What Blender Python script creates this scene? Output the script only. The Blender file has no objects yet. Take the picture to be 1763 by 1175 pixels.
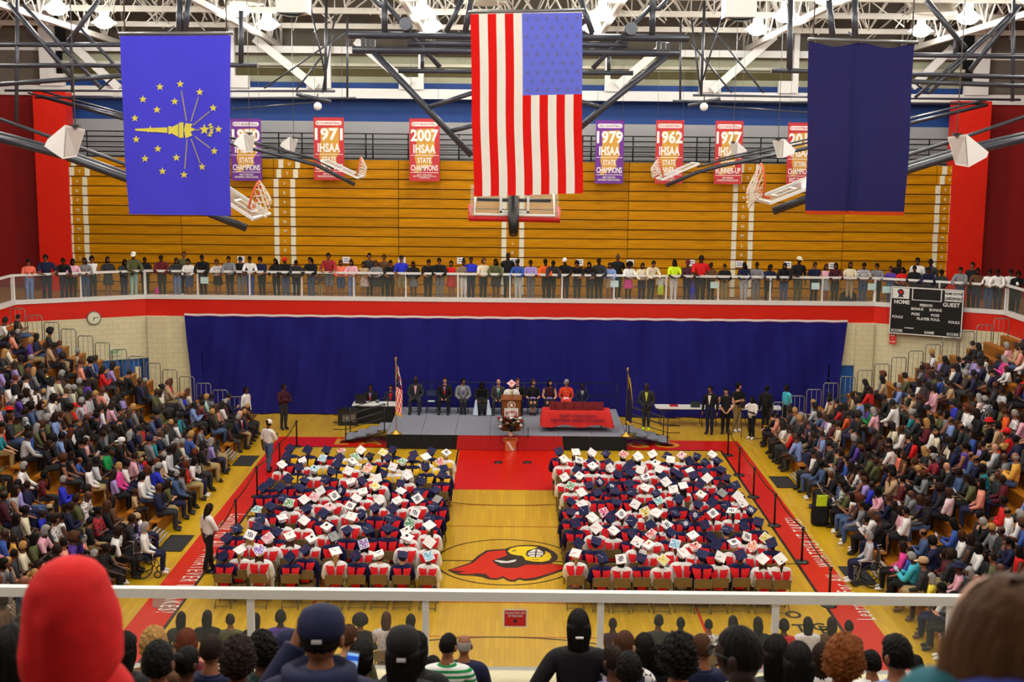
import bpy, math, random
import numpy as np
from mathutils import Vector, Matrix, Euler

R = random.Random(11)
SC = bpy.context.scene
COL = SC.collection

# ------------------------------------------------------------------ camera
F = 2200.0
CAMP = np.array([0.08, -32.07, 10.75])
ROLL = math.radians(0.58)
_d = np.array([2.5, -338.5, F]); _d /= np.linalg.norm(_d)
_x = np.array([math.cos(ROLL), math.sin(ROLL), 0.0])
_x[2] = -(_x[0]*_d[0] + _x[1]*_d[1]) / _d[2]; _x /= np.linalg.norm(_x)
_z = np.cross(_x, _d)
W2C = np.stack([_x, _d, _z], axis=1)          # columns: world X, Y, Z axes seen in camera (x right, y down, z forward)
C2W = W2C.T
cam_d = bpy.data.cameras.new('camera'); cam = bpy.data.objects.new('camera', cam_d); COL.objects.link(cam)
cam_d.sensor_fit = 'HORIZONTAL'; cam_d.sensor_width = 36.0; cam_d.lens = F/1763*36.0
cam_d.clip_start = 0.2; cam_d.clip_end = 300
cam_d.dof.use_dof = True; cam_d.dof.focus_distance = 42.0; cam_d.dof.aperture_fstop = 4.0
_m = Matrix.Identity(4)
for c, s in ((0, 1), (1, -1), (2, -1)):
    for r in range(3):
        _m[r][c] = float(C2W[r, c]) * s
_m.translation = Vector(CAMP.tolist())
cam.matrix_world = _m
SC.camera = cam

def ray(px, py):
    v = C2W @ np.array([(px-881.5)/F, (py-587.5)/F, 1.0]); return v
def atY(px, py, Y):
    v = ray(px, py); t = (Y-CAMP[1])/v[1]; return CAMP + t*v
def atZ(px, py, Z):
    v = ray(px, py); t = (Z-CAMP[2])/v[2]; return CAMP + t*v
def atX(px, py, X):
    v = ray(px, py); t = (X-CAMP[0])/v[0]; return CAMP + t*v
def atT(px, py, t):
    return CAMP + t*ray(px, py)
def proj(p):
    c = W2C @ (np.array(p, float)-CAMP); return (881.5+F*c[0]/c[2], 587.5+F*c[1]/c[2], c[2])

# ------------------------------------------------------------------ world, exposure
wd = bpy.data.worlds.new('world'); SC.world = wd; wd.use_nodes = True
wd.node_tree.nodes['Background'].inputs[0].default_value = (0.5, 0.47, 0.42, 1)
wd.node_tree.nodes['Background'].inputs[1].default_value = 0.02
SC.view_settings.view_transform = 'Standard'; SC.view_settings.look = 'None'
SC.view_settings.gamma = 1.0; SC.view_settings.use_curve_mapping = False
SC.view_settings.exposure = -0.27

# ------------------------------------------------------------------ gym lamps (grid under the roof)
LAMP_XY = [(x, y) for y in (16.7, 11.7, 6.2, 0.7, -4.8, -10.3, -15.8, -22.0, -28.0) for x in (-15.2, -9.1, -3.0, 3.0, 9.1, 15.2)]
LAMP_Z = 15.2
LAMP_W = 430.0
_pl = bpy.data.lights.new('bay_lamp_light', 'POINT'); _pl.energy = LAMP_W; _pl.shadow_soft_size = 0.28
_pl.color = (1.0, 0.975, 0.91)
for _x0, _y0 in LAMP_XY:
    o = bpy.data.objects.new('bay_lamp_light', _pl); o.location = (_x0, _y0, LAMP_Z-0.42); COL.objects.link(o)

# ------------------------------------------------------------------ object helpers
def link(o, parent=None):
    COL.objects.link(o)
    if parent is not None: o.parent = parent
    return o
def tag(o, label=None, cat=None, group=None, kind=None):
    if label: o['label'] = label
    if cat: o['category'] = cat
    if group: o['group'] = group
    if kind: o['kind'] = kind
    return o
def empty(name, loc=(0, 0, 0), rz=0.0, **k):
    o = bpy.data.objects.new(name, None); o.location = [float(v) for v in loc]; o.rotation_euler = (0, 0, rz)
    o.empty_display_size = 0.2; link(o); return tag(o, **k)
def meshobj(name, me, parent=None, mat=None, **k):
    o = bpy.data.objects.new(name, me); link(o, parent)
    return tag(o, **k)

class MB:
    def __init__(s): s.v = []; s.f = []; s.m = []; s.n = 0; s.sm = []
    def add(s, V, Fc, mi=0, smooth=False):
        V = np.asarray(V, float); s.v.append(V)
        for f in Fc: s.f.append([i+s.n for i in f]); s.m.append(mi); s.sm.append(smooth)
        s.n += len(V); return s
    def box(s, c, d, mi=0, rot=None):
        x, y, z = [q/2 for q in d]
        V = np.array([[-x,-y,-z],[x,-y,-z],[x,y,-z],[-x,y,-z],[-x,-y,z],[x,-y,z],[x,y,z],[-x,y,z]])
        if rot is not None: V = V @ np.asarray(rot).T
        return s.add(V+np.asarray(c, float), [(3,2,1,0),(4,5,6,7),(0,1,5,4),(1,2,6,5),(2,3,7,6),(3,0,4,7)], mi)
    def bbox(s, a, b, mi=0):
        a = np.minimum(a, b).astype(float) if False else np.asarray(a, float); b = np.asarray(b, float)
        return s.box((a+b)/2, np.abs(b-a), mi)
    def tube(s, pts, r, n=8, mi=0, cap=True, smooth=True, closed=False):
        P = np.asarray(pts, float); k = len(P)
        rr = np.broadcast_to(np.asarray(r, float), (k,)) if np.ndim(r) <= 1 else r
        T = np.zeros_like(P)
        if closed:
            T = np.roll(P, -1, 0)-np.roll(P, 1, 0)
        else:
            T[1:-1] = P[2:]-P[:-2] if k > 2 else 0; T[0] = P[1]-P[0]; T[-1] = P[-1]-P[-2]
        T /= np.maximum(np.linalg.norm(T, axis=1)[:, None], 1e-9)
        up = np.array([0, 0, 1.0]) if abs(T[0][2]) < 0.9 else np.array([0, 1.0, 0])
        V = []
        a = np.cross(up, T[0]); a /= np.linalg.norm(a)
        for i in range(k):
            a = a-T[i]*np.dot(a, T[i]); a /= max(np.linalg.norm(a), 1e-9); b = np.cross(T[i], a)
            for j in range(n):
                t = 2*math.pi*j/n; V.append(P[i]+rr[i]*(math.cos(t)*a+math.sin(t)*b))
        Fc = []
        for i in range(k if closed else k-1):
            i2 = (i+1) % k
            for j in range(n):
                j2 = (j+1) % n; Fc.append((i*n+j, i*n+j2, i2*n+j2, i2*n+j))
        s.add(V, Fc, mi, smooth)
        if cap and not closed:
            b0 = s.n-len(V)
            s.f.append([b0+j for j in range(n)][::-1]); s.m.append(mi); s.sm.append(False)
            s.f.append([b0+(k-1)*n+j for j in range(n)]); s.m.append(mi); s.sm.append(False)
        return s
    def lathe(s, prof, c=(0, 0, 0), n=16, mi=0, smooth=True, sx=1, sy=1):
        V = []; k = len(prof)
        for r, z in prof:
            for j in range(n):
                t = 2*math.pi*j/n; V.append((c[0]+r*sx*math.cos(t), c[1]+r*sy*math.sin(t), c[2]+z))
        Fc = [(i*n+j, i*n+(j+1) % n, (i+1)*n+(j+1) % n, (i+1)*n+j) for i in range(k-1) for j in range(n)]
        s.add(V, Fc, mi, smooth); b0 = s.n-len(V)
        if prof[0][0] > 1e-6: s.f.append([b0+j for j in range(n)][::-1]); s.m.append(mi); s.sm.append(False)
        if prof[-1][0] > 1e-6: s.f.append([b0+(k-1)*n+j for j in range(n)]); s.m.append(mi); s.sm.append(False)
        return s
    def sphere(s, c, r, nu=12, nv=8, mi=0):
        r = np.broadcast_to(np.asarray(r, float), (3,))
        V = []; Fc = []
        for i in range(nv+1):
            a = math.pi*i/nv
            for j in range(nu):
                t = 2*math.pi*j/nu; V.append((c[0]+r[0]*math.sin(a)*math.cos(t), c[1]+r[1]*math.sin(a)*math.sin(t), c[2]-r[2]*math.cos(a)))
        for i in range(nv):
            for j in range(nu):
                j2 = (j+1) % nu; Fc.append((i*nu+j, i*nu+j2, (i+1)*nu+j2, (i+1)*nu+j))
        return s.add(V, Fc, mi, True)
    def prism(s, poly, M=None, th=0.01, mi=0):
        """outline in its own xy plane, extruded th along z, then matrix M (4x4 numpy)"""
        n = len(poly); P = np.array([(x, y, 0) for x, y in poly]+[(x, y, -th) for x, y in poly], float)
        if M is not None: P = P @ M[:3, :3].T + M[:3, 3]
        return s.add(P, [list(range(n)), list(range(2*n-1, n-1, -1))]+[(i+n, (i+1) % n+n, (i+1) % n, i) for i in range(n)], mi)
    def flat(s, poly, z=0.0, mi=0):
        return s.add([(x, y, z) for x, y in poly], [list(range(len(poly)))], mi)
    def mesh(s, name, mats):
        me = bpy.data.meshes.new(name)
        V = np.concatenate(s.v) if s.v else np.zeros((0, 3))
        me.from_pydata(V.tolist(), [], s.f)
        for m in (mats if isinstance(mats, (list, tuple)) else [mats]): me.materials.append(m)
        me.polygons.foreach_set('material_index', s.m); me.polygons.foreach_set('use_smooth', s.sm)
        me.update(); return me
    def build(s, name, mats, parent=None, loc=None, **k):
        o = bpy.data.objects.new(name, s.mesh(name, mats)); link(o, parent)
        if loc is not None: o.location = [float(q) for q in loc]
        return tag(o, **k)

def frame(o, x, y):
    """4x4 matrix from origin, x axis, y axis"""
    x = np.asarray(x, float); x = x/np.linalg.norm(x); y = np.asarray(y, float); y = y-x*np.dot(x, y); y /= np.linalg.norm(y)
    M = np.eye(4); M[:3, 0] = x; M[:3, 1] = y; M[:3, 2] = np.cross(x, y); M[:3, 3] = o; return M

# ------------------------------------------------------------------ materials
def lin(c):
    if isinstance(c, str): c = [int(c[i:i+2], 16) for i in (0, 2, 4)]
    return tuple(((q/255)/12.92 if q/255 <= 0.04045 else ((q/255+0.055)/1.055)**2.4) for q in c)
MATS = {}
def mat(name, col, rough=0.6, spec=0.4, metal=0.0, noise=0.0, nscale=8.0, bump=0.0, coat=0.0, emit=None, estr=0.0, trans=0.0, alpha=1.0, ncol=None, sub=0.0):
    if name in MATS: return MATS[name]
    m = bpy.data.materials.new(name); m.use_nodes = True; nt = m.node_tree; b = nt.nodes['Principled BSDF']
    c = lin(col); b.inputs['Base Color'].default_value = (*c, 1); b.inputs['Roughness'].default_value = rough
    b.inputs['Specular IOR Level'].default_value = spec; b.inputs['Metallic'].default_value = metal
    b.inputs['Coat Weight'].default_value = coat; b.inputs['Coat Roughness'].default_value = 0.08
    b.inputs['Transmission Weight'].default_value = trans; b.inputs['Alpha'].default_value = alpha
    if emit is not None:
        b.inputs['Emission Color'].default_value = (*lin(emit), 1); b.inputs['Emission Strength'].default_value = estr
    if noise or bump:
        tc = nt.nodes.new('ShaderNodeTexCoord'); n = nt.nodes.new('ShaderNodeTexNoise'); n.inputs['Scale'].default_value = nscale
        n.inputs['Detail'].default_value = 4
        nt.links.new(tc.outputs['Object'], n.inputs['Vector'])
        if noise:
            mx = nt.nodes.new('ShaderNodeMix'); mx.data_type = 'RGBA'
            c2 = lin(ncol) if ncol is not None else tuple(q*(1-noise) for q in c)
            mx.inputs[6].default_value = (*tuple(min(1, q*(1+noise*0.5)) for q in c), 1); mx.inputs[7].default_value = (*c2, 1)
            nt.links.new(n.outputs['Fac'], mx.inputs[0]); nt.links.new(mx.outputs[2], b.inputs['Base Color'])
        if bump:
            bp = nt.nodes.new('ShaderNodeBump'); bp.inputs['Strength'].default_value = bump; bp.inputs['Distance'].default_value = 0.02
            nt.links.new(n.outputs['Fac'], bp.inputs['Height']); nt.links.new(bp.outputs[0], b.inputs['Normal'])
    MATS[name] = m; return m

def tinted(name, rough, spec=0.3, noise=0.25, nscale=20, pattern=None, coat=0.0, sheen=0.0, strands=False):
    """colour comes from the object's own colour; a weave or print may lie over it"""
    m = bpy.data.materials.new(name); m.use_nodes = True; nt = m.node_tree; b = nt.nodes['Principled BSDF']
    b.inputs['Roughness'].default_value = rough; b.inputs['Specular IOR Level'].default_value = spec
    b.inputs['Coat Weight'].default_value = coat; b.inputs['Sheen Weight'].default_value = sheen
    oi = nt.nodes.new('ShaderNodeObjectInfo'); tc = nt.nodes.new('ShaderNodeTexCoord')
    src = oi.outputs['Color']
    if pattern:
        if pattern in ('stripe', 'hoop'):
            w = nt.nodes.new('ShaderNodeTexWave'); w.wave_type = 'BANDS'; w.bands_direction = 'Z' if pattern == 'hoop' else 'X'
            w.inputs['Scale'].default_value = 9.0 if pattern == 'stripe' else 6.0
            nt.links.new(tc.outputs['Object'], w.inputs['Vector']); fac = w.outputs['Fac']
        elif pattern == 'plaid':
            w = nt.nodes.new('ShaderNodeTexChecker'); w.inputs['Scale'].default_value = 18.0
            nt.links.new(tc.outputs['Object'], w.inputs['Vector']); fac = w.outputs['Fac']
        else:
            w = nt.nodes.new('ShaderNodeTexVoronoi'); w.inputs['Scale'].default_value = 22.0
            nt.links.new(tc.outputs['Object'], w.inputs['Vector']); fac = w.outputs['Distance']
        r = nt.nodes.new('ShaderNodeValToRGB'); r.color_ramp.interpolation = 'CONSTANT'
        r.color_ramp.elements[0].position = 0; r.color_ramp.elements[0].color = (0, 0, 0, 1)
        r.color_ramp.elements[1].position = {'floral': 0.38, 'deco': 0.55, 'blotch': 0.5}.get(pattern, 0.5); r.color_ramp.elements[1].color = (1, 1, 1, 1)
        nt.links.new(fac, r.inputs['Fac'])
        mx = nt.nodes.new('ShaderNodeMix'); mx.data_type = 'RGBA'
        other = {'stripe': (0.75, 0.75, 0.78, 1), 'hoop': (0.8, 0.8, 0.8, 1), 'plaid': (0.03, 0.03, 0.05, 1), 'floral': (0.75, 0.7, 0.68, 1), 'deco': (0.8, 0.8, 0.8, 1), 'blotch': (0.55, 0.02, 0.02, 1)}[pattern]
        mx.inputs[7].default_value = other
        nt.links.new(r.outputs['Color'], mx.inputs[0]); nt.links.new(src, mx.inputs[6]); src = mx.outputs[2]
    if noise:
        n = nt.nodes.new('ShaderNodeTexNoise'); n.inputs['Scale'].default_value = nscale
        nt.links.new(tc.outputs['Object'], n.inputs['Vector'])
        mr = nt.nodes.new('ShaderNodeMapRange'); mr.inputs['To Min'].default_value = 1-noise; mr.inputs['To Max'].default_value = 1+noise
        nt.links.new(n.outputs['Fac'], mr.inputs['Value'])
        mu = nt.nodes.new('ShaderNodeMix'); mu.data_type = 'RGBA'; mu.blend_type = 'MULTIPLY'; mu.inputs[0].default_value = 1
        nt.links.new(src, mu.inputs[6]); nt.links.new(mr.outputs[0], mu.inputs[7]); src = mu.outputs[2]
    nt.links.new(src, b.inputs['Base Color'])
    if strands:
        mp = nt.nodes.new('ShaderNodeMapping'); mp.inputs['Scale'].default_value = (70, 70, 9); nz = nt.nodes.new('ShaderNodeTexNoise'); nz.inputs['Scale'].default_value = 1.0; bp = nt.nodes.new('ShaderNodeBump'); bp.inputs['Strength'].default_value = .7; bp.inputs['Distance'].default_value = .012
        nt.links.new(tc.outputs['Object'], mp.inputs[0]); nt.links.new(mp.outputs[0], nz.inputs['Vector']); nt.links.new(nz.outputs['Fac'], bp.inputs['Height']); nt.links.new(bp.outputs[0], b.inputs['Normal'])
    return m
CLOTH = tinted('cloth', 0.85); SATIN = tinted('gown_satin', 0.6, 0.15, 0.15, 6); SKIN = tinted('skin', 0.5, 0.35, 0.08, 30)
HAIR = tinted('hair', 0.6, 0.15, 0.3, 40, strands=True); BOARD = tinted('cap_cloth', 0.7, 0.3, 0.06, 10); LEATHER = tinted('shoe_leather', 0.5)
PAT = {p: tinted('cloth_'+p, 0.85, pattern=p, noise=0.1) for p in ('stripe', 'hoop', 'plaid', 'floral', 'deco', 'blotch')}
WHITE = mat('white_paint', (225, 225, 222), 0.45, noise=0.06); BLACK = mat('black_metal', (22, 23, 26), 0.4, 0.5, noise=0.2)
CREAM = mat('cream_block', (214, 206, 172), 0.7, noise=0.08, nscale=1.2)
RED = mat('red_paint', (216, 30, 4), 0.45, noise=0.10, nscale=1.5)
DKRED = mat('dark_red_paint', (140, 14, 14), 0.6, noise=0.12, nscale=1.0)
STEEL = mat('grey_steel', (120, 122, 124), 0.4, 0.5, 0.6)
CHROME = mat('chrome', (190, 190, 190), 0.2, 0.5, 0.9)
GLASS = mat('rail_glass', (150, 160, 150), 0.05, 0.4, alpha=0.10)
WOODM = mat('varnished_wood', (196, 132, 30), 0.35, noise=0.3, nscale=2.5, ncol=(150, 88, 14))

def text_mesh(txt, size, M, mats, ext=0.004, sx=1.0, bold=0.02, align='CENTER', name='lettering', spacing=1.0, line=1.0):
    cu = bpy.data.curves.new(name, 'FONT'); cu.body = txt; cu.size = size; cu.extrude = ext; cu.offset = bold*size
    cu.align_x = align; cu.align_y = 'CENTER'; cu.resolution_u = 2; cu.space_character = spacing; cu.space_line = line
    o = bpy.data.objects.new(name, cu); COL.objects.link(o)
    me = bpy.data.meshes.new_from_object(o.evaluated_get(bpy.context.evaluated_depsgraph_get()))
    COL.objects.unlink(o); bpy.data.objects.remove(o)
    n = len(me.vertices); a = np.empty(n*3); me.vertices.foreach_get('co', a); a = a.reshape(-1, 3); a[:, 0] *= sx
    a = a @ M[:3, :3].T + M[:3, 3]; me.vertices.foreach_set('co', a.ravel())
    me.materials.clear(); me.materials.append(mats); me.name = name; me.update(); return me
def text_obj(txt, size, M, m, parent=None, name='lettering', **k):
    return meshobj(name, text_mesh(txt, size, M, m, name=name, **k), parent)
ONES = ['first','second','third','fourth','fifth','sixth','seventh','eighth','ninth','tenth','eleventh','twelfth','thirteenth','fourteenth','fifteenth','sixteenth','seventeenth','eighteenth','nineteenth']
def ordinal(n):
    if n <= 19: return ONES[n-1]
    t, u = divmod(n, 10); w = {2:'twent',3:'thirt',4:'fort',5:'fift',6:'sixt',7:'sevent',8:'eight',9:'ninet'}[t]
    return w+'ieth' if u == 0 else w+'y-'+ONES[u-1]
# ================================================================== ROOM
def floor_mat():
    m = bpy.data.materials.new('court_maple'); m.use_nodes = True; nt = m.node_tree; b = nt.nodes['Principled BSDF']
    tc = nt.nodes.new('ShaderNodeTexCoord'); mp = nt.nodes.new('ShaderNodeMapping'); mp.inputs['Rotation'].default_value = (0, 0, math.pi/2)
    nt.links.new(tc.outputs['Object'], mp.inputs['Vector'])
    br = nt.nodes.new('ShaderNodeTexBrick'); br.offset = 0.37; br.inputs['Scale'].default_value = 1.0
    br.inputs['Brick Width'].default_value = 1.6; br.inputs['Row Height'].default_value = 0.11; br.inputs['Mortar Size'].default_value = 0.002
    br.inputs['Color1'].default_value = (*lin((214, 172, 28)), 1); br.inputs['Color2'].default_value = (*lin((198, 154, 20)), 1)
    br.inputs['Mortar'].default_value = (*lin((152, 108, 14)), 1); br.inputs['Bias'].default_value = -0.1
    nt.links.new(mp.outputs[0], br.inputs['Vector'])
    n = nt.nodes.new('ShaderNodeTexNoise'); n.inputs['Scale'].default_value = 0.35
    nt.links.new(tc.outputs['Object'], n.inputs['Vector'])
    mr = nt.nodes.new('ShaderNodeMapRange'); mr.inputs['To Min'].default_value = 0.88; mr.inputs['To Max'].default_value = 1.1
    nt.links.new(n.outputs['Fac'], mr.inputs['Value'])
    mu = nt.nodes.new('ShaderNodeMix'); mu.data_type = 'RGBA'; mu.blend_type = 'MULTIPLY'; mu.inputs[0].default_value = 1
    nt.links.new(br.outputs['Color'], mu.inputs[6]); nt.links.new(mr.outputs[0], mu.inputs[7])
    nt.links.new(mu.outputs[2], b.inputs['Base Color']); b.inputs['Roughness'].default_value = 0.34
    b.inputs['Specular IOR Level'].default_value = 0.4; b.inputs['Coat Weight'].default_value = 0.35; b.inputs['Coat Roughness'].default_value = 0.10
    return m
FLOORM = floor_mat()
def paint(name, col): return mat('court_paint_'+name, col, 0.3, 0.3, coat=0.12, noise=0.08, nscale=2)
P_RED, P_BLK, P_WHT, P_GOLD, P_ORG = paint('red', (206, 26, 6)), paint('black', (24, 24, 28)), paint('white', (228, 226, 218)), paint('gold', (210, 160, 50)), paint('orange', (190, 96, 20))
P_YEL = paint('yellow', (238, 205, 16))

fl = MB().box((0, 0, -0.1), (44, 64, 0.2)).build('floor', FLOORM, kind='structure', label='varnished maple gym floor with painted court lines')
def paintpoly(name, polys, m, z, parent=fl, **k):
    b = MB()
    for p in polys: b.flat(p, z)
    return b.build(name, m, parent, **k)
def rect(x0, y0, x1, y1): return [(x0, y0), (x1, y0), (x1, y1), (x0, y1)]
def ring(cx, cy, r, w, a0=0, a1=360, n=48):
    out = []
    for i in range(n):
        t0 = math.radians(a0+(a1-a0)*i/n); t1 = math.radians(a0+(a1-a0)*(i+1)/n)
        out.append([(cx+r*math.cos(t0), cy+r*math.sin(t0)), (cx+r*math.cos(t1), cy+r*math.sin(t1)), (cx+(r-w)*math.cos(t1), cy+(r-w)*math.sin(t1)), (cx+(r-w)*math.cos(t0), cy+(r-w)*math.sin(t0))][::-1])
    return out
SL = 7.6
BAND = 0.86
for s in (-1, 1):
    paintpoly('side_band', [rect(min(s*SL, s*(SL+BAND)), -14, max(s*SL, s*(SL+BAND)), 14.0)], P_RED, 0.003)
    paintpoly('side_line', [rect(s*SL-0.04, -12.6, s*SL+0.04, 12.45)], P_BLK, 0.006)
    paintpoly('volleyball_line', [rect(s*4.5-0.03, -9, s*4.5+0.03, 9)], P_RED, 0.005)
    paintpoly('attack_line', [rect(-4.5, s*3.05-0.03, 4.5, s*3.05+0.03)], P_ORG, 0.005)
    paintpoly('service_line', [rect(-SL, s*5.2-0.025, SL, s*5.2+0.025)], P_ORG, 0.0045)
    paintpoly('lane', [rect(-1.72, min(s*6.95, s*12.45), 1.72, max(s*6.95, s*12.45))], P_RED, 0.0035)
    paintpoly('lane_line', [rect(-1.80, min(s*6.95, s*12.45), -1.74, max(s*6.95, s*12.45)), rect(1.74, min(s*6.95, s*12.45), 1.80, max(s*6.95, s*12.45))], P_BLK, 0.005)
    paintpoly('three_point_arc', ring(0, s*11.2, 6.02, 0.05, 180 if s > 0 else 0, 360 if s > 0 else 180, 48), P_BLK, 0.0052)
    paintpoly('base_line', [rect(-SL, s*12.45-0.04, SL, s*12.45+0.04)], P_BLK, 0.006)
    paintpoly('base_band', [rect(-SL-BAND, min(s*12.5, s*14.0), SL+BAND, max(s*12.5, s*14.0))], P_RED, 0.0032)
paintpoly('centre_line', [rect(-SL, -0.03, SL, 0.03)], P_BLK, 0.0052)
paintpoly('centre_circle', ring(0, 0, 1.86, 0.05), P_BLK, 0.0054)

def emblem_poly(pts): return [tuple(atZ(750+x/6.185, 820+y/6.185, 0.0)[:2]) for x, y in pts][::-1]
em = paintpoly('bird_emblem', [emblem_poly([(125,1005),(250,965),(370,925),(450,850),(540,795),(640,785),(740,780),(790,760),(900,740),(1010,738),(1100,742),(1190,770),(1260,810),(1300,850),(1300,890),(1260,915),(1230,930),(1300,945),(1415,965),(1410,990),(1330,1020),(1200,1065),(1060,1110),(950,1120),(890,1105),(830,1130),(770,1120),(720,1090),(650,1110),(570,1105),(500,1080),(400,1065),(250,1060),(180,1035)])], P_BLK, 0.0075)
paintpoly('red_feathers', [emblem_poly([(150,1005),(300,965),(400,930),(480,860),(560,810),(740,795),(760,850),(700,870),(600,905),(660,960),(740,985),(870,985),(960,950),(1100,950),(1240,940),(1320,955),(1390,980),(1250,1030),(1060,1085),(950,1100),(890,1085),(830,1112),(780,1105),(720,1070),(650,1095),(580,1090),(540,1050),(450,1040),(330,1050),(220,1040),(330,1020),(240,1015)])], P_RED, 0.0095, em)
paintpoly('yellow_beak', [emblem_poly([(765,805),(800,775),(880,755),(1000,752),(1095,760),(1040,780),(975,800),(960,835),(975,860),(1050,872),(1130,868),(1170,830),(1165,800),(1220,830),(1235,870),(1205,905),(1130,920),(1040,915),(960,900),(925,855),(870,850),(800,835)])], P_YEL, 0.0095, em)
paintpoly('white_eye', [emblem_poly([(985,820),(1040,785),(1100,785),(1145,815),(1145,850),(1090,870),(1010,865),(980,845)]), emblem_poly([(620,905),(650,900),(760,912),(860,892),(850,915),(780,930),(700,930)])], P_WHT, 0.0095, em)
paintpoly('eye_seams', [emblem_poly(p) for p in ([(1055,870),(1062,800),(1085,785),(1078,805),(1068,870)], [(985,845),(1060,838),(1145,848),(1145,853),(1060,844),(985,851)], [(990,820),(1060,812),(1143,822),(1143,827),(1060,818),(990,826)], [(805,808),(850,790),(862,794),(830,808)], [(1000,888),(1050,898),(1100,890),(1100,895),(1050,903)])], P_BLK, 0.0115, em)

# floor lettering
def lay(px0, px1, txt, h, ang, m, sx=None, z=0.008):
    a = atZ(*px0, 0)[:2]; b = atZ(*px1, 0)[:2]; L = float(np.linalg.norm(b-a)); c = (a+b)/2
    M = np.eye(4); ca, sa = math.cos(ang), math.sin(ang); M[:2, :2] = [[ca, -sa], [sa, ca]]; M[:3, 3] = (c[0], c[1], z)
    me = text_mesh(txt, h, np.eye(4), m, ext=0.001, bold=0.004, spacing=1.3)
    xs = np.array([v.co for v in me.vertices]); w = xs[:, 0].max()-xs[:, 0].min(); k = L/w
    xs[:, 0] = (xs[:, 0]-(xs[:, 0].max()+xs[:, 0].min())/2)*k; xs = xs @ M[:3, :3].T + M[:3, 3]
    me.vertices.foreach_set('co', xs.ravel()); me.update()
    return meshobj('lettering', me, fl)
lay((1483, 1068), (1372, 893), 'Learning For All... WHATEVER IT TAKES!', 0.62, math.pi/2, P_WHT)
lay((398, 886), (296, 1056), 'Learning For All... WHATEVER IT TAKES!', 0.62, -math.pi/2, P_WHT)
for i, ch in enumerate('EAST CHICAGO'):
    if ch == ' ': continue
    M = np.eye(4); M[:3, 3] = (-6.05+i*1.075, 13.22, 0.008)
    meshobj('lettering', text_mesh(ch, 1.25, M, P_GOLD, ext=0.001, sx=0.95, bold=0.015), fl)
for ch, p, a in (('O', (1366, 1060), 0), ('T', (1378, 1083), 0), ('C', (1410, 1081), 0), ('B', (1421, 1086), 0)):
    q = atZ(*p, 0); M = frame((q[0], q[1], 0.008), (1, 0, 0), (0, 1, 0))
    meshobj('lettering', text_mesh(ch, 0.62, M, P_BLK, ext=0.001, sx=0.8), fl)
q = [atZ(*p, 0)[:2] for p in ((264, 1026), (300, 1027), (303, 1052), (288, 1054), (262, 1045))]
paintpoly('brown_patch', [[tuple(v) for v in q][::-1]], mat('patch_brown', (150, 98, 84), 0.6, noise=0.2), 0.0085)  # flat brown patch over the clock side red band

# ------------------------------------------------------------------ walls
FARY = 18.25
CH = [(-18.75, 16.0), (-14.45, FARY), (14.45, FARY), (18.75, 16.0)]
def wallseg(name, a, b, z0, z1, m, th=0.25, **k):
    a = np.array(a, float); b = np.array(b, float); d = (b-a)/np.linalg.norm(b-a); nrm = np.array([-d[1], d[0]])
    poly = [tuple(a), tuple(b), tuple(b+nrm*th), tuple(a+nrm*th)]
    o = MB(); P = [(x, y, z0) for x, y in poly]+[(x, y, z1) for x, y in poly]
    o.add(P, [(3, 2, 1, 0), (4, 5, 6, 7), (0, 1, 5, 4), (1, 2, 6, 5), (2, 3, 7, 6), (3, 0, 4, 7)])
    return o.build(name, m, **k)
ZF0, ZF1, ZL, ZR = 3.88, 4.56, 4.72, 5.66
OUT = [(-18.75, -18.2)]+CH+[(18.75, -18.2)]
def mk_cream():
    m = bpy.data.materials.new('cream_block_wall'); m.use_nodes = True; nt = m.node_tree; b = nt.nodes['Principled BSDF']
    tc = nt.nodes.new('ShaderNodeTexCoord'); br = nt.nodes.new('ShaderNodeTexBrick'); mp = nt.nodes.new('ShaderNodeMapping')
    mp.inputs['Rotation'].default_value = (math.pi/2, 0, 0); nt.links.new(tc.outputs['Object'], mp.inputs['Vector']); nt.links.new(mp.outputs[0], br.inputs['Vector'])
    br.inputs['Scale'].default_value = 1; br.inputs['Brick Width'].default_value = 0.4; br.inputs['Row Height'].default_value = 0.2; br.inputs['Mortar Size'].default_value = 0.008
    br.inputs['Color1'].default_value = (*lin((222, 214, 178)), 1); br.inputs['Color2'].default_value = (*lin((216, 208, 172)), 1); br.inputs['Mortar'].default_value = (*lin((196, 188, 150)), 1)
    nt.links.new(br.outputs[0], b.inputs['Base Color']); b.inputs['Roughness'].default_value = 0.6; return m
CREAMW = mk_cream()
for i, (a, b) in enumerate(zip(OUT[:-1], OUT[1:])):
    nm = ['wall_west', 'wall_northwest', 'wall_north', 'wall_northeast', 'wall_east'][i]
    wallseg(nm, a, b, 0, ZF0, CREAMW, kind='structure')
    wallseg('trim_fascia', a, b, ZF0, ZF1, RED, 0.3, kind='structure', label='red balcony fascia band')
    a2 = np.array(a); b2 = np.array(b); d = (b2-a2)/np.linalg.norm(b2-a2); nn = np.array([-d[1], d[0]])
    wallseg('trim_ledge', a2-nn*0.05, b2-nn*0.05, ZF1, ZL, WHITE, 0.22, kind='structure', label='white ledge along the balcony edge')
# pilasters beside the curtain
for x in (-14.0, 14.1): MB().bbox((x-0.35, FARY-0.18, 0), (x+0.35, FARY+0.02, ZF0)).build('trim_pilaster', CREAMW, kind='structure')
# near balcony edge under the camera stand
MB().bbox((-18.7, -18.5, ZF0), (18.7, -18.15, ZF1)).build('trim_fascia', RED, kind='structure')
MB().bbox((-18.7, -18.5, ZF1), (18.7, -18.0, ZL)).build('trim_ledge', CREAM, kind='structure')
MB().bbox((-18.7, -18.0, ZF1), (18.7, -17.9, ZL)).build('trim_edge', mat('edge_grey', (150, 150, 146), .5), kind='structure')
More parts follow.
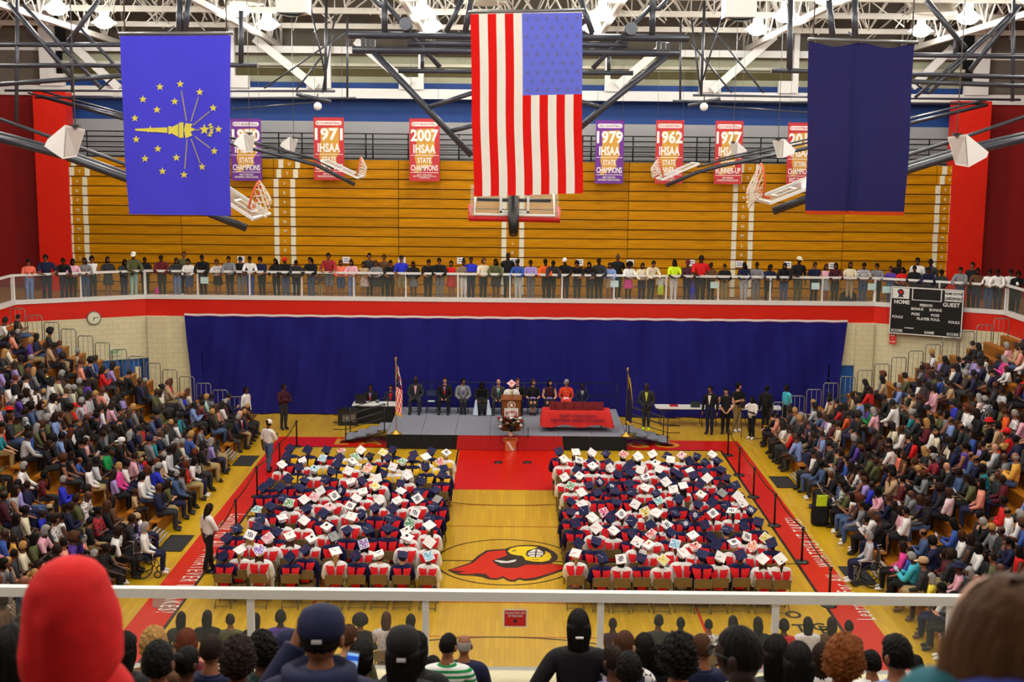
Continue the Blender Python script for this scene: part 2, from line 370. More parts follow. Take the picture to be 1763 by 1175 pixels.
# balcony floor, upper walls, roof
BALF = mat('balcony_floor', (150, 104, 48), 0.5, noise=0.15, nscale=1)
bf = MB()
bf.add([(x, y, ZF1) for x, y in [(-14.45, FARY+0.1), (14.45, FARY+0.1), (18.75, 16.1), (18.85, -18), (27, -18), (27, 26), (-27, 26), (-27, -18), (-18.85, -18), (-18.75, 16.1)]], [list(range(10))])
bf.build('floor_balcony', BALF, kind='structure')
GREYW = mat('grey_wall', (168, 170, 172), 0.7, noise=0.06, nscale=0.8); BLUEW = mat('blue_band', (22, 68, 142), 0.6, noise=0.12, nscale=1)
YB = 23.0
def zrow(y, Y=YB): return float(atY(884, y, Y)[2])
def band(name, y0, y1, m, Y=YB, x0=-19.0, x1=19.0, th=0.3):
    return MB().bbox((x0, Y, zrow(y1, Y)), (x1, Y+th, zrow(y0, Y))).build(name, m, kind='structure')
MB().bbox((-27, YB, ZF1), (27, YB+0.3, zrow(212))).build('wall_back', GREYW, kind='structure')
band('wall_back_stripe', 212, 145, BLUEW)
band('wall_back_upper', 145, 95, mat('pale_louvre', (176, 176, 150), 0.7, noise=0.12, nscale=0.7), Y=YB+0.05)
band('trim_duct', 112, 117, mat('duct_white', (212, 208, 186), 0.5), Y=YB-0.35, th=0.25)
band('trim_olive_band', 121, 134, mat('dark_olive', (92, 84, 50), 0.8), Y=YB-0.02)  # dark olive strip across the pale louvre
band('wall_back_loft', 95, -60, mat('roof_loft', (108, 100, 90), 0.8, noise=0.35, nscale=0.8), Y=YB+0.6)
band('trim_beam', 172, 155, WHITE, Y=21.6, th=0.3, x0=-27, x1=27)
band('trim_beam', 95, 83, WHITE, Y=21.8, th=0.3, x0=-27, x1=27)
for s in (-1, 1):
    x0, x1 = (-27, -19.3) if s < 0 else (19.3, 27)
    MB().bbox((x0, YB-1.2, ZF1), (x1, YB-0.9, 13.0)).build('wall_northwest_upper' if s < 0 else 'wall_northeast_upper', DKRED, kind='structure')
    MB().bbox((x0, YB-1.1, 13.0), (x1, YB-0.8, 18)).build('wall_northwest_loft' if s < 0 else 'wall_northeast_loft', mat('roof_loft', (108, 100, 90)), kind='structure')
    MB().bbox((s*27, -38, 0), (s*27.3, 26, 18)).build('wall_west_upper' if s < 0 else 'wall_east_upper', DKRED, kind='structure')
    xa = float(atY(118 if s < 0 else 1640, 300, 20.5)[0]); xb = float(atY(62 if s < 0 else 1700, 300, 20.5)[0])
    MB().bbox((min(xa, xb), 20.5, ZF1), (max(xa, xb), 21.3, zrow(166, 20.5))).build('wall_pier', RED, kind='structure', label='tall red pier at the end of the folded bleachers')
MB().bbox((-27, -38.3, 0), (27, -38, 18)).build('wall_south', GREYW, kind='structure')
MB().bbox((-27, -38, 17.9), (27, 26, 18.2)).build('ceiling', mat('roof_deck', (150, 142, 130), 0.8, noise=0.3, nscale=0.4), kind='structure')
# columns, gussets and braces on the back wall
for cx, gx0, gx1, bx, by, tx, ty in ((400, 404, 430, None, 0, 0, 0), (565, 528, 566, 545, 150, 438, 66), (725, 687, 727, 705, 146, 612, 70), (1046, 1043, 1082, 1062, 148, 1150, 72), (1209, 1212, 1241, 1226, 156, 1334, 62), (1370, 1340, 1366, None, 0, 0, 0), (82, 84, 112, 205, 152, 128, 80), (1690, 1660, 1686, 1570, 150, 1640, 82)):
    b = MB(); Y = 21.55
    xa = float(atY(cx, 120, Y)[0]); z0 = zrow(156, Y); z1 = zrow(-40, Y)
    b.bbox((xa-0.11 if abs(cx-884) < 700 else xa-0.3, Y-0.1, z0), (xa+0.11 if abs(cx-884) < 700 else xa+0.3, Y+0.15, z1 if abs(cx-884) > 400 else zrow(83, Y)))
    b.bbox((float(atY(gx0, 140, Y)[0]), Y-0.12, z0), (float(atY(gx1, 140, Y)[0]), Y+0.1, zrow(135, Y)))
    o = b.build('trim_column', WHITE, kind='structure')
    if bx is not None:
        p, q = atY(bx, by, Y-0.3), atY(tx, ty, Y-0.3); d = q-p; L = np.linalg.norm(d); d /= L
        Rm = np.stack([d, [0, 1, 0], np.cross(d, [0, 1, 0])], 1)
        MB().box((p+q)/2, (L, 0.16, 0.32), 0, Rm).build('brace', WHITE, o)

# ------------------------------------------------------------------ roof trusses
TRUSSW = mat('truss_paint', (206, 202, 192), 0.5, 0.4, noise=0.15)
def truss(p, q, h, n, label, cat='truss'):
    p = np.array(p, float); q = np.array(q, float); up = np.array([0, 0, h])
    t = empty('roof_truss', (0, 0, 0)); tag(t, label, cat, 'roof trusses')
    side = np.cross(q-p, [0, 0, 1.0]); side /= np.linalg.norm(side)
    for nm, off in (('top_chord', up), ('bottom_chord', up*0)):
        b = MB(); d = (q-p)/np.linalg.norm(q-p); Rm = np.stack([d, side, np.cross(d, side)], 1)
        b.box((p+q)/2+off, (np.linalg.norm(q-p), 0.16, 0.2), 0, Rm); b.build(nm, TRUSSW, t)
    b = MB()
    for i in range(n):
        a = p+(q-p)*i/n; c = p+(q-p)*(i+0.5)/n; e = p+(q-p)*(i+1)/n
        for s in (-1, 1):
            b.tube([a+side*0.05*s, c+up+side*0.3*s], 0.035, 5); b.tube([c+up+side*0.3*s, e+side*0.05*s], 0.035, 5)
        b.tube([a, a+up], 0.03, 5)
    b.build('web', TRUSSW, t, kind='stuff')
for i, x in enumerate((-16.3, -9.7, -3.3, 3.3, 9.7, 16.3)):
    truss((x, 22.6, 14.75), (x, -30, 15.8), 2.3, 22, f'{ONES[i]} long white roof truss from the clock side, running from court end to court end')
for i, y in enumerate((20.2, 14.2, 8.9, 3.5)):
    truss((-26, y, 15.35), (26, y, 15.35), 2.0, 22, f'white cross truss spanning the gym, {ONES[i]} from the far wall')
# thin white tie rods under the roof
b = MB(); rr = random.Random(3)
for i in range(200):
    x = rr.uniform(-22, 22); y = rr.uniform(10, 22.3); b.tube([(x, y, 15.0+rr.random()*0.4), (x+rr.uniform(-3, 3), y+rr.uniform(-1, 1), 17.3)], 0.026, 4)
tag(b.build('tie_rods', TRUSSW), 'tangle of thin white tie rods up under the roof deck', 'rods', kind='stuff')
# high bay lamps
LENS = mat('lamp_lens', (255, 250, 240), 0.3, emit=(255, 246, 225), estr=30.0)
b = MB().lathe([(0.06, 0.34), (0.14, 0.30), (0.16, 0.12), (0.44, -0.12), (0.46, -0.14), (0.40, -0.12), (0.13, 0.10)], n=18)
hm = b.mesh('housing', mat('lamp_bowl_glare', (240, 240, 235), 0.3, emit=(255, 248, 232), estr=14.0)); lm = MB().sphere((0, 0, -0.14), (0.34, 0.34, 0.2), 14, 8).mesh('lens', LENS)  # bowl emission stands in for the glare around each lamp
sm_ = MB().tube([(0, 0, 0.3), (0, 0, 1.3)], 0.025, 6).mesh('stem', BLACK)
for x, y in LAMP_XY:
    o = meshobj('bay_lamp', hm); o.location = (x, y, LAMP_Z)
    j = [16.7, 11.7, 6.2, 0.7, -4.8, -10.3, -15.8, -22.0, -28.0].index(y); i = [-15.2, -9.1, -3.0, 3.0, 9.1, 15.2].index(x)
    tag(o, f'glowing high bay roof lamp, {ONES[i]} from clock side, {ONES[j]} row from far wall', 'lamp', 'high bay lamps')
    meshobj('lens', lm, o); meshobj('stem', sm_, o)
# ================================================================== RAILS, CURTAIN, BLEACHERS
def railing(a, b, n, zb, zt, label, group=None, thick=0.07, name='glass_railing'):
    a = np.array([*a, 0.0]); b = np.array([*b, 0.0]); d = (b-a)/np.linalg.norm(b-a); L = float(np.linalg.norm(b-a))
    t = empty(name, (0, 0, 0)); tag(t, label, 'railing', group)
    Rm = np.stack([d, np.cross([0, 0, 1], d), [0, 0, 1]], 1)
    MB().box((a+b)/2+[0, 0, zt], (L+thick, thick*1.25, thick*1.25), 0, Rm).build('top_rail', WHITE, t)
    for i in range(n+1):
        p = a+(b-a)*i/n; MB().box(p+[0, 0, (zb+zt)/2], (thick*0.85, thick*0.85, zt-zb), 0, Rm).build('post', WHITE, t)
    for i in range(n):
        p = a+(b-a)*(i+0.5)/n; MB().box(p+[0, 0, (zb+zt)/2-0.02], (L/n-thick*1.05, 0.012, zt-zb-0.1), 0, Rm).build('glass_panel', GLASS, t)
    return t
for (a, b), n, lb in zip(zip(OUT[:-1], OUT[1:]), (17, 2, 14, 2, 17), ('along the clock side balcony', 'on the angled corner above the wall clock', 'across the far balcony over the blue curtain', 'on the angled corner behind the scoreboard', 'along the scoreboard side balcony')):
    a2, b2 = np.array(a), np.array(b); d = (b2-a2)/np.linalg.norm(b2-a2); nn = np.array([-d[1], d[0]])
    railing(a2+nn*0.1, b2+nn*0.1, n, ZL, ZR, 'white railing with glass panels '+lb, 'balcony railings')
railing((-18.87, -18.1), (19.13, -18.1), 19, ZL, ZR, 'white railing with glass panels right in front of the camera stand', 'balcony railings', 0.088)

# blue curtain: pleated sheet with a white hem
CURT = mat('curtain_blue', (22, 22, 112), 0.75, 0.2, noise=0.12, nscale=3)
def curtain():
    nx, nz = 260, 14; x0, x1 = -12.85, 13.35; V = []; Fc = []
    for j in range(nz+1):
        v = j/nz; z = 0.03+(3.93-0.03)*v
        for i in range(nx+1):
            u = i/nx; x = x0+(x1-x0)*u+(0.28*(1-v) if u < 0.02 else 0)-(0.35*(1-v) if u > 0.98 else 0)
            k = 0.5+0.5*math.cos(u*2*math.pi*26+0.4*math.sin(u*9))
            lean = (0.5-u)*2.2*(1-v)
            y = FARY-0.30+(0.06*math.sin((x+lean*1.3)*5.2)+0.05*math.sin((x-lean*2.5)*2.3+1.3)+0.03*math.sin(x*11+lean*6))*(1-v**5)
            V.append((x, y, z-0.016*(1-k)*v**6))
    for j in range(nz):
        for i in range(nx): a = j*(nx+1)+i; Fc.append((a, a+1, a+nx+2, a+nx+1))
    t = MB(); t.add(V, Fc, 0, True); o = t.build('stage_curtain', CURT); tag(o, 'wide dark blue curtain hung below the far balcony behind the stage', 'curtain')
    top = np.array(V[nz*(nx+1):]); h = MB(); P = top+[0, -0.012, 0.02]
    h.add(np.concatenate([P, P+[0, 0, 0.075], P+[0, 0.03, 0.075], P+[0, 0.03, 0]]), [(i, i+1, nx+2+i, nx+1+i) for i in range(nx)]+[(nx+1+i, nx+2+i, 2*nx+3+i, 2*nx+2+i) for i in range(nx)]+[(3*nx+3+i, 3*nx+4+i, i+1, i) for i in range(nx)]+[(2*nx+2+i, 2*nx+3+i, 3*nx+4+i, 3*nx+3+i) for i in range(nx)])
    h.build('hem', WHITE, o)
curtain()

# folded upper bleachers: planks laid in tiers
YW = 20.6
WZ0, WZ1 = ZF1, zrow(278, YW)
def plank_mat():
    m = bpy.data.materials.new('bleacher_plank'); m.use_nodes = True; nt = m.node_tree; b = nt.nodes['Principled BSDF']
    tc = nt.nodes.new('ShaderNodeTexCoord'); mp = nt.nodes.new('ShaderNodeMapping'); mp.inputs['Scale'].default_value = (0.5, 3, 9)
    n = nt.nodes.new('ShaderNodeTexNoise'); n.inputs['Scale'].default_value = 1.5; n.inputs['Detail'].default_value = 6
    nt.links.new(tc.outputs['Object'], mp.inputs['Vector']); nt.links.new(mp.outputs[0], n.inputs['Vector'])
    r = nt.nodes.new('ShaderNodeValToRGB'); r.color_ramp.elements[0].position = 0.3; r.color_ramp.elements[0].color = (*lin((168, 108, 2)), 1)
    r.color_ramp.elements[1].position = 0.7; r.color_ramp.elements[1].color = (*lin((202, 142, 4)), 1)
    oi = nt.nodes.new('ShaderNodeObjectInfo'); hs = nt.nodes.new('ShaderNodeMapRange'); hs.inputs['To Min'].default_value = 0.86; hs.inputs['To Max'].default_value = 1.12
    nt.links.new(oi.outputs['Random'], hs.inputs['Value'])
    mu = nt.nodes.new('ShaderNodeMix'); mu.data_type = 'RGBA'; mu.blend_type = 'MULTIPLY'; mu.inputs[0].default_value = 1
    nt.links.new(n.outputs['Fac'], r.inputs['Fac']); nt.links.new(r.outputs[0], mu.inputs[6]); nt.links.new(hs.outputs[0], mu.inputs[7])
    nt.links.new(mu.outputs[2], b.inputs['Base Color']); b.inputs['Roughness'].default_value = 0.5; b.inputs['Specular IOR Level'].default_value = 0.12; return m
PLANK = plank_mat(); TREAD = mat('cream_tread', (226, 222, 200), 0.6, noise=0.1); GAP = mat('dark_gap', (46, 26, 8), 0.9)
NROW = 14; ph = (WZ1-WZ0)/NROW
def fx(px): return float(atY(px, 400, YW)[0])
aisles = [(fx(119), fx(153)), (fx(473), fx(509)), (fx(864), fx(902)), (fx(1260), fx(1296)), (fx(1607), fx(1640))]
letters = 'FGHJKLMNOPRSTUV'
def bank(x0, x1, label, aisle=False):
    t = empty('folded_bleachers', ((x0+x1)/2, YW, WZ0)); tag(t, label, 'bleachers', 'folded bleachers of the far balcony')
    w = x1-x0
    MB().bbox((-w/2, 0.10, 0), (w/2, 0.3, WZ1-WZ0)).build('backing', GAP, t)
    n = 1 if aisle else 2
    me = MB().bbox((-w/n/2+0.012, 0, 0.03), (w/n/2-0.012, 0.22, ph-0.008)).mesh('plank', PLANK)
    for r in range(NROW):
        off = 0.03*math.sin(r*2.4) if r % 4 else -0.03
        for q in range(n):
            o = meshobj('plank', me, t); o.location = (-w/2+w/n*(q+0.5), off, r*ph)
        if aisle:
            sh = 0 if r < NROW-2 else (0.22 if r == NROW-2 else 0.36)
            for s in (-1, 1):
                MB().bbox((s*(w/2-0.09)-0.10+sh*0.6, off-0.02, r*ph+0.03), (s*(w/2-0.09)+0.10+sh*0.6, off+0.02, (r+1)*ph-0.02)).build('tread_strip', TREAD, t)
            if r > 0:
                M = frame((sh*0.6, off-0.012, (r+0.5)*ph), (1, 0, 0), (0, 0, 1)); meshobj('row_letter', text_mesh(letters[r], 0.17, M, TREAD), t)
    return t
names = ['beside the clock side red pier', 'clock side half', 'scoreboard side half', 'beside the scoreboard side red pier']
for i in range(4): bank(aisles[i][1], aisles[i+1][0], f'folded wooden bleacher tiers, {ONES[i]} wide bank from the clock side')
for i, a in enumerate(aisles): bank(a[0], a[1], f'narrow folded aisle stair with white treads and row letters, {ONES[i]} from clock side', True)

# steel guard rail behind the folded bleachers
t = empty('guard_rail', (0, 22.2, WZ1)); tag(t, 'long black pipe guard rail above the folded wooden bleachers', 'railing')
for y in (233, 242, 251, 260, 268, 276): z = zrow(y, 22.2)-WZ1; MB().tube([(-18.4, 0, z), (18.4, 0, z)], 0.028, 6).build('rail', BLACK, t)
for px in (150, 300, 425, 447, 480, 520, 630, 642, 703, 790, 1003, 1018, 1090, 1200, 1222, 1310, 1340, 1420, 1560, 1600): x = float(atY(px, 250, 22.2)[0]); MB().tube([(x, 0, 0), (x, 0, zrow(232, 22.2)-WZ1)], 0.03, 6).build('post', BLACK, t)

# notices taped on wood and papers on glass
NOTE = mat('white_paper', (236, 236, 240), 0.8); PAPB = mat('pale_blue_paper', (196, 226, 226), 0.8); INK = mat('ink', (40, 40, 60), 0.8)
for i, (px, py) in enumerate(((415, 447), (596, 448), (692, 449), (793, 449), (884, 450), (998, 452), (1085, 453), (1190, 453), (1273, 455), (1356, 456), (1433, 458))):
    p = atY(px, py, YW-0.05); o = MB().box(p, (0.3, 0.008, 0.26)).build('paper_notice', NOTE); tag(o, f'white paper notice on the folded bleachers, {ONES[i]} from the clock side', 'notice', 'white notices on the wood')
    for k in range(2): MB().box(p+[0, -0.006, 0.05-0.09*k], (0.2, 0.004, 0.03)).build('print_line', INK, o)
for i, (px, py) in enumerate(((352, 483), (1058, 489), (1230, 491), (1404, 493), (1501, 494), (1526, 499))):
    if px < 1490: p = atY(px, py, FARY+0.06)
    else:
        a2, b2 = np.array([14.45, FARY]), np.array([18.75, 16.0]); f = 0.07 if px < 1510 else 0.22; q = a2+(b2-a2)*f; p = atY(px, py, q[1]+0.1)
    tag(MB().box(p, (0.32, 0.008, 0.26)).build('paper_sign', PAPB), f'pale blue paper taped inside the balcony glass, {ONES[i]} from clock side', 'paper', 'pale papers on the glass')

# ================================================================== BANNERS AND FLAGS
YBAN = 20.0
def sheet(name, x0, x1, z0, z1, y, m, nx=12, nz=20, amp=0.03, k=2.0, parent=None, both=None):
    V = []; Fc = []
    for j in range(nz+1):
        for i in range(nx+1):
            u, v = i/nx, j/nz; V.append((x0+(x1-x0)*u, y+amp*math.sin(u*k*math.pi+v*1.3)*(1.1-v)+amp*0.4*math.sin(u*k*4.3+v*5), z0+(z1-z0)*v))
    for j in range(nz):
        for i in range(nx): a = j*(nx+1)+i; Fc.append((a, a+1, a+nx+2, a+nx+1))
    return MB().add(V, Fc, 0, True).build(name, m, parent)
BRED, BPUR, BGOLD, BWHT = mat('banner_red', (186, 50, 56), 0.7), mat('banner_purple', (104, 44, 140), 0.7), mat('banner_gold', (200, 150, 62), 0.7), mat('banner_white', (238, 234, 230), 0.7)
IND = [(-.30,.95),(.33,1.0),(.34,-.1),(.22,-.35),(.26,-.55),(.05,-.72),(-.12,-.85),(-.38,-.95),(-.30,-.6),(-.36,-.3),(-.30,.1)]
BANN = [(399, 449, 205, 311, BPUR, 'BOYS BASKETBALL', '1970', 'STATE\nCHAMPIONS', 'EAST CHICAGO\nROOSEVELT HIGH SCHOOL', 'purple banner reading 1970 boys basketball, partly behind a white speaker'),
        (541, 592, 203, 310, BRED, 'BOYS BASKETBALL', '1971', 'STATE\nCHAMPIONS', 'EAST CHICAGO\nWASHINGTON HIGH SCHOOL', 'red 1971 boys basketball champions banner, crossed by the far goal boom'),
        (705, 757, 205, 312, BRED, 'BOYS BASKETBALL', '2007', 'STATE\nCHAMPIONS', 'EAST CHICAGO\nCENTRAL HIGH SCHOOL\nCARDINALS', 'red 2007 boys basketball champions banner hanging clear beside the American flag'),
        (1024, 1075, 208, 316, BPUR, 'GIRLS BASKETBALL', '1979', 'STATE\nCHAMPIONS', 'EAST CHICAGO\nROOSEVELT HIGH SCHOOL', 'purple banner reading 1979 girls basketball state champions'),
        (1127, 1178, 208, 316, BRED, 'BOYS BASKETBALL', '1962', 'STATE\nRUNNER-UP', 'EAST CHICAGO\nWASHINGTON HIGH SCHOOL', 'red 1962 boys basketball runner-up banner behind a folded far rim and net'),
        (1229, 1280, 209, 317, BRED, 'BOYS BASKETBALL', '1977', 'STATE\nRUNNER-UP', 'EAST CHICAGO\nWASHINGTON HIGH SCHOOL', 'red 1977 boys basketball runner-up banner behind the small white speaker'),
        (1353, 1404, 212, 318, BRED, 'FOOTBALL', '2011', 'SECTIONAL\nCHAMPIONS', 'EAST CHICAGO', 'red football sectional champions banner half hidden by the dark blue flag')]
def fit_text(txt, w, h, c, m, parent, y, bold=0.02, name='lettering', line=1.0):
    me = text_mesh(txt, 1.0, np.eye(4), m, ext=0.004, bold=bold, line=line)
    a = np.array([v.co for v in me.vertices]); lo, hi = a.min(0), a.max(0)
    X = (a[:, 0]-(lo[0]+hi[0])/2)/(hi[0]-lo[0])*w+c[0]; Z = (a[:, 1]-(lo[1]+hi[1])/2)/(hi[1]-lo[1])*h+c[1]
    a = np.stack([X, np.full(len(a), y)+a[:, 2]*0, Z], 1); a[:, 1] = y-0.004*np.sign(np.array([v.co[2] for v in me.vertices]))
    me.vertices.foreach_set('co', a.ravel()); me.update(); return meshobj(name, me, parent)
for x0, x1, y0, y1, m, l1, yr, l3, l4, lab in BANN:
    cpx = (x0+x1)/2; p0 = atY(x0, y1, YBAN); p1 = atY(x1, y0, YBAN); w = p1[0]-p0[0]; h = p1[2]-p0[2]
    t = empty('championship_banner', ((p0[0]+p1[0])/2, YBAN, p1[2])); tag(t, lab, 'banner', 'championship banners')
    MB().box((0, 0, -h/2), (w, 0.01, h)).build('cloth', m, t)
    MB().tube([(-w/2-0.02, 0, 0), (w/2+0.02, 0, 0)], 0.015, 6).build('rod', m, t)
    for s in (-1, 1): MB().tube([(s*w*0.45, 0, 0), (s*w*0.45, 0, 3.4)], 0.006, 4).build('wire', STEEL, t)
    b = MB(); M = frame((0.02, -0.011, -h*0.52), (1, 0, 0), (0, 0, 1)); b.prism([(x*w*0.95, z*h*0.37) for x, z in IND][::-1], M, 0.004); b.build('state_shape', BGOLD, t)
    b = MB(); n = 8; pl = []
    for s, a0 in ((1, -90), (-1, 90)):
        for i in range(n+1): a = math.radians(a0+180*i/n); pl.append((s*w*0.37+0.075*math.cos(a), 0.085*math.sin(a)))
    b.prism(pl, frame((0, -0.012, -h*0.085), (1, 0, 0), (0, 0, 1)), 0.005); b.build('title_pill', BWHT, t)
    fit_text(l1, w*0.8, 0.10, (0, -h*0.085), m, t, -0.02, 0.0)
    fit_text(yr, w*0.92, h*0.20, (0, -h*0.265), BWHT, t, -0.02, 0.035)
    fit_text('IHSAA', w*0.74, h*0.145, (0, -h*0.48), BWHT, t, -0.02, 0.03)
    for zz in (-h*0.585, -h*0.86): MB().box((0, -0.018, zz), (w*0.92, 0.006, 0.022)).build('rule', BWHT, t)
    a, bb = l3.split('\n'); fit_text(a, w*0.46, h*0.085, (0, -h*0.665), BWHT, t, -0.02, 0.02); fit_text(bb, w*0.9, h*0.095, (0, -h*0.785), BWHT, t, -0.02, 0.02)
    fit_text(l4, w*0.78, h*0.07, (0, -h*0.92), BWHT, t, -0.02, 0.015)

YFL = -11.0   # the three big flags hang over the near half of the court
def flagcloth(mname, col): return mat(mname, col, 0.75, 0.15, noise=0.05, nscale=4)
FRED, FWHT, FBLU = flagcloth('flag_red', (222, 20, 16)), flagcloth('flag_white', (240, 238, 232)), flagcloth('flag_canton', (106, 116, 228))
def cloth_grid(pos, nu, nv, face_mat, mats, name, parent):
    V = []; Fc = []; mi = []
    for j in range(nv+1):
        for i in range(nu+1): V.append(pos(i/nu, j/nv))
    for j in range(nv):
        for i in range(nu): a = j*(nu+1)+i; Fc.append((a, a+1, a+nu+2, a+nu+1)); mi.append(face_mat((i+.5)/nu, (j+.5)/nv))
    b = MB(); b.add(V, Fc, 0, True); b.m = mi; return b.build(name, mats, parent)
def quadpos(tl, tr, bl, br, amp, seed):
    P = [atY(*q, YFL) for q in (tl, tr, bl, br)]
    def f(u, v):
        top = P[0]+(P[1]-P[0])*u; bot = P[2]+(P[3]-P[2])*u; p = bot+(top-bot)*v
        p = p+np.array([0.012*math.sin(v*9+seed)*(1-v), amp*(math.sin(u*9+seed+v*1.5)*0.6+math.sin(u*17+seed*2-v*3)*0.35)*(0.35+0.65*(1-v))+0.05*math.sin(v*4+seed), 0]); return p
    return f
def star(c, r, rot=0.0): return [(c[0]+(r if k % 2 == 0 else r*0.42)*math.cos(rot+math.pi/2+k*math.pi/5), c[1]+(r if k % 2 == 0 else r*0.42)*math.sin(rot+math.pi/2+k*math.pi/5)) for k in range(10)]
def on_cloth(polys, f, name, m, parent, dy=-0.012):
    """flat print laid onto a cloth: outlines given in the cloth's own (u, v)"""
    b = MB()
    for poly in polys:
        c = (sum(p[0] for p in poly)/len(poly), sum(p[1] for p in poly)/len(poly))
        V = [f(*p)+[0, dy, 0] for p in poly]+[f(*c)+[0, dy, 0]]; n = len(poly)
        b.add(V, [(i, (i+1) % n, n) for i in range(n)])
    return b.build(name, m, parent)
# national flag
f1 = quadpos((810, 25), (1002, 22), (815, 339), (1003, 333), 0.035, 0.7)
t = empty('national_flag', (0, YFL, 8)); tag(t, 'huge American flag hanging with red and white stripes and blue canton', 'flag', 'big hanging flags'); t.location = (0, 0, 0)
edges = [i/13 for i in range(14)]
for i in range(13):
    u0, u1 = edges[i], edges[i+1]; v1 = 1.0 if i < 6 else 0.555
    cloth_grid(lambda u, v, u0=u0, u1=u1, v1=v1: f1(u0+(u1-u0)*u, v*v1), 3, 26, lambda u, v: 0, FRED if i % 2 == 0 else FWHT, 'stripe', t)
cn = cloth_grid(lambda u, v: f1(6/13+7/13*u, 0.555+0.445*v), 16, 14, lambda u, v: 0, FBLU, 'canton', t)
stars = []
for r in range(9):
    for c in range(6 if r % 2 == 0 else 5):
        stars.append(star(((c+0.5+(0.5 if r % 2 else 0))/6, (r+0.6)/9.2), 0.03))
sf = lambda u, v: f1(6/13+7/13*u, 0.555+0.445*v)
for s_ in stars:
    cy = sum(q[1] for q in s_)/10; on_cloth([[(p[0], (p[1]-cy)*1.15+cy) for p in s_]], sf, 'star', mat('flag_star', (112, 110, 160), 0.8), cn, -0.01)
def flagpole(tl, tr, parent, up, droppers):
    a, b_ = atY(*tl, YFL), atY(*tr, YFL)
    MB().tube([a, b_], 0.028, 8).build('hanging_bar', STEEL, parent)
    for px in droppers:
        p = atY(px, (tl[1]+tr[1])/2, YFL); q = p.copy(); q[2] = LAMP_Z+2.0; MB().tube([p, q], 0.012, 5).build('wire', STEEL, parent)
flagpole((806, 21), (1006, 17), t, 0, (812, 1000))
# state flag
IBL, IGOLD = flagcloth('flag_blue', (74, 70, 224)), mat('flag_gold', (226, 216, 84), 0.7)
f2 = quadpos((207, 62), (398, 61), (220, 369), (396, 372), 0.05, 2.1)
t = empty('state_flag', (0, 0, 0)); tag(t, 'huge royal blue flag with yellow torch and ring of stars', 'flag', 'big hanging flags')
cl = cloth_grid(f2, 40, 40, lambda u, v: 0, IBL, 'cloth', t)
A2 = 308/190
def uv2(px, py):
    v = 1-(py-62)/308.0; l = 207+13*(1-v); r = 398-2*(1-v); return ((px-l)/(r-l), v)
def pst(px, py, r): return [uv2(px+x, py+y) for x, y in star((0, 0), r, math.pi)]
zs = [(812,437),(915,423),(1013,463),(1083,542),(1110,648),(1090,758),(1025,838),(931,880),(826,863),(739,800),(695,702),(688,595),(729,500),(886,510),(797,552),(803,749),(896,793),(765,652)]
for x, y in zs: on_cloth([pst(x/2.937, y/2.937, 7)], f2, 'star', IGOLD, cl)
on_cloth([pst(1037/2.937, 650/2.937, 10)], f2, 'star', IGOLD, cl)
Z = lambda *pts: [uv2(x/2.937, y/2.937) for x, y in pts]
on_cloth([Z((690,648),(850,640),(850,668),(690,658)), Z((855,634),(868,634),(868,674),(855,674)), Z((868,640),(905,622),(905,688),(868,668)), Z((908,615),(930,615),(930,692),(908,692))], f2, 'torch', IGOLD, cl)
on_cloth([Z((932,650),(940,618),(975,622),(960,636),(992,650),(960,664),(975,680),(940,694))], f2, 'flame', IGOLD, cl)
def raybar(x0, y0, x1, y1, w=3): d = math.hypot(x1-x0, y1-y0); nx, ny = -(y1-y0)/d*w, (x1-x0)/d*w; return Z((x0+nx, y0+ny), (x1+nx, y1+ny), (x1-nx, y1-ny), (x0-nx, y0-ny))
on_cloth([raybar(920, 455, 945, 608), raybar(1006, 487, 967, 610), raybar(1064, 560, 978, 628), raybar(990, 652, 1012, 652), raybar(988, 686, 1068, 742), raybar(968, 698, 1016, 822), raybar(948, 700, 935, 850)], f2, 'rays', mat('flag_ray', (170, 160, 130), 0.7), cl)
for k, ch in enumerate('INDIANA'):
    a = -0.62+k*1.24/6; px, py = (1012+64*math.cos(a))/2.937, (652+74*math.sin(a)*0.62)/2.937
    p = f2(*uv2(px, py)); Mx = frame(p+[0, -0.02, 0], (math.cos(math.pi/2+a), 0, -math.sin(math.pi/2+a)), (math.cos(a), 0, -math.sin(a)))
    meshobj('lettering', text_mesh(ch, 0.085, Mx, IGOLD, ext=0.002), cl)
flagpole((204, 58), (402, 57), t, 0, (215, 390))
# dark blue flag
f3 = quadpos((1393, 71), (1576, 76), (1386, 369), (1556, 371), 0.03, 4.0)
def f3b(u, v):
    p = f3(u, v); s = (v**5)*0.07*math.sin(u*math.pi*2)**2; p[2] -= s
    p[1] += 0.10*math.exp(-((u-0.47)/0.035)**2)*(0.3+0.7*(1-v)); return p
t = empty('dark_flag', (0, 0, 0)); tag(t, 'plain dark navy flag hanging backside out with a thin orange lower hem', 'flag', 'big hanging flags')
cloth_grid(lambda u, v: f3b(u, 0.022+v*0.978), 40, 30, lambda u, v: 0, flagcloth('flag_navy', (38, 36, 92)), 'cloth', t)
cloth_grid(lambda u, v: f3b(u, v*0.022), 20, 2, lambda u, v: 0, flagcloth('flag_hem', (196, 66, 24)), 'hem', t)
flagpole((1391, 67), (1581, 73), t, 0, (1400, 1570))

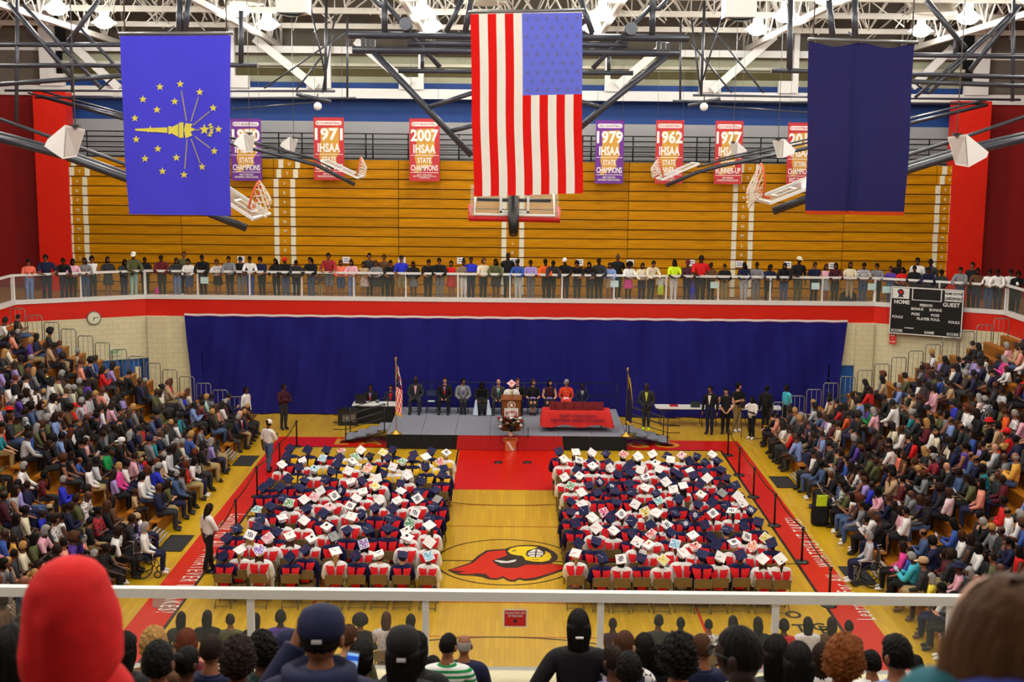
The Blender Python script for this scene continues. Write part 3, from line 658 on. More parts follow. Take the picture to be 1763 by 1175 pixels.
# ================================================================== GOALS, PIPES, SPEAKERS
PIPE = mat('dark_pipe', (64, 68, 78), 0.35, 0.5, 0.3, noise=0.2)
def px_tube(b, pts, Y, r, n=8):
    Ys = Y if isinstance(Y, (list, tuple)) else [Y]*len(pts)
    return b.tube([atY(x, y, q) for (x, y), q in zip(pts, Ys)], r, n)
NETM = mat('net_cord', (226, 214, 200), 0.8); RIMM = mat('rim_orange', (214, 84, 24), 0.4); GLS = mat('board_glass', (200, 206, 204), 0.08, 0.5, alpha=0.25)
BOARDW = mat('board_white', (226, 228, 226), 0.4)
def side_goal(name_lab, Y, boom, rod, sup, board_a, board_b, rim_p, net_dir, hub, br):
    t = empty('basketball_goal', (0, 0, 0)); tag(t, name_lab, 'basketball goal', 'basketball goals folded up to the roof')
    px_tube(MB(), boom, Y, br*0.78).build('boom', PIPE, t)
    px_tube(MB(), [(x, y-9 if br > .08 else y-5) for x, y in boom[:-1]], Y+0.3, br*0.42).build('boom', PIPE, t)
    px_tube(MB(), rod, Y-0.25, br*0.36).build('brace_rod', PIPE, t)
    for s_ in sup: px_tube(MB(), s_[:2], Y, br*(s_[2] if len(s_) > 2 else 0.75)*0.62).build('support_pipe', PIPE, t)
    a, b_ = atY(*board_a, Y), atY(*board_b, Y); d = b_-a; L = np.linalg.norm(d); d /= L; nrm = np.cross([0, 1.0, 0], d); nrm *= np.sign(nrm[2])
    Rm = np.stack([d, [0, 1, 0], nrm], 1); c = (a+b_)/2
    bo = MB().box(c, (L-0.08, 1.72, 0.02), 0, Rm).build('backboard', GLS, t)
    b = MB()
    for s in (-1, 1): b.box(c+d*s*(L/2-0.03), (0.06, 1.82, 0.06), 0, Rm); b.box(c+np.array([0, s*0.89, 0]), (L, 0.05, 0.06), 0, Rm)
    b.build('board_frame', BOARDW, bo)
    b = MB()
    for s in (-1, 1): b.box(c+d*(L*0.28)*0.5+d*s*0.2+nrm*0.02, (0.05, 0.6, 0.01), 0, Rm); b.box(c+d*(L*0.28)*0.5+np.array([0, s*0.29, 0])+nrm*0.02, (0.44, 0.05, 0.01), 0, Rm)
    b.build('target_square', BOARDW, bo)
    r0, r1 = atY(*rim_p[0], Y), atY(*rim_p[1], Y); rc = (r0+r1)/2; ru = (r1-r0); rad = np.linalg.norm(ru)/2; ru /= (2*rad)
    pts = [rc+rad*(math.cos(q)*ru+math.sin(q)*np.array([0, 1.0, 0])) for q in [2*math.pi*i/20 for i in range(20)]]
    ri = MB().tube(pts, 0.022, 6, closed=True); ri.tube([r0, b_-d*0.2], 0.03, 6); ri.build('rim', RIMM, t)
    nd = atY(*net_dir, Y)-rc; nl = np.linalg.norm(nd); b = MB(); K = 12
    rings = []
    for j in range(5):
        f = j/4; cc = rc+nd*f+np.array([0, 0, -0.10*f*f]); rr_ = rad*(1-0.42*f); uu = ru*(1-f*0.35)+np.array([0, 0, 0.0])
        rings.append([cc+rr_*(math.cos(q)*ru+math.sin(q)*np.array([0, 1.0, 0])) for q in [2*math.pi*(i+(j % 2)*0.5)/K for i in range(K)]])
    for j in range(4):
        for i in range(K):
            b.tube([rings[j][i], rings[j+1][i]], 0.011, 3, cap=False); b.tube([rings[j][i], rings[j+1][(i-1 if j % 2 == 0 else i+1) % K]], 0.011, 3, cap=False)
    b.build('net', NETM, t, kind='stuff')
    return t
YG = -6.0
side_goal('side basketball goal folded up behind the royal blue flag', YG, [(-25, 232), (110, 268), (230, 312), (330, 355), (372, 372), (424, 393)], [(-25, 196), (140, 255), (240, 292), (330, 330)],
    [((-25, 77), (300, 77)), ((-25, 113), (443, 112)), ((-25, 147), (300, 124)), ((15, 6), (130, 140), .8), ((30, 0), (28, 210), .6), ((170, 0), (118, 72), .8), ((122, 70), (125, 160), .5), ((309, 0), (309, 60), 1.0), ((325, 0), (318, 55), 1.0), ((415, 18), (415, 110), .8), ((40, 8), (172, 150), .6), ((135, 45), (215, 130), .5)],
    (372, 322), (452, 374), ((430, 366), (447, 312)), (462, 352), None, 0.105)
side_goal('side basketball goal folded up behind the dark navy flag', YG, [(1790, 233), (1655, 264), (1540, 300), (1440, 328), (1390, 342), (1331, 364)], [(1790, 192), (1660, 236), (1560, 268), (1450, 300)],
    [((1790, 98), (1460, 93)), ((1790, 134), (1328, 121)), ((1790, 149), (1500, 138)), ((1755, 10), (1670, 122), .8), ((1745, 0), (1743, 175), .6), ((1595, 0), (1662, 84), .9), ((1645, 60), (1643, 100), .5), ((1427, 0), (1434, 68), 1.0), ((1472, 0), (1472, 66), 1.0), ((1361, 0), (1359, 122), .9), ((1740, 24), (1600, 160), .6), ((1700, 60), (1575, 168), .5)],
    (1420, 304), (1310, 347), ((1312, 338), (1310, 282)), (1288, 334), None, 0.105)
YG2 = 12.0
side_goal('far side basketball goal folded up beside the purple 1970 banner', YG2, [(72, 166), (218, 206), (330, 232), (436, 256), (545, 284), (575, 300), (611, 318)], [(48, 160), (218, 200), (438, 245), (540, 272)],
    [((8, 156), (577, 157)), ((60, 168), (613, 169)), ((400, 188), (545, 176), .5), ((300, 45), (170, 155), .6), ((455, 152), (595, 55), .6), ((532, 0), (560, 128), .6), ((562, 0), (560, 157), .9), ((598, 30), (598, 168), .7), ((577, 25), (555, 160), .6), ((510, 155), (552, 100), .6), ((510, 162), (570, 175), 1.2)],
    (558, 276), (622, 306), ((616, 297), (622, 270)), (630, 292), None, 0.085)
side_goal('far side basketball goal folded up in front of the 1977 banner', YG2, [(1700, 180), (1560, 214), (1440, 244), (1386, 256), (1240, 286), (1200, 297), (1146, 320)], [(1700, 172), (1560, 206), (1390, 240), (1236, 274)],
    [((1757, 172), (1193, 164)), ((1700, 179), (1158, 174)), ((1420, 196), (1220, 182), .5), ((1460, 55), (1600, 162), .6), ((1315, 160), (1215, 35), .6), ((1250, 0), (1210, 138), .6), ((1213, 0), (1207, 165), .9), ((1172, 35), (1171, 172), .7), ((1190, 30), (1207, 165), .6), ((1260, 160), (1190, 75), .6), ((1240, 170), (1185, 182), 1.2)],
    (1198, 281), (1134, 309), ((1140, 299), (1134, 272)), (1122, 294), None, 0.085)
# centre goal swung up toward the roof
YC = -5.5
t = empty('basketball_goal', (0, 0, 0)); tag(t, 'centre basketball goal folded up under the American flag, glass board with red padding', 'basketball goal', 'basketball goals folded up to the roof')
for pts, r in (([(600, 60), (1186, 66)], .125), ([(607, 86), (1170, 92)], .125), ([(702, 75), (1080, 78)], .10), ([(686, 122), (1090, 126)], .08), ([(644, 90), (734, 186), (812, 268)], .11), ([(1148, 96), (1038, 186), (996, 222)], .11), ([(734, 186), (820, 158)], .08), ([(1038, 186), (996, 174)], .08), ([(775, 226), (825, 214)], .08), ([(662, 0), (662, 58)], .10), ([(1124, 0), (1123, 60)], .10), ([(640, -5), (655, 10), (662, 10)], .08), ([(1148, 0), (1134, 15), (1124, 15)], .08), ([(660, 0), (700, 50), (758, 116)], .085), ([(1120, 12), (1075, 60), (1020, 118)], .085), ([(795, 0), (768, 55)], .09), ([(812, -4), (801, 55)], .10), ([(1000, 0), (1020, 58)], .1), ([(727, 92), (727, 118)], .06), ([(1048, 92), (1048, 122)], .06)):
    px_tube(MB(), pts, YC, r*0.62, 10).build('truss_pipe', PIPE, t)
for px, py in ((699, 42), (1086, 50)): p = atY(px, py, YC-0.2); MB().tube([p+[0, -.15, 0], p+[0, .3, 0]], 0.13, 12).build('hub', PIPE, t)
for px, py in ((634, 74), (1142, 80)):
    b = MB(); p = atY(px, py, YC)
    for k in range(3): b.box(p+[(-.1+.1*k), 0, -.02*k], (.08, .14, .2))
    b.build('clamp', BLACK, t)
px_tube(MB(), [(884, 300), (884, 345)], YC-0.1, 0.10, 12).build('mast', BLACK, t)
p0, p1 = atY(884, 340, YC-0.35), atY(884, 405, YC-0.75); b = MB(); b.tube([p0, p0+(p1-p0)*0.5, p1], [0.10, 0.115, 0.09], 14); b.build('ram_housing', BLACK, t)
# glass board leaning: lower edge nearer
bl, br_, tr_, tl_ = atY(808, 376, YC-0.3), atY(963, 379, YC-0.3), atY(961, 322, YC+0.1), atY(811, 318, YC+0.1)
bo = MB().add([bl, br_, tr_, tl_, bl+[0, .02, 0], br_+[0, .02, 0], tr_+[0, .02, 0], tl_+[0, .02, 0]], [(0, 1, 2, 3), (7, 6, 5, 4), (0, 4, 5, 1), (1, 5, 6, 2), (2, 6, 7, 3), (3, 7, 4, 0)]).build('backboard', mat('board_clear', (200, 215, 205), 0.06, 0.5, alpha=0.15), t)
b = MB(); b.tube([tl_+[0.1, -.02, 0], bl+[0.1, -.02, .08], br_+[-.1, -.02, .08], tr_+[-.1, -.02, 0]], 0.035, 4); b.build('board_frame', BOARDW, bo)
b = MB(); b.tube([tl_+[0, 0, -.45], bl, br_, tr_+[0, 0, -.45]], 0.06, 8); b.build('padding', mat('pad_red', (190, 24, 26), 0.6), bo)
c0 = (bl+br_)/2+np.array([0, 0.03, 0.12]); b = MB()
for s in (-1, 1): b.box(c0+[s*0.28, 0, 0.2], (0.05, 0.02, 0.4)); b.box(c0+[0, 0, 0.2+s*0.18], (0.6, 0.02, 0.05))
b.build('target_square', BOARDW, bo)
px_tube(MB(), [(822, 344), (948, 346)], YC-0.05, 0.04).build('brace_rod', BLACK, t)

# hanging white speakers
SPK = mat('speaker_white', (232, 230, 228), 0.5, noise=0.05)
def speaker(face, tail, depth, t_, lab):
    """wedge cabinet: broad front quad, tapering to a short rear edge"""
    Y = CAMP[1]+t_*0.99
    TL, TR, BR, BL = face
    near = [atY(*TL, Y), atY(*BL, Y), atY(*tail[1], Y), atY(*tail[0], Y)]; far = [atY(*TR, Y+depth), atY(*BR, Y+depth)]
    w = far[0]-near[0]; far += [near[2]+w*.55, near[3]+w*.55]; P = np.array(near+far)
    t = MB().add(P, [(0, 1, 2, 3), (7, 6, 5, 4), (0, 4, 5, 1), (1, 5, 6, 2), (2, 6, 7, 3), (3, 7, 4, 0)]).build('hanging_speaker', SPK); tag(t, lab, 'speaker', 'hanging white speakers')
    top = (P[0]+P[4])/2
    MB().tube([top+[0, 0, -.05], np.array([top[0], top[1], LAMP_Z+1.5])], 0.011, 5).build('cable', STEEL, t)
    MB().box(top+[0, 0, 0.02], (0.16, 0.14, 0.05)).build('bracket', BLACK, t)
    c = P[[0, 4, 5, 1]].mean(0); g = (P[[0, 4, 5, 1]]-c)*.86+c; n = np.cross(g[1]-g[0], g[3]-g[0]); n /= np.linalg.norm(n); n *= np.sign(np.dot(n, c-P.mean(0)))
    MB().add(g+n*.008, [(0, 1, 2, 3)]).build('grille', mat('speaker_grille', (196, 194, 190), 0.7), t)
speaker([(112, 215), (147, 223), (132, 270), (108, 274)], [(82, 240), (76, 252)], 0.5, 24.0, 'large white speaker hanging near the clock side wall')
speaker([(419, 229), (440, 233), (434, 262), (424, 262)], [(405, 241), (402, 248)], 0.5, 41, 'white speaker hanging in front of the purple 1970 banner')
speaker([(498, 236), (513, 240), (507, 261), (499, 262)], [(485, 245), (482, 251)], 0.45, 49, 'small white speaker between the 1970 and 1971 banners')
speaker([(1664, 231), (1631, 236), (1645, 284), (1668, 288)], [(1702, 262), (1699, 271)], 0.5, 24.0, 'large white speaker hanging near the scoreboard side wall')
speaker([(1350, 239), (1330, 243), (1338, 272), (1348, 272)], [(1370, 258), (1367, 265)], 0.5, 41, 'white speaker hanging beside the dark navy flag')
speaker([(1270, 244), (1255, 248), (1261, 269), (1269, 270)], [(1286, 259), (1284, 265)], 0.45, 49, 'small white speaker in front of the 1977 banner')
for px0, px1, py, lab in ((475, 528, 28, 'clock side'), (1249, 1302, 36, 'scoreboard side')):
    a = atY(px0, py, 0.0); b_ = atY(px1, py, 0.0); w = b_[0]-a[0]
    t = MB().bbox((a[0], 0, a[2]+0.1), (b_[0], 0.7, a[2]+1.3)).build('ceiling_speaker', SPK); tag(t, f'big square white speaker cluster hung from the roof, {lab}', 'speaker', 'roof speaker clusters')
    b = MB(); n = 8
    for i in range(n):
        f0, f1_ = i/n, (i+1)/n
        b.add([(a[0]+w*f0, -.01, a[2]+0.1-0.12*math.sin(f0*math.pi)), (a[0]+w*f1_, -.01, a[2]+0.1-0.12*math.sin(f1_*math.pi)), (a[0]+w*f1_, .7, a[2]+0.1), (a[0]+w*f0, .7, a[2]+0.1)], [(0, 1, 2, 3)])
    b.build('lower_grille', mat('speaker_grille', (196, 194, 190)), t)
    for s in (0.1, 0.9): MB().tube([(a[0]+w*s, .3, a[2]+1.3), (a[0]+w*s, .3, 17.5)], 0.02, 5).build('cable', STEEL, t)
for i, (px, py, w) in enumerate(((425, 6, 60), (835, 6, 76), (1604, 24, 84))):
    p = atY(px, py, 12.0); r = w/2*(p[1]-CAMP[1])/F*1.0
    o = MB().lathe([(r*0.7, 0.35), (r*0.75, 0.3), (r*0.98, 0.05), (r, 0.0), (r*0.93, -0.02), (r*0.6, 0.05)], p, 24).build('duct_diffuser', mat('duct_paint', (180, 172, 158), 0.5)); tag(o, f'round ventilation diffuser under the roof, {ONES[i]} from the clock side', 'vent', 'round roof vents')
# small white pulley balls under the pipes
for px, py, lab in ((547, 183, 'left of the 1971 banner'), (1212, 184, 'above the 1962 banner')):
    p = atY(px, py, YG2-0.3); o = MB().sphere(p, 0.14, 12, 8).build('pulley_ball', SPK); tag(o, 'small white round pulley ball under a black pipe, '+('beside the 1971 banner' if px < 800 else 'above the 1962 banner'), 'pulley')
    MB().tube([p+[0, 0, .1], p+[0, 0, .4]], 0.02, 5).build('hook', BLACK, o)

# ================================================================== SCOREBOARD, CLOCK, DOORS, SIGNS
a2, b2 = np.array([14.45, FARY, 0]), np.array([18.75, 16.0, 0]); dd = (b2-a2)/np.linalg.norm(b2-a2); nn = np.array([dd[1], -dd[0], 0])
def on_chamfer(px, py, off=0.35):
    v = ray(px, py); p0 = a2+nn*off; tt = np.dot(p0-CAMP, nn)/np.dot(v, nn); return CAMP+tt*v
sb = [on_chamfer(*q) for q in ((1534, 491), (1660, 503), (1655, 585), (1531, 571))]
bx = sb[1]-sb[0]; bw = np.linalg.norm(bx); by = sb[0]-sb[3]; bh = np.linalg.norm(by); Ms = frame((sb[0]+sb[1]+sb[2]+sb[3])/4, dd, (0, 0, 1)); bw = 2.72; bh = 1.86
t = empty('scoreboard', (0, 0, 0)); tag(t, 'black electronic scoreboard with white lettering on the angled balcony corner', 'scoreboard')
def sbbox(x, y, z, w, h, d, m, nm, par=None):
    MB_ = MB().box((0, 0, 0), (w, h, d)); V = MB_.v[0]+[x, y, z]; MB_.v[0] = V @ Ms[:3, :3].T+Ms[:3, 3]; return MB_.build(nm, m, par or t)
SBK = mat('board_black', (16, 20, 18), 0.4); sbbox(0, 0, -0.08, bw, bh, 0.16, SBK, 'cabinet')
for x, y, w, h in ((0, bh/2-.02, bw, .04), (0, -bh/2+.02, bw, .04), (-bw/2+.02, 0, .04, bh), (bw/2-.02, 0, .04, bh)): sbbox(x, y, 0.01, w, h, 0.02, WHITE, 'border')
sbbox(-bw*.36, bh*.36, .005, bw*.235, bh*.22, .01, WHITE, 'emblem_panel'); sbbox(bw*.36, bh*.36, .005, bw*.235, bh*.22, .01, WHITE, 'name_panel')
sbbox(0, bh*.36, .004, bw*.41, bh*.26, .01, WHITE, 'clock_border'); sbbox(0, bh*.36, .008, bw*.38, bh*.225, .012, SBK, 'clock_display')
SBW = mat('sign_white', (232, 234, 232), 0.6)
def sbtext(s, x, y, h, m=None, sx=1.0):
    M = Ms.copy(); M[:3, 3] = Ms[:3, 3]+Ms[:3, 0]*x*bw+Ms[:3, 1]*y*bh+Ms[:3, 2]*0.025
    return meshobj('lettering', text_mesh(s, h, M, m or SBW, ext=0.003, sx=sx, bold=0.025), t)
for s, x, y, h in (('HOME', -.34, .175, .21), ('GUEST', .34, .175, .21), ('PERIOD', 0, .135, .14), ('BONUS', -.12, .05, .14), ('BONUS', .13, .05, .14), ('POSS', -.14, -.06, .14), ('POSS', .13, -.06, .14), ('FOULS', -.39, -.14, .14), ('FOULS', .39, -.18, .14), ('PLAYER FOUL', .04, -.15, .14), ('SCORE', -.39, -.43, .14), ('SCORE', .38, -.43, .14), ('GAME', .06, -.43, .14)): sbtext(s, x, y, h)
sbtext('HOME OF THE', .36, .41, .12, INK, .85); sbtext('CARDINALS', .36, .31, .15, INK, .85)
sbbox(-.22*bw, -.36*bh, .015, .35, .03, .01, SBW, 'maker_line')
b = MB(); pl = [(-.10, .0), (-.14, .1), (-.05, .16), (.02, .17), (.1, .1), (.13, .0), (.06, -.08), (.12, -.16), (.0, -.14), (-.12, -.16), (-.06, -.08)]
M = Ms.copy(); M[:3, 3] = Ms[:3, 3]-Ms[:3, 0]*.36*bw+Ms[:3, 1]*.36*bh+Ms[:3, 2]*.02; b.prism(pl, M, .006); b.build('emblem', INK, t)
b = MB(); M2 = M.copy(); M2[:3, 3] += Ms[:3, 2]*.006; b.prism([(-.05, .1), (.05, .1), (.08, .03), (0, -.03), (-.07, .03)], M2, .004); b.build('emblem_crest', P_RED, t)
p = on_chamfer(1537, 583, 0.2); M = frame(p, dd, (0, 0, 1))
o = MB().prism([(-.13, .23), (-.13, -.23), (.13, -.23), (.13, .23)][::-1], M, .02).build('fire_sign', mat('sign_red', (214, 40, 36), .5)); tag(o, 'small red sign with white marks on the wall just below the scoreboard', 'sign')
M[:3, 3] += M[:3, 2]*.01
for s, y, h in (('FIRE', .12, .09), ('i', 0.0, .12), ('ALARM', -.13, .07)): M3 = M.copy(); M3[:3, 3] += M[:3, 1]*y; meshobj('lettering', text_mesh(s, h, M3, SBW, ext=.002), o)

# wall clock on the clock side fascia
a3, b3 = np.array([-18.75, 16.0, 0]), np.array([-14.45, FARY, 0]); d3 = (b3-a3)/np.linalg.norm(b3-a3); n3 = np.array([d3[1], -d3[0], 0])
def on_ch2(px, py, off): v = ray(px, py); p0 = a3+n3*off; return CAMP+np.dot(p0-CAMP, n3)/np.dot(v, n3)*v
M = frame(on_ch2(162, 548, 0.06), d3, (0, 0, 1))
circ = lambda r, n=28: [(r*math.cos(2*math.pi*i/n), r*math.sin(2*math.pi*i/n)) for i in range(n)]
o = MB().prism(circ(.27), M, .06).build('wall_clock', STEEL); tag(o, 'round white wall clock on the red fascia', 'clock')
M2 = M.copy(); M2[:3, 3] += M[:3, 2]*.006; MB().prism(circ(.235), M2, .005).build('dial', mat('clock_dial', (226, 228, 200), .5), o)
b = MB(); M2[:3, 3] += M[:3, 2]*.006
for ang, ln, w in ((80, .17, .022), (200, .12, .03)):
    a = math.radians(90-ang); ux, uy = math.cos(a), math.sin(a); b.prism([(-uy*w/2-ux*.03, ux*w/2-uy*.03), (uy*w/2-ux*.03, -ux*w/2-uy*.03), (ux*ln+uy*w/3, uy*ln-ux*w/3), (ux*ln-uy*w/3, uy*ln+ux*w/3)], M2, .003)
b.build('hands', INK, o)
b = MB()
for k in range(12):
    a = math.pi*k/6; b.prism([(.19*math.cos(a)-.008, .19*math.sin(a)-.008), (.19*math.cos(a)+.008, .19*math.sin(a)-.008), (.19*math.cos(a)+.008, .19*math.sin(a)+.008), (.19*math.cos(a)-.008, .19*math.sin(a)+.008)], M2, .003)
b.build('hour_marks', INK, o)
# blue doors
BLUED = mat('door_blue', (30, 84, 160), 0.45, noise=0.08)
def door(nm, c, d, n, w, h, lab, win=True):
    M = frame(c, d, (0, 0, 1)); t = empty(nm, (0, 0, 0)); tag(t, lab, None, None, 'structure')
    MB().prism([(-w/2, 0), (w/2, 0), (w/2, h), (-w/2, h)], M, .05).build('door_leaf', BLUED, t)
    Mi = M.copy(); Mi[:3, 3] += M[:3, 2]*.012
    if win: MB().prism([(w*.12, h*.45), (w*.34, h*.45), (w*.34, h*.88), (w*.12, h*.88)], Mi, .01).build('door_window', mat('pale_pane', (230, 216, 170), .2), t)  # window pane in one flat pale cream
    MB().prism([(-w*.42, h*.42), (w*.42, h*.42), (w*.42, h*.47), (-w*.42, h*.47)], Mi, .03).build('push_bar', STEEL, t)
    b = MB()
    for x0, x1, z0, z1 in ((-w/2-.06, -w/2, 0, h+.06), (w/2, w/2+.06, 0, h+.06), (-w/2, w/2, h, h+.06)): b.prism([(x0, z0), (x1, z0), (x1, z1), (x0, z1)], Mi, .06)
    b.build('door_frame', mat('frame_blue', (40, 74, 120), .5), t)
for k, (px, w) in enumerate(((190, 0.95), (228, 0.95), (262, .95))):
    pz = on_ch2(px, 640, 0.05); pz[2] = 0; door(f'door_{k+1}', pz+n3*0.02, d3, n3, w, 2.12, 'blue steel door with slim window under the clock, '+ONES[k]+' from the stand')
door('door_4', (13.62, FARY-0.03, 0), (1, 0, 0), None, .8, 2.1, 'blue door at the edge of the curtain, scoreboard side', False)
M = frame(on_ch2(197, 607, 0.05), d3, (0, 0, 1)); o = MB().prism([(-.22, -.13), (.22, -.13), (.22, .13), (-.22, .13)], M, .06).build('exit_sign', mat('exit_white', (214, 222, 196), .5)); tag(o, 'small exit sign with green letters above the blue doors', 'sign')
M[:3, 3] += M[:3, 2]*.008; meshobj('lettering', text_mesh('EXIT', .19, M, mat('exit_green', (80, 150, 80), .5), ext=.003), o)
# sign on the near glass
M = frame(atY(887, 1065, -18.03) if False else atY(887, 1065, -18.13), (1, 0, 0), (0, 0, 1))
o = MB().prism([(-.135, -.105), (.135, -.105), (.135, .105), (-.135, .105)], M, .004).build('railing_sign', SBW); tag(o, 'red notice asking people to stay off the railings, on the near glass', 'sign')
M[:3, 3] += M[:3, 2]*.003; MB().prism([(-.122, -.092), (.122, -.092), (.122, .092), (-.122, .092)], M, .002).build('red_field', mat('sign_red', (196, 30, 26), .5), o)
for s, y, h in (('PLEASE STAY OFF', .062, .034), ('OF RAILINGS', .028, .034)): M3 = M.copy(); M3[:3, 3] += M[:3, 1]*y+M[:3, 2]*.004; meshobj('lettering', text_mesh(s, h, M3, SBW, ext=.001, sx=.85, bold=.01), o)
M3 = M.copy(); M3[:3, 3] += -M[:3, 1]*.03+M[:3, 2]*.004; MB().prism([(-.02, -.01), (.0, -.025), (.022, -.012), (.012, .018), (-.012, .022)], M3, .002).build('emblem', INK, o)
# ================================================================== PEOPLE: bodies grown over jointed skeletons
class Sk:
    def __init__(s): s.v = []; s.r = []; s.e = []; s.tag = []
    def j(s, p, r, tag, parent=None):
        s.v.append([float(q) for q in p]); s.r.append(r if isinstance(r, tuple) else (r, r)); s.tag.append(tag)
        i = len(s.v)-1
        if parent is not None: s.e.append((parent, i))
        return i
def grow(sk, sub=1):
    me = bpy.data.meshes.new('body'); me.from_pydata(sk.v, sk.e, [])
    o = bpy.data.objects.new('body', me); COL.objects.link(o)
    o.modifiers.new('s', 'SKIN')
    d = me.skin_vertices[0].data
    for i, r in enumerate(sk.r): d[i].radius = r
    for q in d: q.use_root = False
    d[0].use_root = True
    su = o.modifiers.new('u', 'SUBSURF'); su.levels = sub; su.render_levels = sub
    dg = bpy.context.evaluated_depsgraph_get()
    out = bpy.data.meshes.new_from_object(o.evaluated_get(dg))
    COL.objects.unlink(o); bpy.data.objects.remove(o)
    n = len(out.vertices); V = np.empty(n*3); out.vertices.foreach_get('co', V); V = V.reshape(-1, 3)
    Fc = [tuple(p.vertices) for p in out.polygons]; bpy.data.meshes.remove(out); bpy.data.meshes.remove(me)
    return V, Fc
def head_shape(V, hc, Rh, face=True):
    """pull the head onto an anatomical profile: skull, brow, nose, chin"""
    L = (V-hc) @ Rh
    r = np.linalg.norm(L, axis=1); d = L/np.maximum(r, 1e-6)[:, None]
    a, b, c = 0.077, 0.097, 0.118
    k = 1/np.sqrt((d[:, 0]/a)**2+(d[:, 1]/b)**2+(d[:, 2]/c)**2)
    jaw = np.clip(-d[:, 2]-0.15, 0, 1)
    k = k*(1-0.10*jaw*np.abs(d[:, 0])*2)
    if face:
        fr = np.clip(-d[:, 1], 0, 1)
        nose = np.exp(-((d[:, 0]/0.16)**2+((d[:, 2]+0.18)/0.22)**2))*fr
        eye = np.exp(-(((np.abs(d[:, 0])-0.36)/0.16)**2+((d[:, 2]-0.05)/0.14)**2))*fr
        ear = np.exp(-((d[:, 1]-0.08)/0.18)**2-((d[:, 2]+0.05)/0.24)**2)*np.clip(np.abs(d[:, 0])-0.8, 0, 1)*5
        k = k*(1+0.20*nose-0.05*eye+0.09*np.clip(ear, 0, 1))
    return hc+(d*k[:, None]) @ Rh.T
def rotx(a): c, s = math.cos(a), math.sin(a); return np.array([[1, 0, 0], [0, c, -s], [0, s, c]])
def rotz(a): c, s = math.cos(a), math.sin(a); return np.array([[c, -s, 0], [s, c, 0], [0, 0, 1]])

ARMS = {  # elbow, wrist offsets (x mirrored), measured from the shoulder; hand direction
 'lap':    ((.06, -.07, -.27), (-.09, -.27, -.38), (-.05, -.09, -.03)),
 'knees':  ((.05, -.12, -.25), (-.03, -.36, -.36), (-.01, -.10, -.04)),
 'phone':  ((.05, -.12, -.26), (-.11, -.30, -.17), (-.02, -.08, .05)),
 'clap':   ((.07, -.10, -.26), (-.15, -.30, -.16), (-.01, -.08, .05)),
 'cross':  ((.06, -.09, -.27), (-.17, -.20, -.22), (-.10, -.02, .01)),
 'rail':   ((.06, -.22, -.24), (-.06, -.45, -.30), (-.05, -.08, .0)),
 'down':   ((.05, .02, -.28), (.06, -.02, -.55), (.0, -.03, -.10)),
 'clasp':  ((.07, .0, -.28), (-.12, -.17, -.46), (-.05, -.03, -.06)),
 'hips':   ((.16, .06, -.24), (.02, -.03, -.40), (-.05, -.06, -.03)),
 'cheek':  ((.02, -.16, -.24), (-.12, -.18, .06), (-.02, .02, .09)),
 'face':   ((.08, -.20, -.14), (-.06, -.30, .12), (-.02, -.02, .09)),
 'behind': ((.09, .10, -.26), (-.08, .16, -.46), (-.06, .01, -.06)),
}
BODY = {}
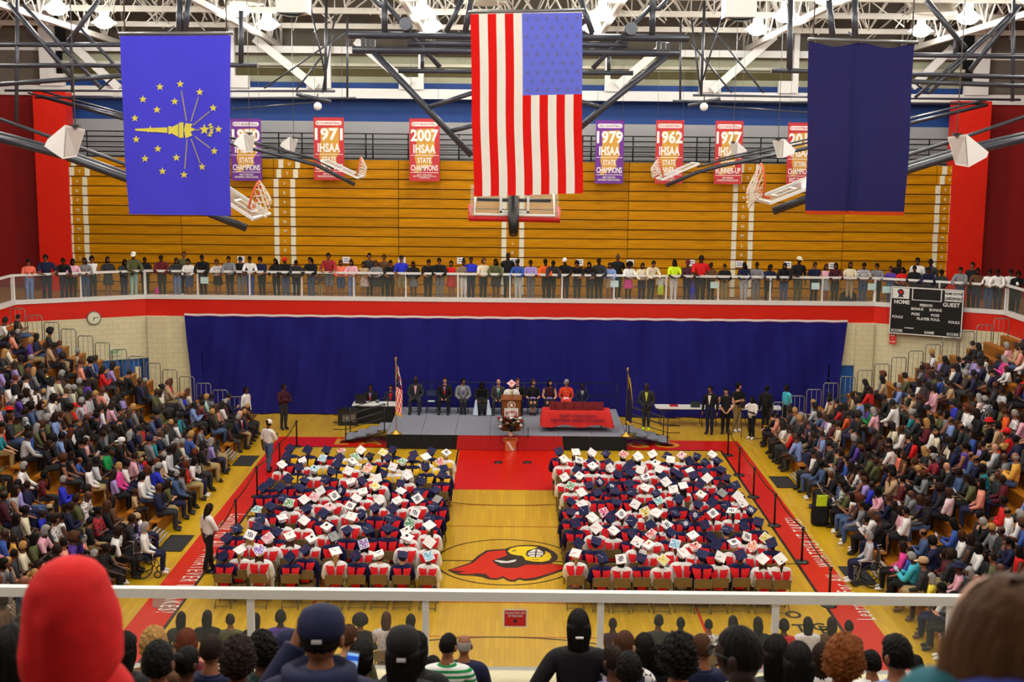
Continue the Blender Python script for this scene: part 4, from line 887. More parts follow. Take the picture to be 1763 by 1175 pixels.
def pose(key, seated, la, ra, lean=0.0, hpitch=0.0, hyaw=0.0, sub=1, headlean=0.0, legs='std', w=1.0, face=True):
    """build one body; returns dict of clothing pieces and head frame. faces -Y, feet at z=0, hips over the origin"""
    if key in BODY: return BODY[key]
    s = Sk()
    pz = 0.53 if seated else 0.93
    Rt = rotx(lean); piv = np.array([0, 0, pz])
    def T(p): return Rt @ (np.array(p, float))+piv
    pel = s.j(T((0, 0, 0)), (.155*w, .125*w), 't'); wa = s.j(T((0, -.005, .17)), (.135*w, .10*w), 't', pel); ch = s.j(T((0, .0, .36)), (.16*w, .115*w), 't', wa)
    nb = s.j(T((0, .01, .475)), (.092, .078), 't', ch); nk = s.j(T((0, .0, .545)), (.060, .060), 'n', nb)
    Rh = Rt @ rotz(hyaw) @ rotx(-lean*0.7+hpitch) if True else Rt
    nt_ = T((0, -.005, .565)); hc = nt_+Rh @ np.array([0, -.022, .115])
    hb = s.j(nt_+Rh @ np.array([0, -.01, .05]), (.06, .07), 'h', nk); hm = s.j(hc+Rh @ np.array([0, .0, .02]), (.075, .09), 'h', hb); ht = s.j(hc+Rh @ np.array([0, .0, .085]), (.05, .06), 'h', hm)
    for sg, arm in ((-1, la), (1, ra)):
        sh = np.array([sg*.165*w, .01, .435]); A = ARMS[arm]; k = np.array([sg, 1, 1])
        si = s.j(T(sh), .068*w, 't', ch)
        shw = T(sh+np.array([sg*.035, 0, -.02])); ui = s.j(shw, .058*w, 'u', si)
        el = shw+np.array(A[0])*k; wr = shw+np.array(A[1])*k; hd = np.array(A[2])*k
        mi_ = s.j((shw+el)/2, .052*w, 'u', ui); ei = s.j(el, .044*w, 'u', mi_); fi = s.j((el+wr)/2+0, .041, 'f', ei); wi = s.j(wr, .030, 'f', fi)
        pa = s.j(wr+hd*0.55, (.030, .022), 'a', wi)
        hl = np.linalg.norm(hd); hn = hd/hl; sd = np.cross(hn, [0, 0, 1.0]) if abs(hn[2]) < .9 else np.array([0, 1.0, 0]); sd = sd/np.linalg.norm(sd)
        for q, ln in ((-1.5, .075), (-.5, .09), (.5, .085), (1.5, .065)):
            s.j(wr+hd*0.55+hn*ln*0.95+sd*q*.018, .0095, 'a', pa)
        s.j(wr+hd*0.45+hn*.035+sd*(-sg)*.052, .010, 'a', pa)
    for sg in (-1, 1):
        if seated:
            hip = np.array([sg*.095*w, -.03, pz-.01]); sp = .10 if legs == 'std' else (.17 if legs == 'wide' else .07)
            kn = np.array([sg*sp, -.45, pz-.01]); an = np.array([sg*(sp-.01), -.42 if legs != 'tuck' else -.30, .085]); toe = an+np.array([sg*.02, -.15, -.045])
        else:
            d = .08 if legs == 'std' else .13
            hip = np.array([sg*.09*w, 0, pz-.06]); kn = np.array([sg*d, -.02, .49]); an = np.array([sg*d, .03, .085]); toe = an+np.array([sg*.03, -.16, -.045])
            if legs == 'walk': kn = kn+[0, -.10*sg, 0]; an = an+[0, -.16*sg, 0]; toe = an+np.array([0, -.16, -.045])
        hi = s.j(hip, .092*w, 'l', pel); th = s.j(hip*.5+kn*.5, .078*w, 'l', hi); ki = s.j(kn, .056, 'l', th); ca = s.j(kn*.6+an*.4+np.array([0, .015, 0]), .054, 'l', ki)
        ai = s.j(an, .038, 'l', ca); s.j(an+np.array([0, .03, -.045]), .034, 's', ai); mt = s.j((an+toe)/2+np.array([0, 0, -.008]), .038, 's', ai); s.j(toe, (.036, .026), 's', mt)
    V, Fc = grow(s, sub)
    # which limb each vertex belongs to
    Vb = np.array(s.v); best = np.full(len(V), 1e9); tg = np.zeros(len(V), int); tags = 'tnhufals'
    rr = np.array([np.mean(r) for r in s.r])
    for a, b in s.e:
        A, B = Vb[a], Vb[b]; AB = B-A; t = np.clip(((V-A) @ AB)/max(AB @ AB, 1e-9), 0, 1); d = np.linalg.norm(V-(A+t[:, None]*AB), axis=1)-(rr[a]*(1-t)+rr[b]*t)
        m = d < best; best[m] = d[m]; tg[m] = tags.index(s.tag[b])
    hmask = (tg == 2) & (((V-hc) @ Rh)[:, 2] > -.118)
    V[hmask] = head_shape(V[hmask], hc, Rh, face)
    Fa = [np.array(f) for f in Fc]
    # outward normals
    N = np.zeros_like(V)
    for f in Fa:
        p = V[f]; n = np.cross(p[2 % len(p)]-p[0], p[-1]-p[1]); N[f] += n
    N /= np.maximum(np.linalg.norm(N, axis=1)[:, None], 1e-9)
    B = dict(V=V, F=Fa, N=N, tg=tg, hc=hc, Rh=Rh, nt=nt_, seated=seated, pz=pz, T=T, key=key, lean=lean, meshes={}, sk=s, sub=sub)
    BODY[key] = B; return B
TORSO_T = {'t'}
PARTS = {'shirt_long': 'tuf', 'shirt': 'tu', 'top': 't', 'trousers': 'l', 'shoes': 's', 'jacket': 'tuf'}
def raw_mesh(name, V, F, m, smooth=True):
    me = bpy.data.meshes.new(name); me.from_pydata(np.asarray(V).tolist(), [], [list(map(int, f)) for f in F]); me.materials.append(m)
    me.polygons.foreach_set('use_smooth', [smooth]*len(me.polygons)); me.update(); return me
def piece(B, kind, mat_):
    """body mesh, or a garment lying over the region of the body it covers"""
    k = (kind, mat_.name)
    if k in B['meshes']: return B['meshes'][k]
    if kind == 'body': me = raw_mesh('person', B['V'], B['F'], mat_)
    elif kind in ('skirt', 'dress_skirt'):
        me = skirt_mesh(B, mat_, .62 if kind == 'skirt' else .30)
    else:
        tags = 'tnhufals'
        reg = {'shirt_long': 'tuf', 'jacket': 'tuf', 'hoodie': 'tuf', 'shirt': 'tu', 'top': 't', 'trousers': 'l', 'shorts': 'l', 'shoe_a': 's', 'shoe_b': 's', 'gown': 'tuf'}[kind]
        off = {'shirt_long': .010, 'jacket': .020, 'hoodie': .022, 'shirt': .012, 'top': .010, 'trousers': .012, 'shorts': .018, 'shoe_a': .010, 'shoe_b': .010, 'gown': .035}[kind]
        ok = np.isin(B['tg'], [tags.index(c) for c in reg])
        z = B['V'][:, 2]
        if kind in ('shirt_long', 'shirt', 'top', 'jacket', 'hoodie', 'gown'): ok &= ~((B['tg'] == 0) & (z < B['pz']-.06) ) if not B['seated'] else ok
        if kind in ('trousers', 'shorts'):
            ok |= (B['tg'] == 0) & (z < B['pz']+.06)
            if kind == 'shorts': ok &= (z > .46) if not B['seated'] else (B['V'][:, 1] > -.42)
        if kind == 'shoe_a': ok &= B['V'][:, 0] < 0
        if kind == 'shoe_b': ok &= B['V'][:, 0] > 0
        fs = [f for f in B['F'] if ok[f].mean() > .55]
        used = np.unique(np.concatenate(fs)); mp = -np.ones(len(B['V']), int); mp[used] = np.arange(len(used))
        V = B['V'][used]+B['N'][used]*off
        F2 = [mp[f] for f in fs]
        # turned-in border so that the cloth has an edge
        ed = {}
        for f in F2:
            for a, b in zip(f, np.roll(f, -1)):
                e = (int(min(a, b)), int(max(a, b))); ed[e] = None if e in ed else (int(a), int(b))
        bd = [x for x in ed.values() if x is not None]
        inner = {}; VI = []
        for a, b in bd:
            for q in (a, b):
                if q not in inner: inner[q] = len(V)+len(VI); VI.append(B['V'][used[q]]-B['N'][used[q]]*.006)
        if VI: V = np.concatenate([V, np.array(VI)])
        F2 = F2+[np.array([b, a, inner[a], inner[b]]) for a, b in bd]
        me = raw_mesh('shoe' if kind[:4] == 'shoe' else kind, V, F2, mat_)
    B['meshes'][k] = me; return me
def skirt_mesh(B, mat_, hem):
    n = 14; V = []
    if B['seated']:
        path = [((0, .03, .66), .17, .14), ((0, .03, .56), .20, .17), ((0, -.20, .56), .21, .12), ((0, -.42, .55), .21, .10), ((0, -.50, .45), .21, .08), ((0, -.50, hem*.6), .20, .10)]
        for (x, y, z), rx, rz in path:
            i = path.index(((x, y, z), rx, rz)); ax = [0, 0, .5, .5, .9, 1.0][i]
            for j in range(n):
                t = 2*math.pi*j/n; cx, cs = math.cos(t), math.sin(t)
                V.append((x+rx*cx, y+rz*cs*(1-.6*ax if i in (2, 3) else 1)*(1 if i not in (2, 3) else 0), z+(rz*cs if i in (2, 3) else 0)))
    else:
        for z, rx, ry in ((1.10, .145, .115), (1.0, .165, .14), (.90, .185, .16), (.75, .20, .17), (.6, .215, .185), (hem, .22, .19)):
            for j in range(n): t = 2*math.pi*j/n; V.append((rx*math.cos(t), ry*math.sin(t)*(1+.05*math.sin(5*t)), z))
    F_ = [(i*n+j, (i+1)*n+j, (i+1)*n+(j+1) % n, i*n+(j+1) % n) for i in range(5) for j in range(n)]
    return raw_mesh('skirt', V, F_, mat_)

# ---- hair, head local frame: origin at head centre, face toward -Y
RH = random.Random(7)
def hair_mesh(kind, hi=False):
    nu, nv = (64, 44) if hi else (14, 10)
    V = []; F_ = []
    for i in range(nv+1):
        a = math.pi*i/nv
        for j in range(nu):
            t = 2*math.pi*j/nu; d = np.array([math.sin(a)*math.cos(t), math.sin(a)*math.sin(t), -math.cos(a)])
            r = 1/math.sqrt((d[0]/.077)**2+(d[1]/.097)**2+(d[2]/.118)**2)
            face = max(0, -d[1])*(1 if d[2] < .45 else max(0, 1-(d[2]-.45)*4))
            nape = max(0, -d[2]-.35)
            g = {'buzz': 1.045, 'short': 1.13, 'afro': 1.55, 'curly': 1.32, 'long': 1.16, 'bun': 1.10, 'ponytail': 1.10, 'bob': 1.22, 'braids': 1.14, 'topknot': 1.1, 'balding': 1.03}.get(kind, 1.1)
            k = g
            if face > .30: k = 1+(g-1)*max(0, 1-(face-.30)*5); k = k if face < .5 else .90
            if nape > 0 and kind in ('buzz', 'short', 'bun', 'ponytail', 'topknot', 'afro', 'curly', 'balding'): k = k*(1-.55*nape) if nape < .5 else .72
            if kind == 'balding' and d[2] > .55: k = .95
            p = d*r*k
            if kind == 'afro' and face <= .5: p = d*(.155 if d[2] > -.5 else .125)+np.array([0, .012, .02])
            if kind in ('long', 'braids', 'bob') and d[2] < .25 and d[1] > -.25:
                ln = {'long': .40, 'braids': .50, 'bob': .16}[kind]; f = (.25-d[2])/1.25
                p = np.array([d[0]*(.092+.025*f), .050+max(0, d[1])*.062+.012*math.sin(f*3.0), .03-ln*f])
                p[0] *= 1-.20*math.exp(-((f-.42)/.16)**2)
                if f > .6: p[0] *= 1-1.1*(f-.6); p[2] += .05*math.sin(t*7)*(f-.6)
            if hi:
                am = {'curly': .011, 'afro': .013, 'long': .004, 'braids': .006, 'bob': .005, 'short': .005}.get(kind, .0025)
                if kind in ('curly', 'afro', 'short'): nz = math.sin(d[0]*19+d[2]*11)*math.sin(d[1]*17-d[2]*13)+.7*math.sin(d[0]*37-d[1]*29)*math.sin(d[2]*41+d[0]*9)+.5*math.sin(d[1]*61+d[2]*53)
                else: nz = math.sin(t*15+p[2]*8)+.6*math.sin(t*31-p[2]*14)+.4*math.sin(p[2]*40+t*5)*(p[2] < -.05)
                ro = np.array([d[0], d[1], d[2]*.5]); p = p+ro*am*(nz+RH.uniform(-.9, .9)*(kind in ('curly', 'afro', 'short')))*(1 if face < .5 else 0)
            V.append(p)
    for i in range(nv):
        for j in range(nu): j2 = (j+1) % nu; F_.append((i*nu+j, i*nu+j2, (i+1)*nu+j2, (i+1)*nu+j))
    b = MB(); b.add(np.array(V), F_, 0, True)
    if kind == 'bun': b.sphere((0, .10, .06), (.055, .05, .055), 10, 6)
    if kind == 'topknot': b.sphere((0, .02, .15), (.05, .05, .05), 10, 6)
    if kind == 'ponytail': b.tube([(0, .10, .03), (0, .145, .0), (0, .15, -.12), (0, .13, -.28)], [.03, .04, .042, .012], 8)
    if kind == 'braids':
        for q in range(-3, 4): b.tube([(q*.028, .10, -.05), (q*.03, .125, -.25), (q*.03, .12, -.52)], [.016, .016, .01], 5)
    return b.mesh('hair', HAIR)
HAIRM = {}
def hair(kind, hi=False):
    if (kind, hi) not in HAIRM:
        if kind == 'cap':
            b = MB(); b.lathe([(.088, -.0), (.098, .03), (.096, .07), (.075, .115), (.03, .137), (.0, .139)], (0, .005, .01), 16, sy=1.18)
            b.add([(-.08, -.075, .035), (.08, -.075, .035), (.075, -.15, .022), (.04, -.19, .014), (-.04, -.19, .014), (-.075, -.15, .022), (-.08, -.075, .045), (.08, -.075, .045), (.075, -.15, .032), (.04, -.19, .024), (-.04, -.19, .024), (-.075, -.15, .032)], [(0, 1, 2, 3, 4, 5), (11, 10, 9, 8, 7, 6), (0, 6, 7, 1), (1, 7, 8, 2), (2, 8, 9, 3), (3, 9, 10, 4), (4, 10, 11, 5), (5, 11, 6, 0)])
            HAIRM[kind, hi] = b.mesh('cap', CLOTH)
        elif kind == 'capback':
            me = hair('cap').copy(); me.name = 'cap'; me.transform(Matrix.Rotation(math.pi, 4, 'Z')); HAIRM[kind, hi] = me
        elif kind == 'hat':
            HAIRM[kind, hi] = MB().lathe([(.17, .045), (.175, .05), (.10, .06), (.098, .11), (.08, .15), (.0, .14)], (0, 0, .01), 18, sy=1.12).mesh('hat', CLOTH)
        elif kind == 'beanie':
            HAIRM[kind, hi] = MB().lathe([(.082, -.01), (.092, .0), (.094, .04), (.085, .09), (.05, .13), (.0, .142)], (0, .008, .005), 16, sy=1.2).mesh('beanie', CLOTH)
        elif kind == 'scarf':
            me = hair('bob').copy(); me.name = 'head_scarf'; me.materials.clear(); me.materials.append(CLOTH); HAIRM[kind, hi] = me
        else: HAIRM[kind, hi] = hair_mesh(kind, hi)
    return HAIRM[kind, hi]
EYEM = mat('eye_dark', (18, 12, 10), 0.3); LIPM = mat('lip', (120, 56, 50), 0.5)
_fb = MB()
for s_ in (-1, 1):
    _fb.sphere((s_*.030, -.082, .008), (.014, .008, .008), 8, 4, 0); _fb.box((s_*.031, -.090, .030), (.032, .010, .006), 0)
_fb.box((0, -.088, -.058), (.045, .012, .012), 1)
FACE = _fb.mesh('face', [EYEM, LIPM])

EARM = MB()
for s_ in (-1, 1): EARM.sphere((s_*.083, .012, -.012), (.012, .022, .034), 10, 8); EARM.sphere((s_*.090, .006, -.010), (.006, .013, .022), 8, 6)
EARS = EARM.mesh('ears', SKIN)
SKINS = {'deep': (50, 30, 22), 'brown': (86, 52, 36), 'tan': (140, 90, 64), 'light': (196, 144, 114), 'pale': (214, 168, 142)}
HCOL = {'black': (14, 11, 10), 'dark brown': (36, 22, 15), 'brown': (70, 42, 24), 'auburn': (92, 44, 26), 'blonde': (176, 134, 76), 'grey': (150, 148, 146), 'ginger': (122, 66, 24)}
CC = {'white': (232, 230, 228), 'black': (20, 20, 24), 'charcoal': (44, 46, 50), 'grey': (122, 124, 130), 'navy': (24, 28, 62), 'royal blue': (38, 48, 190), 'blue': (52, 82, 160), 'light blue': (126, 150, 206), 'denim': (66, 88, 128), 'teal': (26, 126, 138), 'turquoise': (66, 180, 200), 'green': (20, 142, 72), 'olive': (84, 86, 54), 'yellow': (226, 206, 60), 'neon yellow': (206, 238, 40), 'mustard': (214, 160, 70), 'orange': (228, 92, 36), 'coral': (236, 116, 92), 'salmon': (226, 148, 128), 'pink': (226, 168, 184), 'hot pink': (226, 66, 150), 'red': (204, 24, 26), 'maroon': (92, 22, 34), 'burgundy': (62, 18, 34), 'purple': (84, 56, 150), 'lavender': (160, 142, 206), 'tan': (186, 156, 120), 'khaki': (160, 140, 96), 'cream': (222, 212, 184), 'brown': (92, 62, 40), 'mint': (176, 216, 206), 'light grey': (186, 188, 194)}
def setcol(o, c): o.color = (*lin(c), 1.0)
NAMES = {'shirt_long': 'long sleeved shirt', 'shirt': 'shirt', 'top': 'sleeveless top', 'jacket': 'jacket', 'hoodie': 'hoodie'}
def m4(Rm, t, sc=1.0):
    M = Matrix.Identity(4)
    for r in range(3):
        for c in range(3): M[r][c] = float(Rm[r][c])*sc
        M[r][3] = float(t[r])
    return M
def person(B, loc, rz, sk, top, tc, bot, bc, hr, hc, name='person', scale=1.0, wide=1.0, pat=None, shoes=None, face=False, hat=None, hatc=None, hi=False, bpat=None, tilt=None, **k):
    o = bpy.data.objects.new(name, piece(B, 'body', SKIN)); COL.objects.link(o); setcol(o, SKINS[sk])
    o.location = [float(q) for q in loc]; o.rotation_euler = (0, 0, rz); o.scale = (scale*wide, scale*wide, scale); tag(o, **k)
    def ch(nm, me, c):
        q = bpy.data.objects.new(nm, me); COL.objects.link(q); q.parent = o; setcol(q, c); return q
    if top: ch({'shirt_long': 'shirt', 'top': 'top', 'gown': 'gown'}.get(top, top), piece(B, top, PAT[pat] if pat else CLOTH), CC.get(tc, tc))
    if bot:
        if bot in ('skirt', 'dress_skirt'): ch('skirt', piece(B, bot, PAT[bpat] if bpat else CLOTH), CC.get(bc, bc))
        else: ch(bot, piece(B, bot, PAT[bpat] if bpat else CLOTH), CC.get(bc, bc))
    if shoes:
        for sd in ('shoe_a', 'shoe_b'): ch('shoe', piece(B, sd, LEATHER), CC.get(shoes, shoes))
    H = m4(B['Rh'], B['hc'])
    if hr and hr != 'bald': q = ch('hair', hair(hr, hi), HCOL[hc]); q.matrix_local = H
    if hat: q = ch({'capback': 'cap', 'scarf': 'head_scarf'}.get(hat, hat), hair(hat, hi), CC.get(hatc, hatc)); q.matrix_local = H
    if face: q = ch('face', FACE, (0, 0, 0)); q.matrix_local = H
    if hi and hr in ('buzz', 'short', 'bald', 'balding', 'bun', 'ponytail'): q = ch('ears', EARS, tuple(v*.92 for v in SKINS[sk])); q.matrix_local = H
    return o
def facing(dx, dy): return math.atan2(dx, -dy)

# the poses everybody shares
S_ = lambda key, **k: pose(key, True, **k)
SEAT = [S_('seat_lap', la='lap', ra='lap'), S_('seat_knees', la='knees', ra='knees', lean=.28, hpitch=-.1), S_('seat_phone', la='phone', ra='phone', hpitch=.25, lean=.05),
        S_('seat_clap', la='clap', ra='clap', lean=.03), S_('seat_cross', la='cross', ra='cross', hyaw=.25), S_('seat_cheek', la='lap', ra='cheek', lean=.2),
        S_('seat_turn', la='lap', ra='lap', hyaw=.55), S_('seat_turn_back', la='knees', ra='lap', hyaw=-.5, lean=.12), S_('seat_up', la='lap', ra='knees', hyaw=.3, hpitch=-.05, legs='wide')]
STAND = {'rail': pose('st_rail', False, 'rail', 'rail', lean=.16, hpitch=.22), 'rail2': pose('st_rail2', False, 'rail', 'rail', lean=.10, hyaw=-.35, hpitch=.2), 'rail3': pose('st_rail3', False, 'rail', 'down', lean=.06, hyaw=.3),
         'lowrail': pose('st_lowrail', False, 'rail', 'rail', lean=.38, hpitch=.18), 'cross': pose('st_cross', False, 'cross', 'cross', hpitch=.1), 'down': pose('st_down', False, 'down', 'down', hpitch=.12), 'phone': pose('st_phone', False, 'phone', 'phone', hpitch=.3),
         'clasp': pose('st_clasp', False, 'clasp', 'clasp', hpitch=.15), 'face': pose('st_face', False, 'face', 'down', hyaw=.4), 'walk': pose('st_walk', False, 'down', 'clasp', legs='walk'), 'behind': pose('st_behind', False, 'behind', 'behind', hyaw=-.3), 'hips': pose('st_hips', False, 'down', 'hips', legs='wide')}
# ================================================================== LABELS
USED = {}
def uniq(base, *more):
    """the plainest true label that no other thing has yet"""
    lab = base
    for m_ in ('',)+more:
        lab = base+(', '+m_ if m_ else '')
        if lab.lower() not in USED: break
    USED[lab.lower()] = 1
    return lab
HW = {'bald': 'shaved head', 'buzz': 'cropped hair', 'short': 'short hair', 'afro': 'afro', 'curly': 'curly hair', 'long': 'long hair', 'bun': 'bun', 'ponytail': 'ponytail', 'bob': 'bobbed hair', 'braids': 'long braids', 'topknot': 'topknot', 'balding': 'thinning hair', '': 'covered head'}
SW = {'shirt_long': 'long sleeved top', 'shirt': 'shirt', 'top': 'sleeveless top', 'jacket': 'jacket', 'hoodie': 'hoodie'}
def hairphrase(hr, hc): return HW[hr] if hr in ('bald', '', 'balding') else f'{hc} {HW[hr]}'

# ================================================================== BALCONY SPECTATORS
# pixel column, skin, hair, hair colour, top, colour, bottom, colour, pose, size, extras
BAL = [
 (51,'tan','bun','black','shirt_long','coral','trousers','light blue','phone',.98,{}), (81,'tan','short','black','shirt','navy','trousers','navy','rail2',1.08,{'wide':1.12,'w':'police uniform with badge'}),
 (111,'brown','short','black','shirt','black','trousers','navy','lowrail',1.02,{}), (126,'brown','long','black','shirt','pink','trousers','black','rail',.97,{}),
 (148,'tan','long','dark brown','shirt_long','grey','trousers','denim','rail2',.98,{}), (160,'tan','curly','black','top','white','trousers','black','rail3',1.0,{}),
 (187,'tan','long','black','shirt','charcoal','skirt','charcoal','cross',.98,{}), (214,'brown','long','black','hoodie','charcoal','trousers','navy','rail',.92,{}),
 (231,'brown','','black','jacket','olive','trousers','mint','rail2',1.07,{'hat':'cap','hatc':'white'}), (251,'deep','buzz','black','shirt','black','trousers','black','rail',.96,{}),
 (279,'brown','short','black','hoodie','maroon','trousers','charcoal','rail2',1.0,{}), (305,'tan','long','dark brown','jacket','charcoal','trousers','light blue','rail',.95,{'shoes':'neon yellow'}),
 (318,'tan','bun','brown','shirt','olive','trousers','black','down',1.05,{'back':1}), (326,'tan','bob','black','shirt_long','white','shorts','denim','rail',.93,{}),
 (350,'brown','short','black','hoodie','black','trousers','black','rail',1.02,{}), (375,'tan','curly','brown','shirt','black','skirt','black','rail',.92,{'pat':'floral'}),
 (396,'tan','short','black','hoodie','grey','trousers','charcoal','rail',1.0,{}), (415,'tan','short','black','jacket','black','trousers','grey','rail2',.98,{}),
 (431,'brown','short','black','shirt','white','trousers','blue','rail',1.0,{}), (451,'tan','curly','black','shirt','navy','trousers','black','rail',.98,{'shoes':'white'}),
 (476,'tan','long','black','jacket','black','trousers','black','rail2',.95,{}), (492,'brown','','black','hoodie','black','trousers','denim','rail2',.97,{'hat':'beanie','hatc':'red'}),
 (510,'brown','short','black','hoodie','charcoal','trousers','navy','lowrail',.95,{'shoes':'white'}), (536,'tan','ponytail','black','jacket','black','trousers','denim','rail2',.99,{}),
 (551,'tan','short','black','shirt','brown','trousers','khaki','rail',.66,{'w':'small child'}), (567,'tan','short','black','shirt','red','shorts','grey','rail',1.10,{'pat':'plaid'}),
 (587,'tan','long','brown','shirt_long','coral','shorts','denim','rail',.94,{}), (606,'tan','long','black','shirt','pink','trousers','light blue','rail',.95,{'shoes':'white'}),
 (627,'tan','long','dark brown','top','tan','skirt','red','rail',.9,{'bpat':'floral'}), (636,'tan','short','black','shirt','charcoal','trousers','black','down',1.06,{'back':1}),
 (649,'tan','bob','brown','shirt_long','grey','skirt','charcoal','rail',.93,{}), (662,'tan','short','dark brown','shirt','brown','trousers','charcoal','down',1.03,{'back':1}),
 (672,'tan','short','black','shirt','black','trousers','black','lowrail',.97,{}), (691,'tan','short','black','shirt','royal blue','shorts','khaki','rail3',1.04,{}),
 (712,'brown','long','black','jacket','black','skirt','grey','rail',.92,{}), (737,'tan','short','black','shirt','black','trousers','black','rail',.97,{'wide':1.1}),
 (757,'tan','short','black','jacket','black','trousers','grey','rail2',1.0,{}), (777,'tan','bob','dark brown','top','red','skirt','red','cross',.93,{}),
 (798,'brown','topknot','black','shirt','tan','trousers','white','cross',.96,{'pat':'plaid'}), (811,'brown','buzz','black','shirt','royal blue','trousers','navy','cross',1.03,{}),
 (832,'light','bob','auburn','shirt','cream','trousers','black','rail3',1.0,{}), (854,'brown','braids','black','jacket','olive','skirt','charcoal','rail',1.0,{}),
 (874,'deep','buzz','black','shirt_long','black','trousers','black','down',1.10,{'back':1}), (892,'brown','bun','black','shirt_long','blue','trousers','mint','rail2',.98,{'bpat':'floral'}),
 (914,'brown','short','black','shirt','lavender','trousers','grey','rail',.98,{}), (940,'deep','short','black','shirt_long','orange','trousers','black','rail2',1.0,{}),
 (950,'deep','short','black','hoodie','charcoal','trousers','black','lowrail',1.0,{'shoes':'white'}), (973,'deep','','black','shirt','black','trousers','navy','rail2',1.02,{'hat':'beanie','hatc':'white'}),
 (994,'tan','curly','black','shirt','black','trousers','charcoal','lowrail',1.0,{}), (1016,'tan','long','black','shirt','black','trousers','charcoal','lowrail',.98,{}),
 (1031,'deep','bun','black','hoodie','charcoal','trousers','black','rail2',1.03,{'shoes':'white'}), (1050,'tan','long','dark brown','shirt_long','light blue','skirt','tan','rail',.94,{}),
 (1063,'brown','bald','black','shirt','black','trousers','black','behind',1.10,{'back':1,'w':'black and red polo'}), (1082,'deep','afro','black','shirt','white','skirt','hot pink','rail',.95,{}),
 (1105,'tan','long','dark brown','shirt_long','cream','trousers','navy','rail',.94,{}), (1121,'tan','short','black','shirt_long','cream','trousers','charcoal','lowrail',1.02,{'shoes':'white'}),
 (1138,'brown','buzz','black','shirt','white','shorts','neon yellow','down',.68,{'w':'small child'}), (1160,'deep','braids','black','shirt','neon yellow','trousers','white','rail2',1.02,{'shoes':'white'}),
 (1183,'brown','','black','shirt_long','maroon','trousers','navy','rail2',1.0,{'hat':'cap','hatc':'maroon','pat':'plaid'}), (1193,'brown','ponytail','black','shirt_long','purple','trousers','royal blue','down',.62,{'w':'small child'}),
 (1206,'deep','buzz','black','shirt','red','trousers','black','rail3',1.12,{'wide':1.2}), (1224,'brown','bun','black','top','brown','trousers','black','rail2',.95,{}),
 (1247,'tan','bun','black','jacket','black','trousers','khaki','rail',.93,{}), (1281,'deep','braids','black','shirt_long','navy','trousers','light grey','rail2',.97,{}),
 (1302,'brown','bun','black','shirt_long','grey','trousers','grey','rail',.98,{}), (1323,'brown','bob','black','shirt','navy','trousers','black','rail',.93,{'shoes':'white','wide':1.1}),
 (1350,'tan','long','black','hoodie','black','trousers','denim','lowrail',1.0,{}), (1374,'deep','','black','shirt','black','trousers','olive','rail3',1.10,{'hat':'cap','hatc':'cream','w':'black shirt with white wristbands'}),
 (1402,'tan','short','black','jacket','navy','trousers','black','face',.98,{}), (1421,'tan','long','dark brown','top','pink','skirt','light grey','cross',.94,{}),
 (1438,'tan','long','black','shirt_long','burgundy','trousers','charcoal','rail2',.98,{}), (1463,'tan','long','dark brown','shirt','cream','trousers','tan','cross',1.0,{}),
 (1486,'brown','short','black','shirt','navy','trousers','denim','rail',1.0,{'pat':'hoop'}), (1509,'tan','short','black','shirt_long','grey','trousers','black','rail2',.98,{}),
 (1532,'tan','bob','brown','shirt_long','purple','trousers','denim','cross',.92,{}), (1545,'brown','long','black','shirt_long','black','trousers','black','down',1.05,{'back':1}),
 (1553,'tan','long','black','shirt','red','trousers','charcoal','rail2',.92,{}), (1573,'brown','short','black','shirt_long','black','trousers','black','rail',.98,{}),
 (1577,'brown','short','black','shirt','white','trousers','navy','down',1.12,{'back':1}), (1597,'brown','short','black','shirt_long','navy','trousers','navy','lowrail',.98,{}),
 (1600,'deep','short','black','shirt','charcoal','trousers','black','down',1.1,{'back':1}), (1620,'brown','curly','black','jacket','charcoal','trousers','black','rail2',.9,{}),
 (1653,'tan','short','black','hoodie','grey','trousers','denim','rail',1.0,{}), (1672,'tan','short','black','shirt_long','black','trousers','black','down',1.08,{'back':1}),
 (1681,'brown','long','black','shirt_long','brown','trousers','navy','rail',1.0,{'w':'brown top with white print'}), (1702,'brown','short','black','shirt','white','trousers','denim','rail2',.97,{}),
 (1718,'deep','short','black','shirt_long','white','trousers','navy','lowrail',1.02,{}), (1738,'brown','short','black','shirt','white','trousers','black','rail2',1.0,{}), (1750,'brown','curly','black','shirt','black','trousers','black','rail',.97,{})]
for i, (px, sk, hr, hc, top, tc, bot, bc, po, sz, ex) in enumerate(BAL):
    back = 0.95 if ex.get('back') else 0.34
    if px < 262:
        v = ray(px, 500); q = a3-n3*back; p = CAMP+np.dot(q-CAMP, n3)/np.dot(v, n3)*v; f = n3
    elif px > 1498:
        v = ray(px, 505); q = a2-nn*back; p = CAMP+np.dot(q-CAMP, nn)/np.dot(v, nn)*v; f = nn
    else: p = atY(px, 480, FARY+back); f = np.array([0, -1, 0])
    if hr == '' and 'hat' not in ex: hr = 'short'
    w = ex.get('w') or f"{tc}{' patterned' if 'pat' in ex else ''} {SW[top]}"
    who = 'child' if sz < .7 else 'person'
    hp = f"{ex['hatc']} {ex['hat']}" if 'hat' in ex else hairphrase(hr, hc)
    lab = uniq(f"{who} at balcony rail in {w.replace('small child', tc+' '+SW[top])} and {bc} {bot}", hp, f"{ordinal(i+1)} from clock side")
    person(STAND[po], (p[0], p[1], ZF1), facing(f[0], f[1])+R.uniform(-.25, .25), sk, top, tc, bot, bc, hr or 'buzz', hc, name='standing_person', scale=sz, wide=ex.get('wide', 1.0), pat=ex.get('pat'), bpat=ex.get('bpat'), shoes=ex.get('shoes', R.choice(['black', 'white', 'charcoal', 'brown'])), face=True, hat=ex.get('hat'), hatc=ex.get('hatc'), label=lab, cat='person', group='people along the balcony rail')
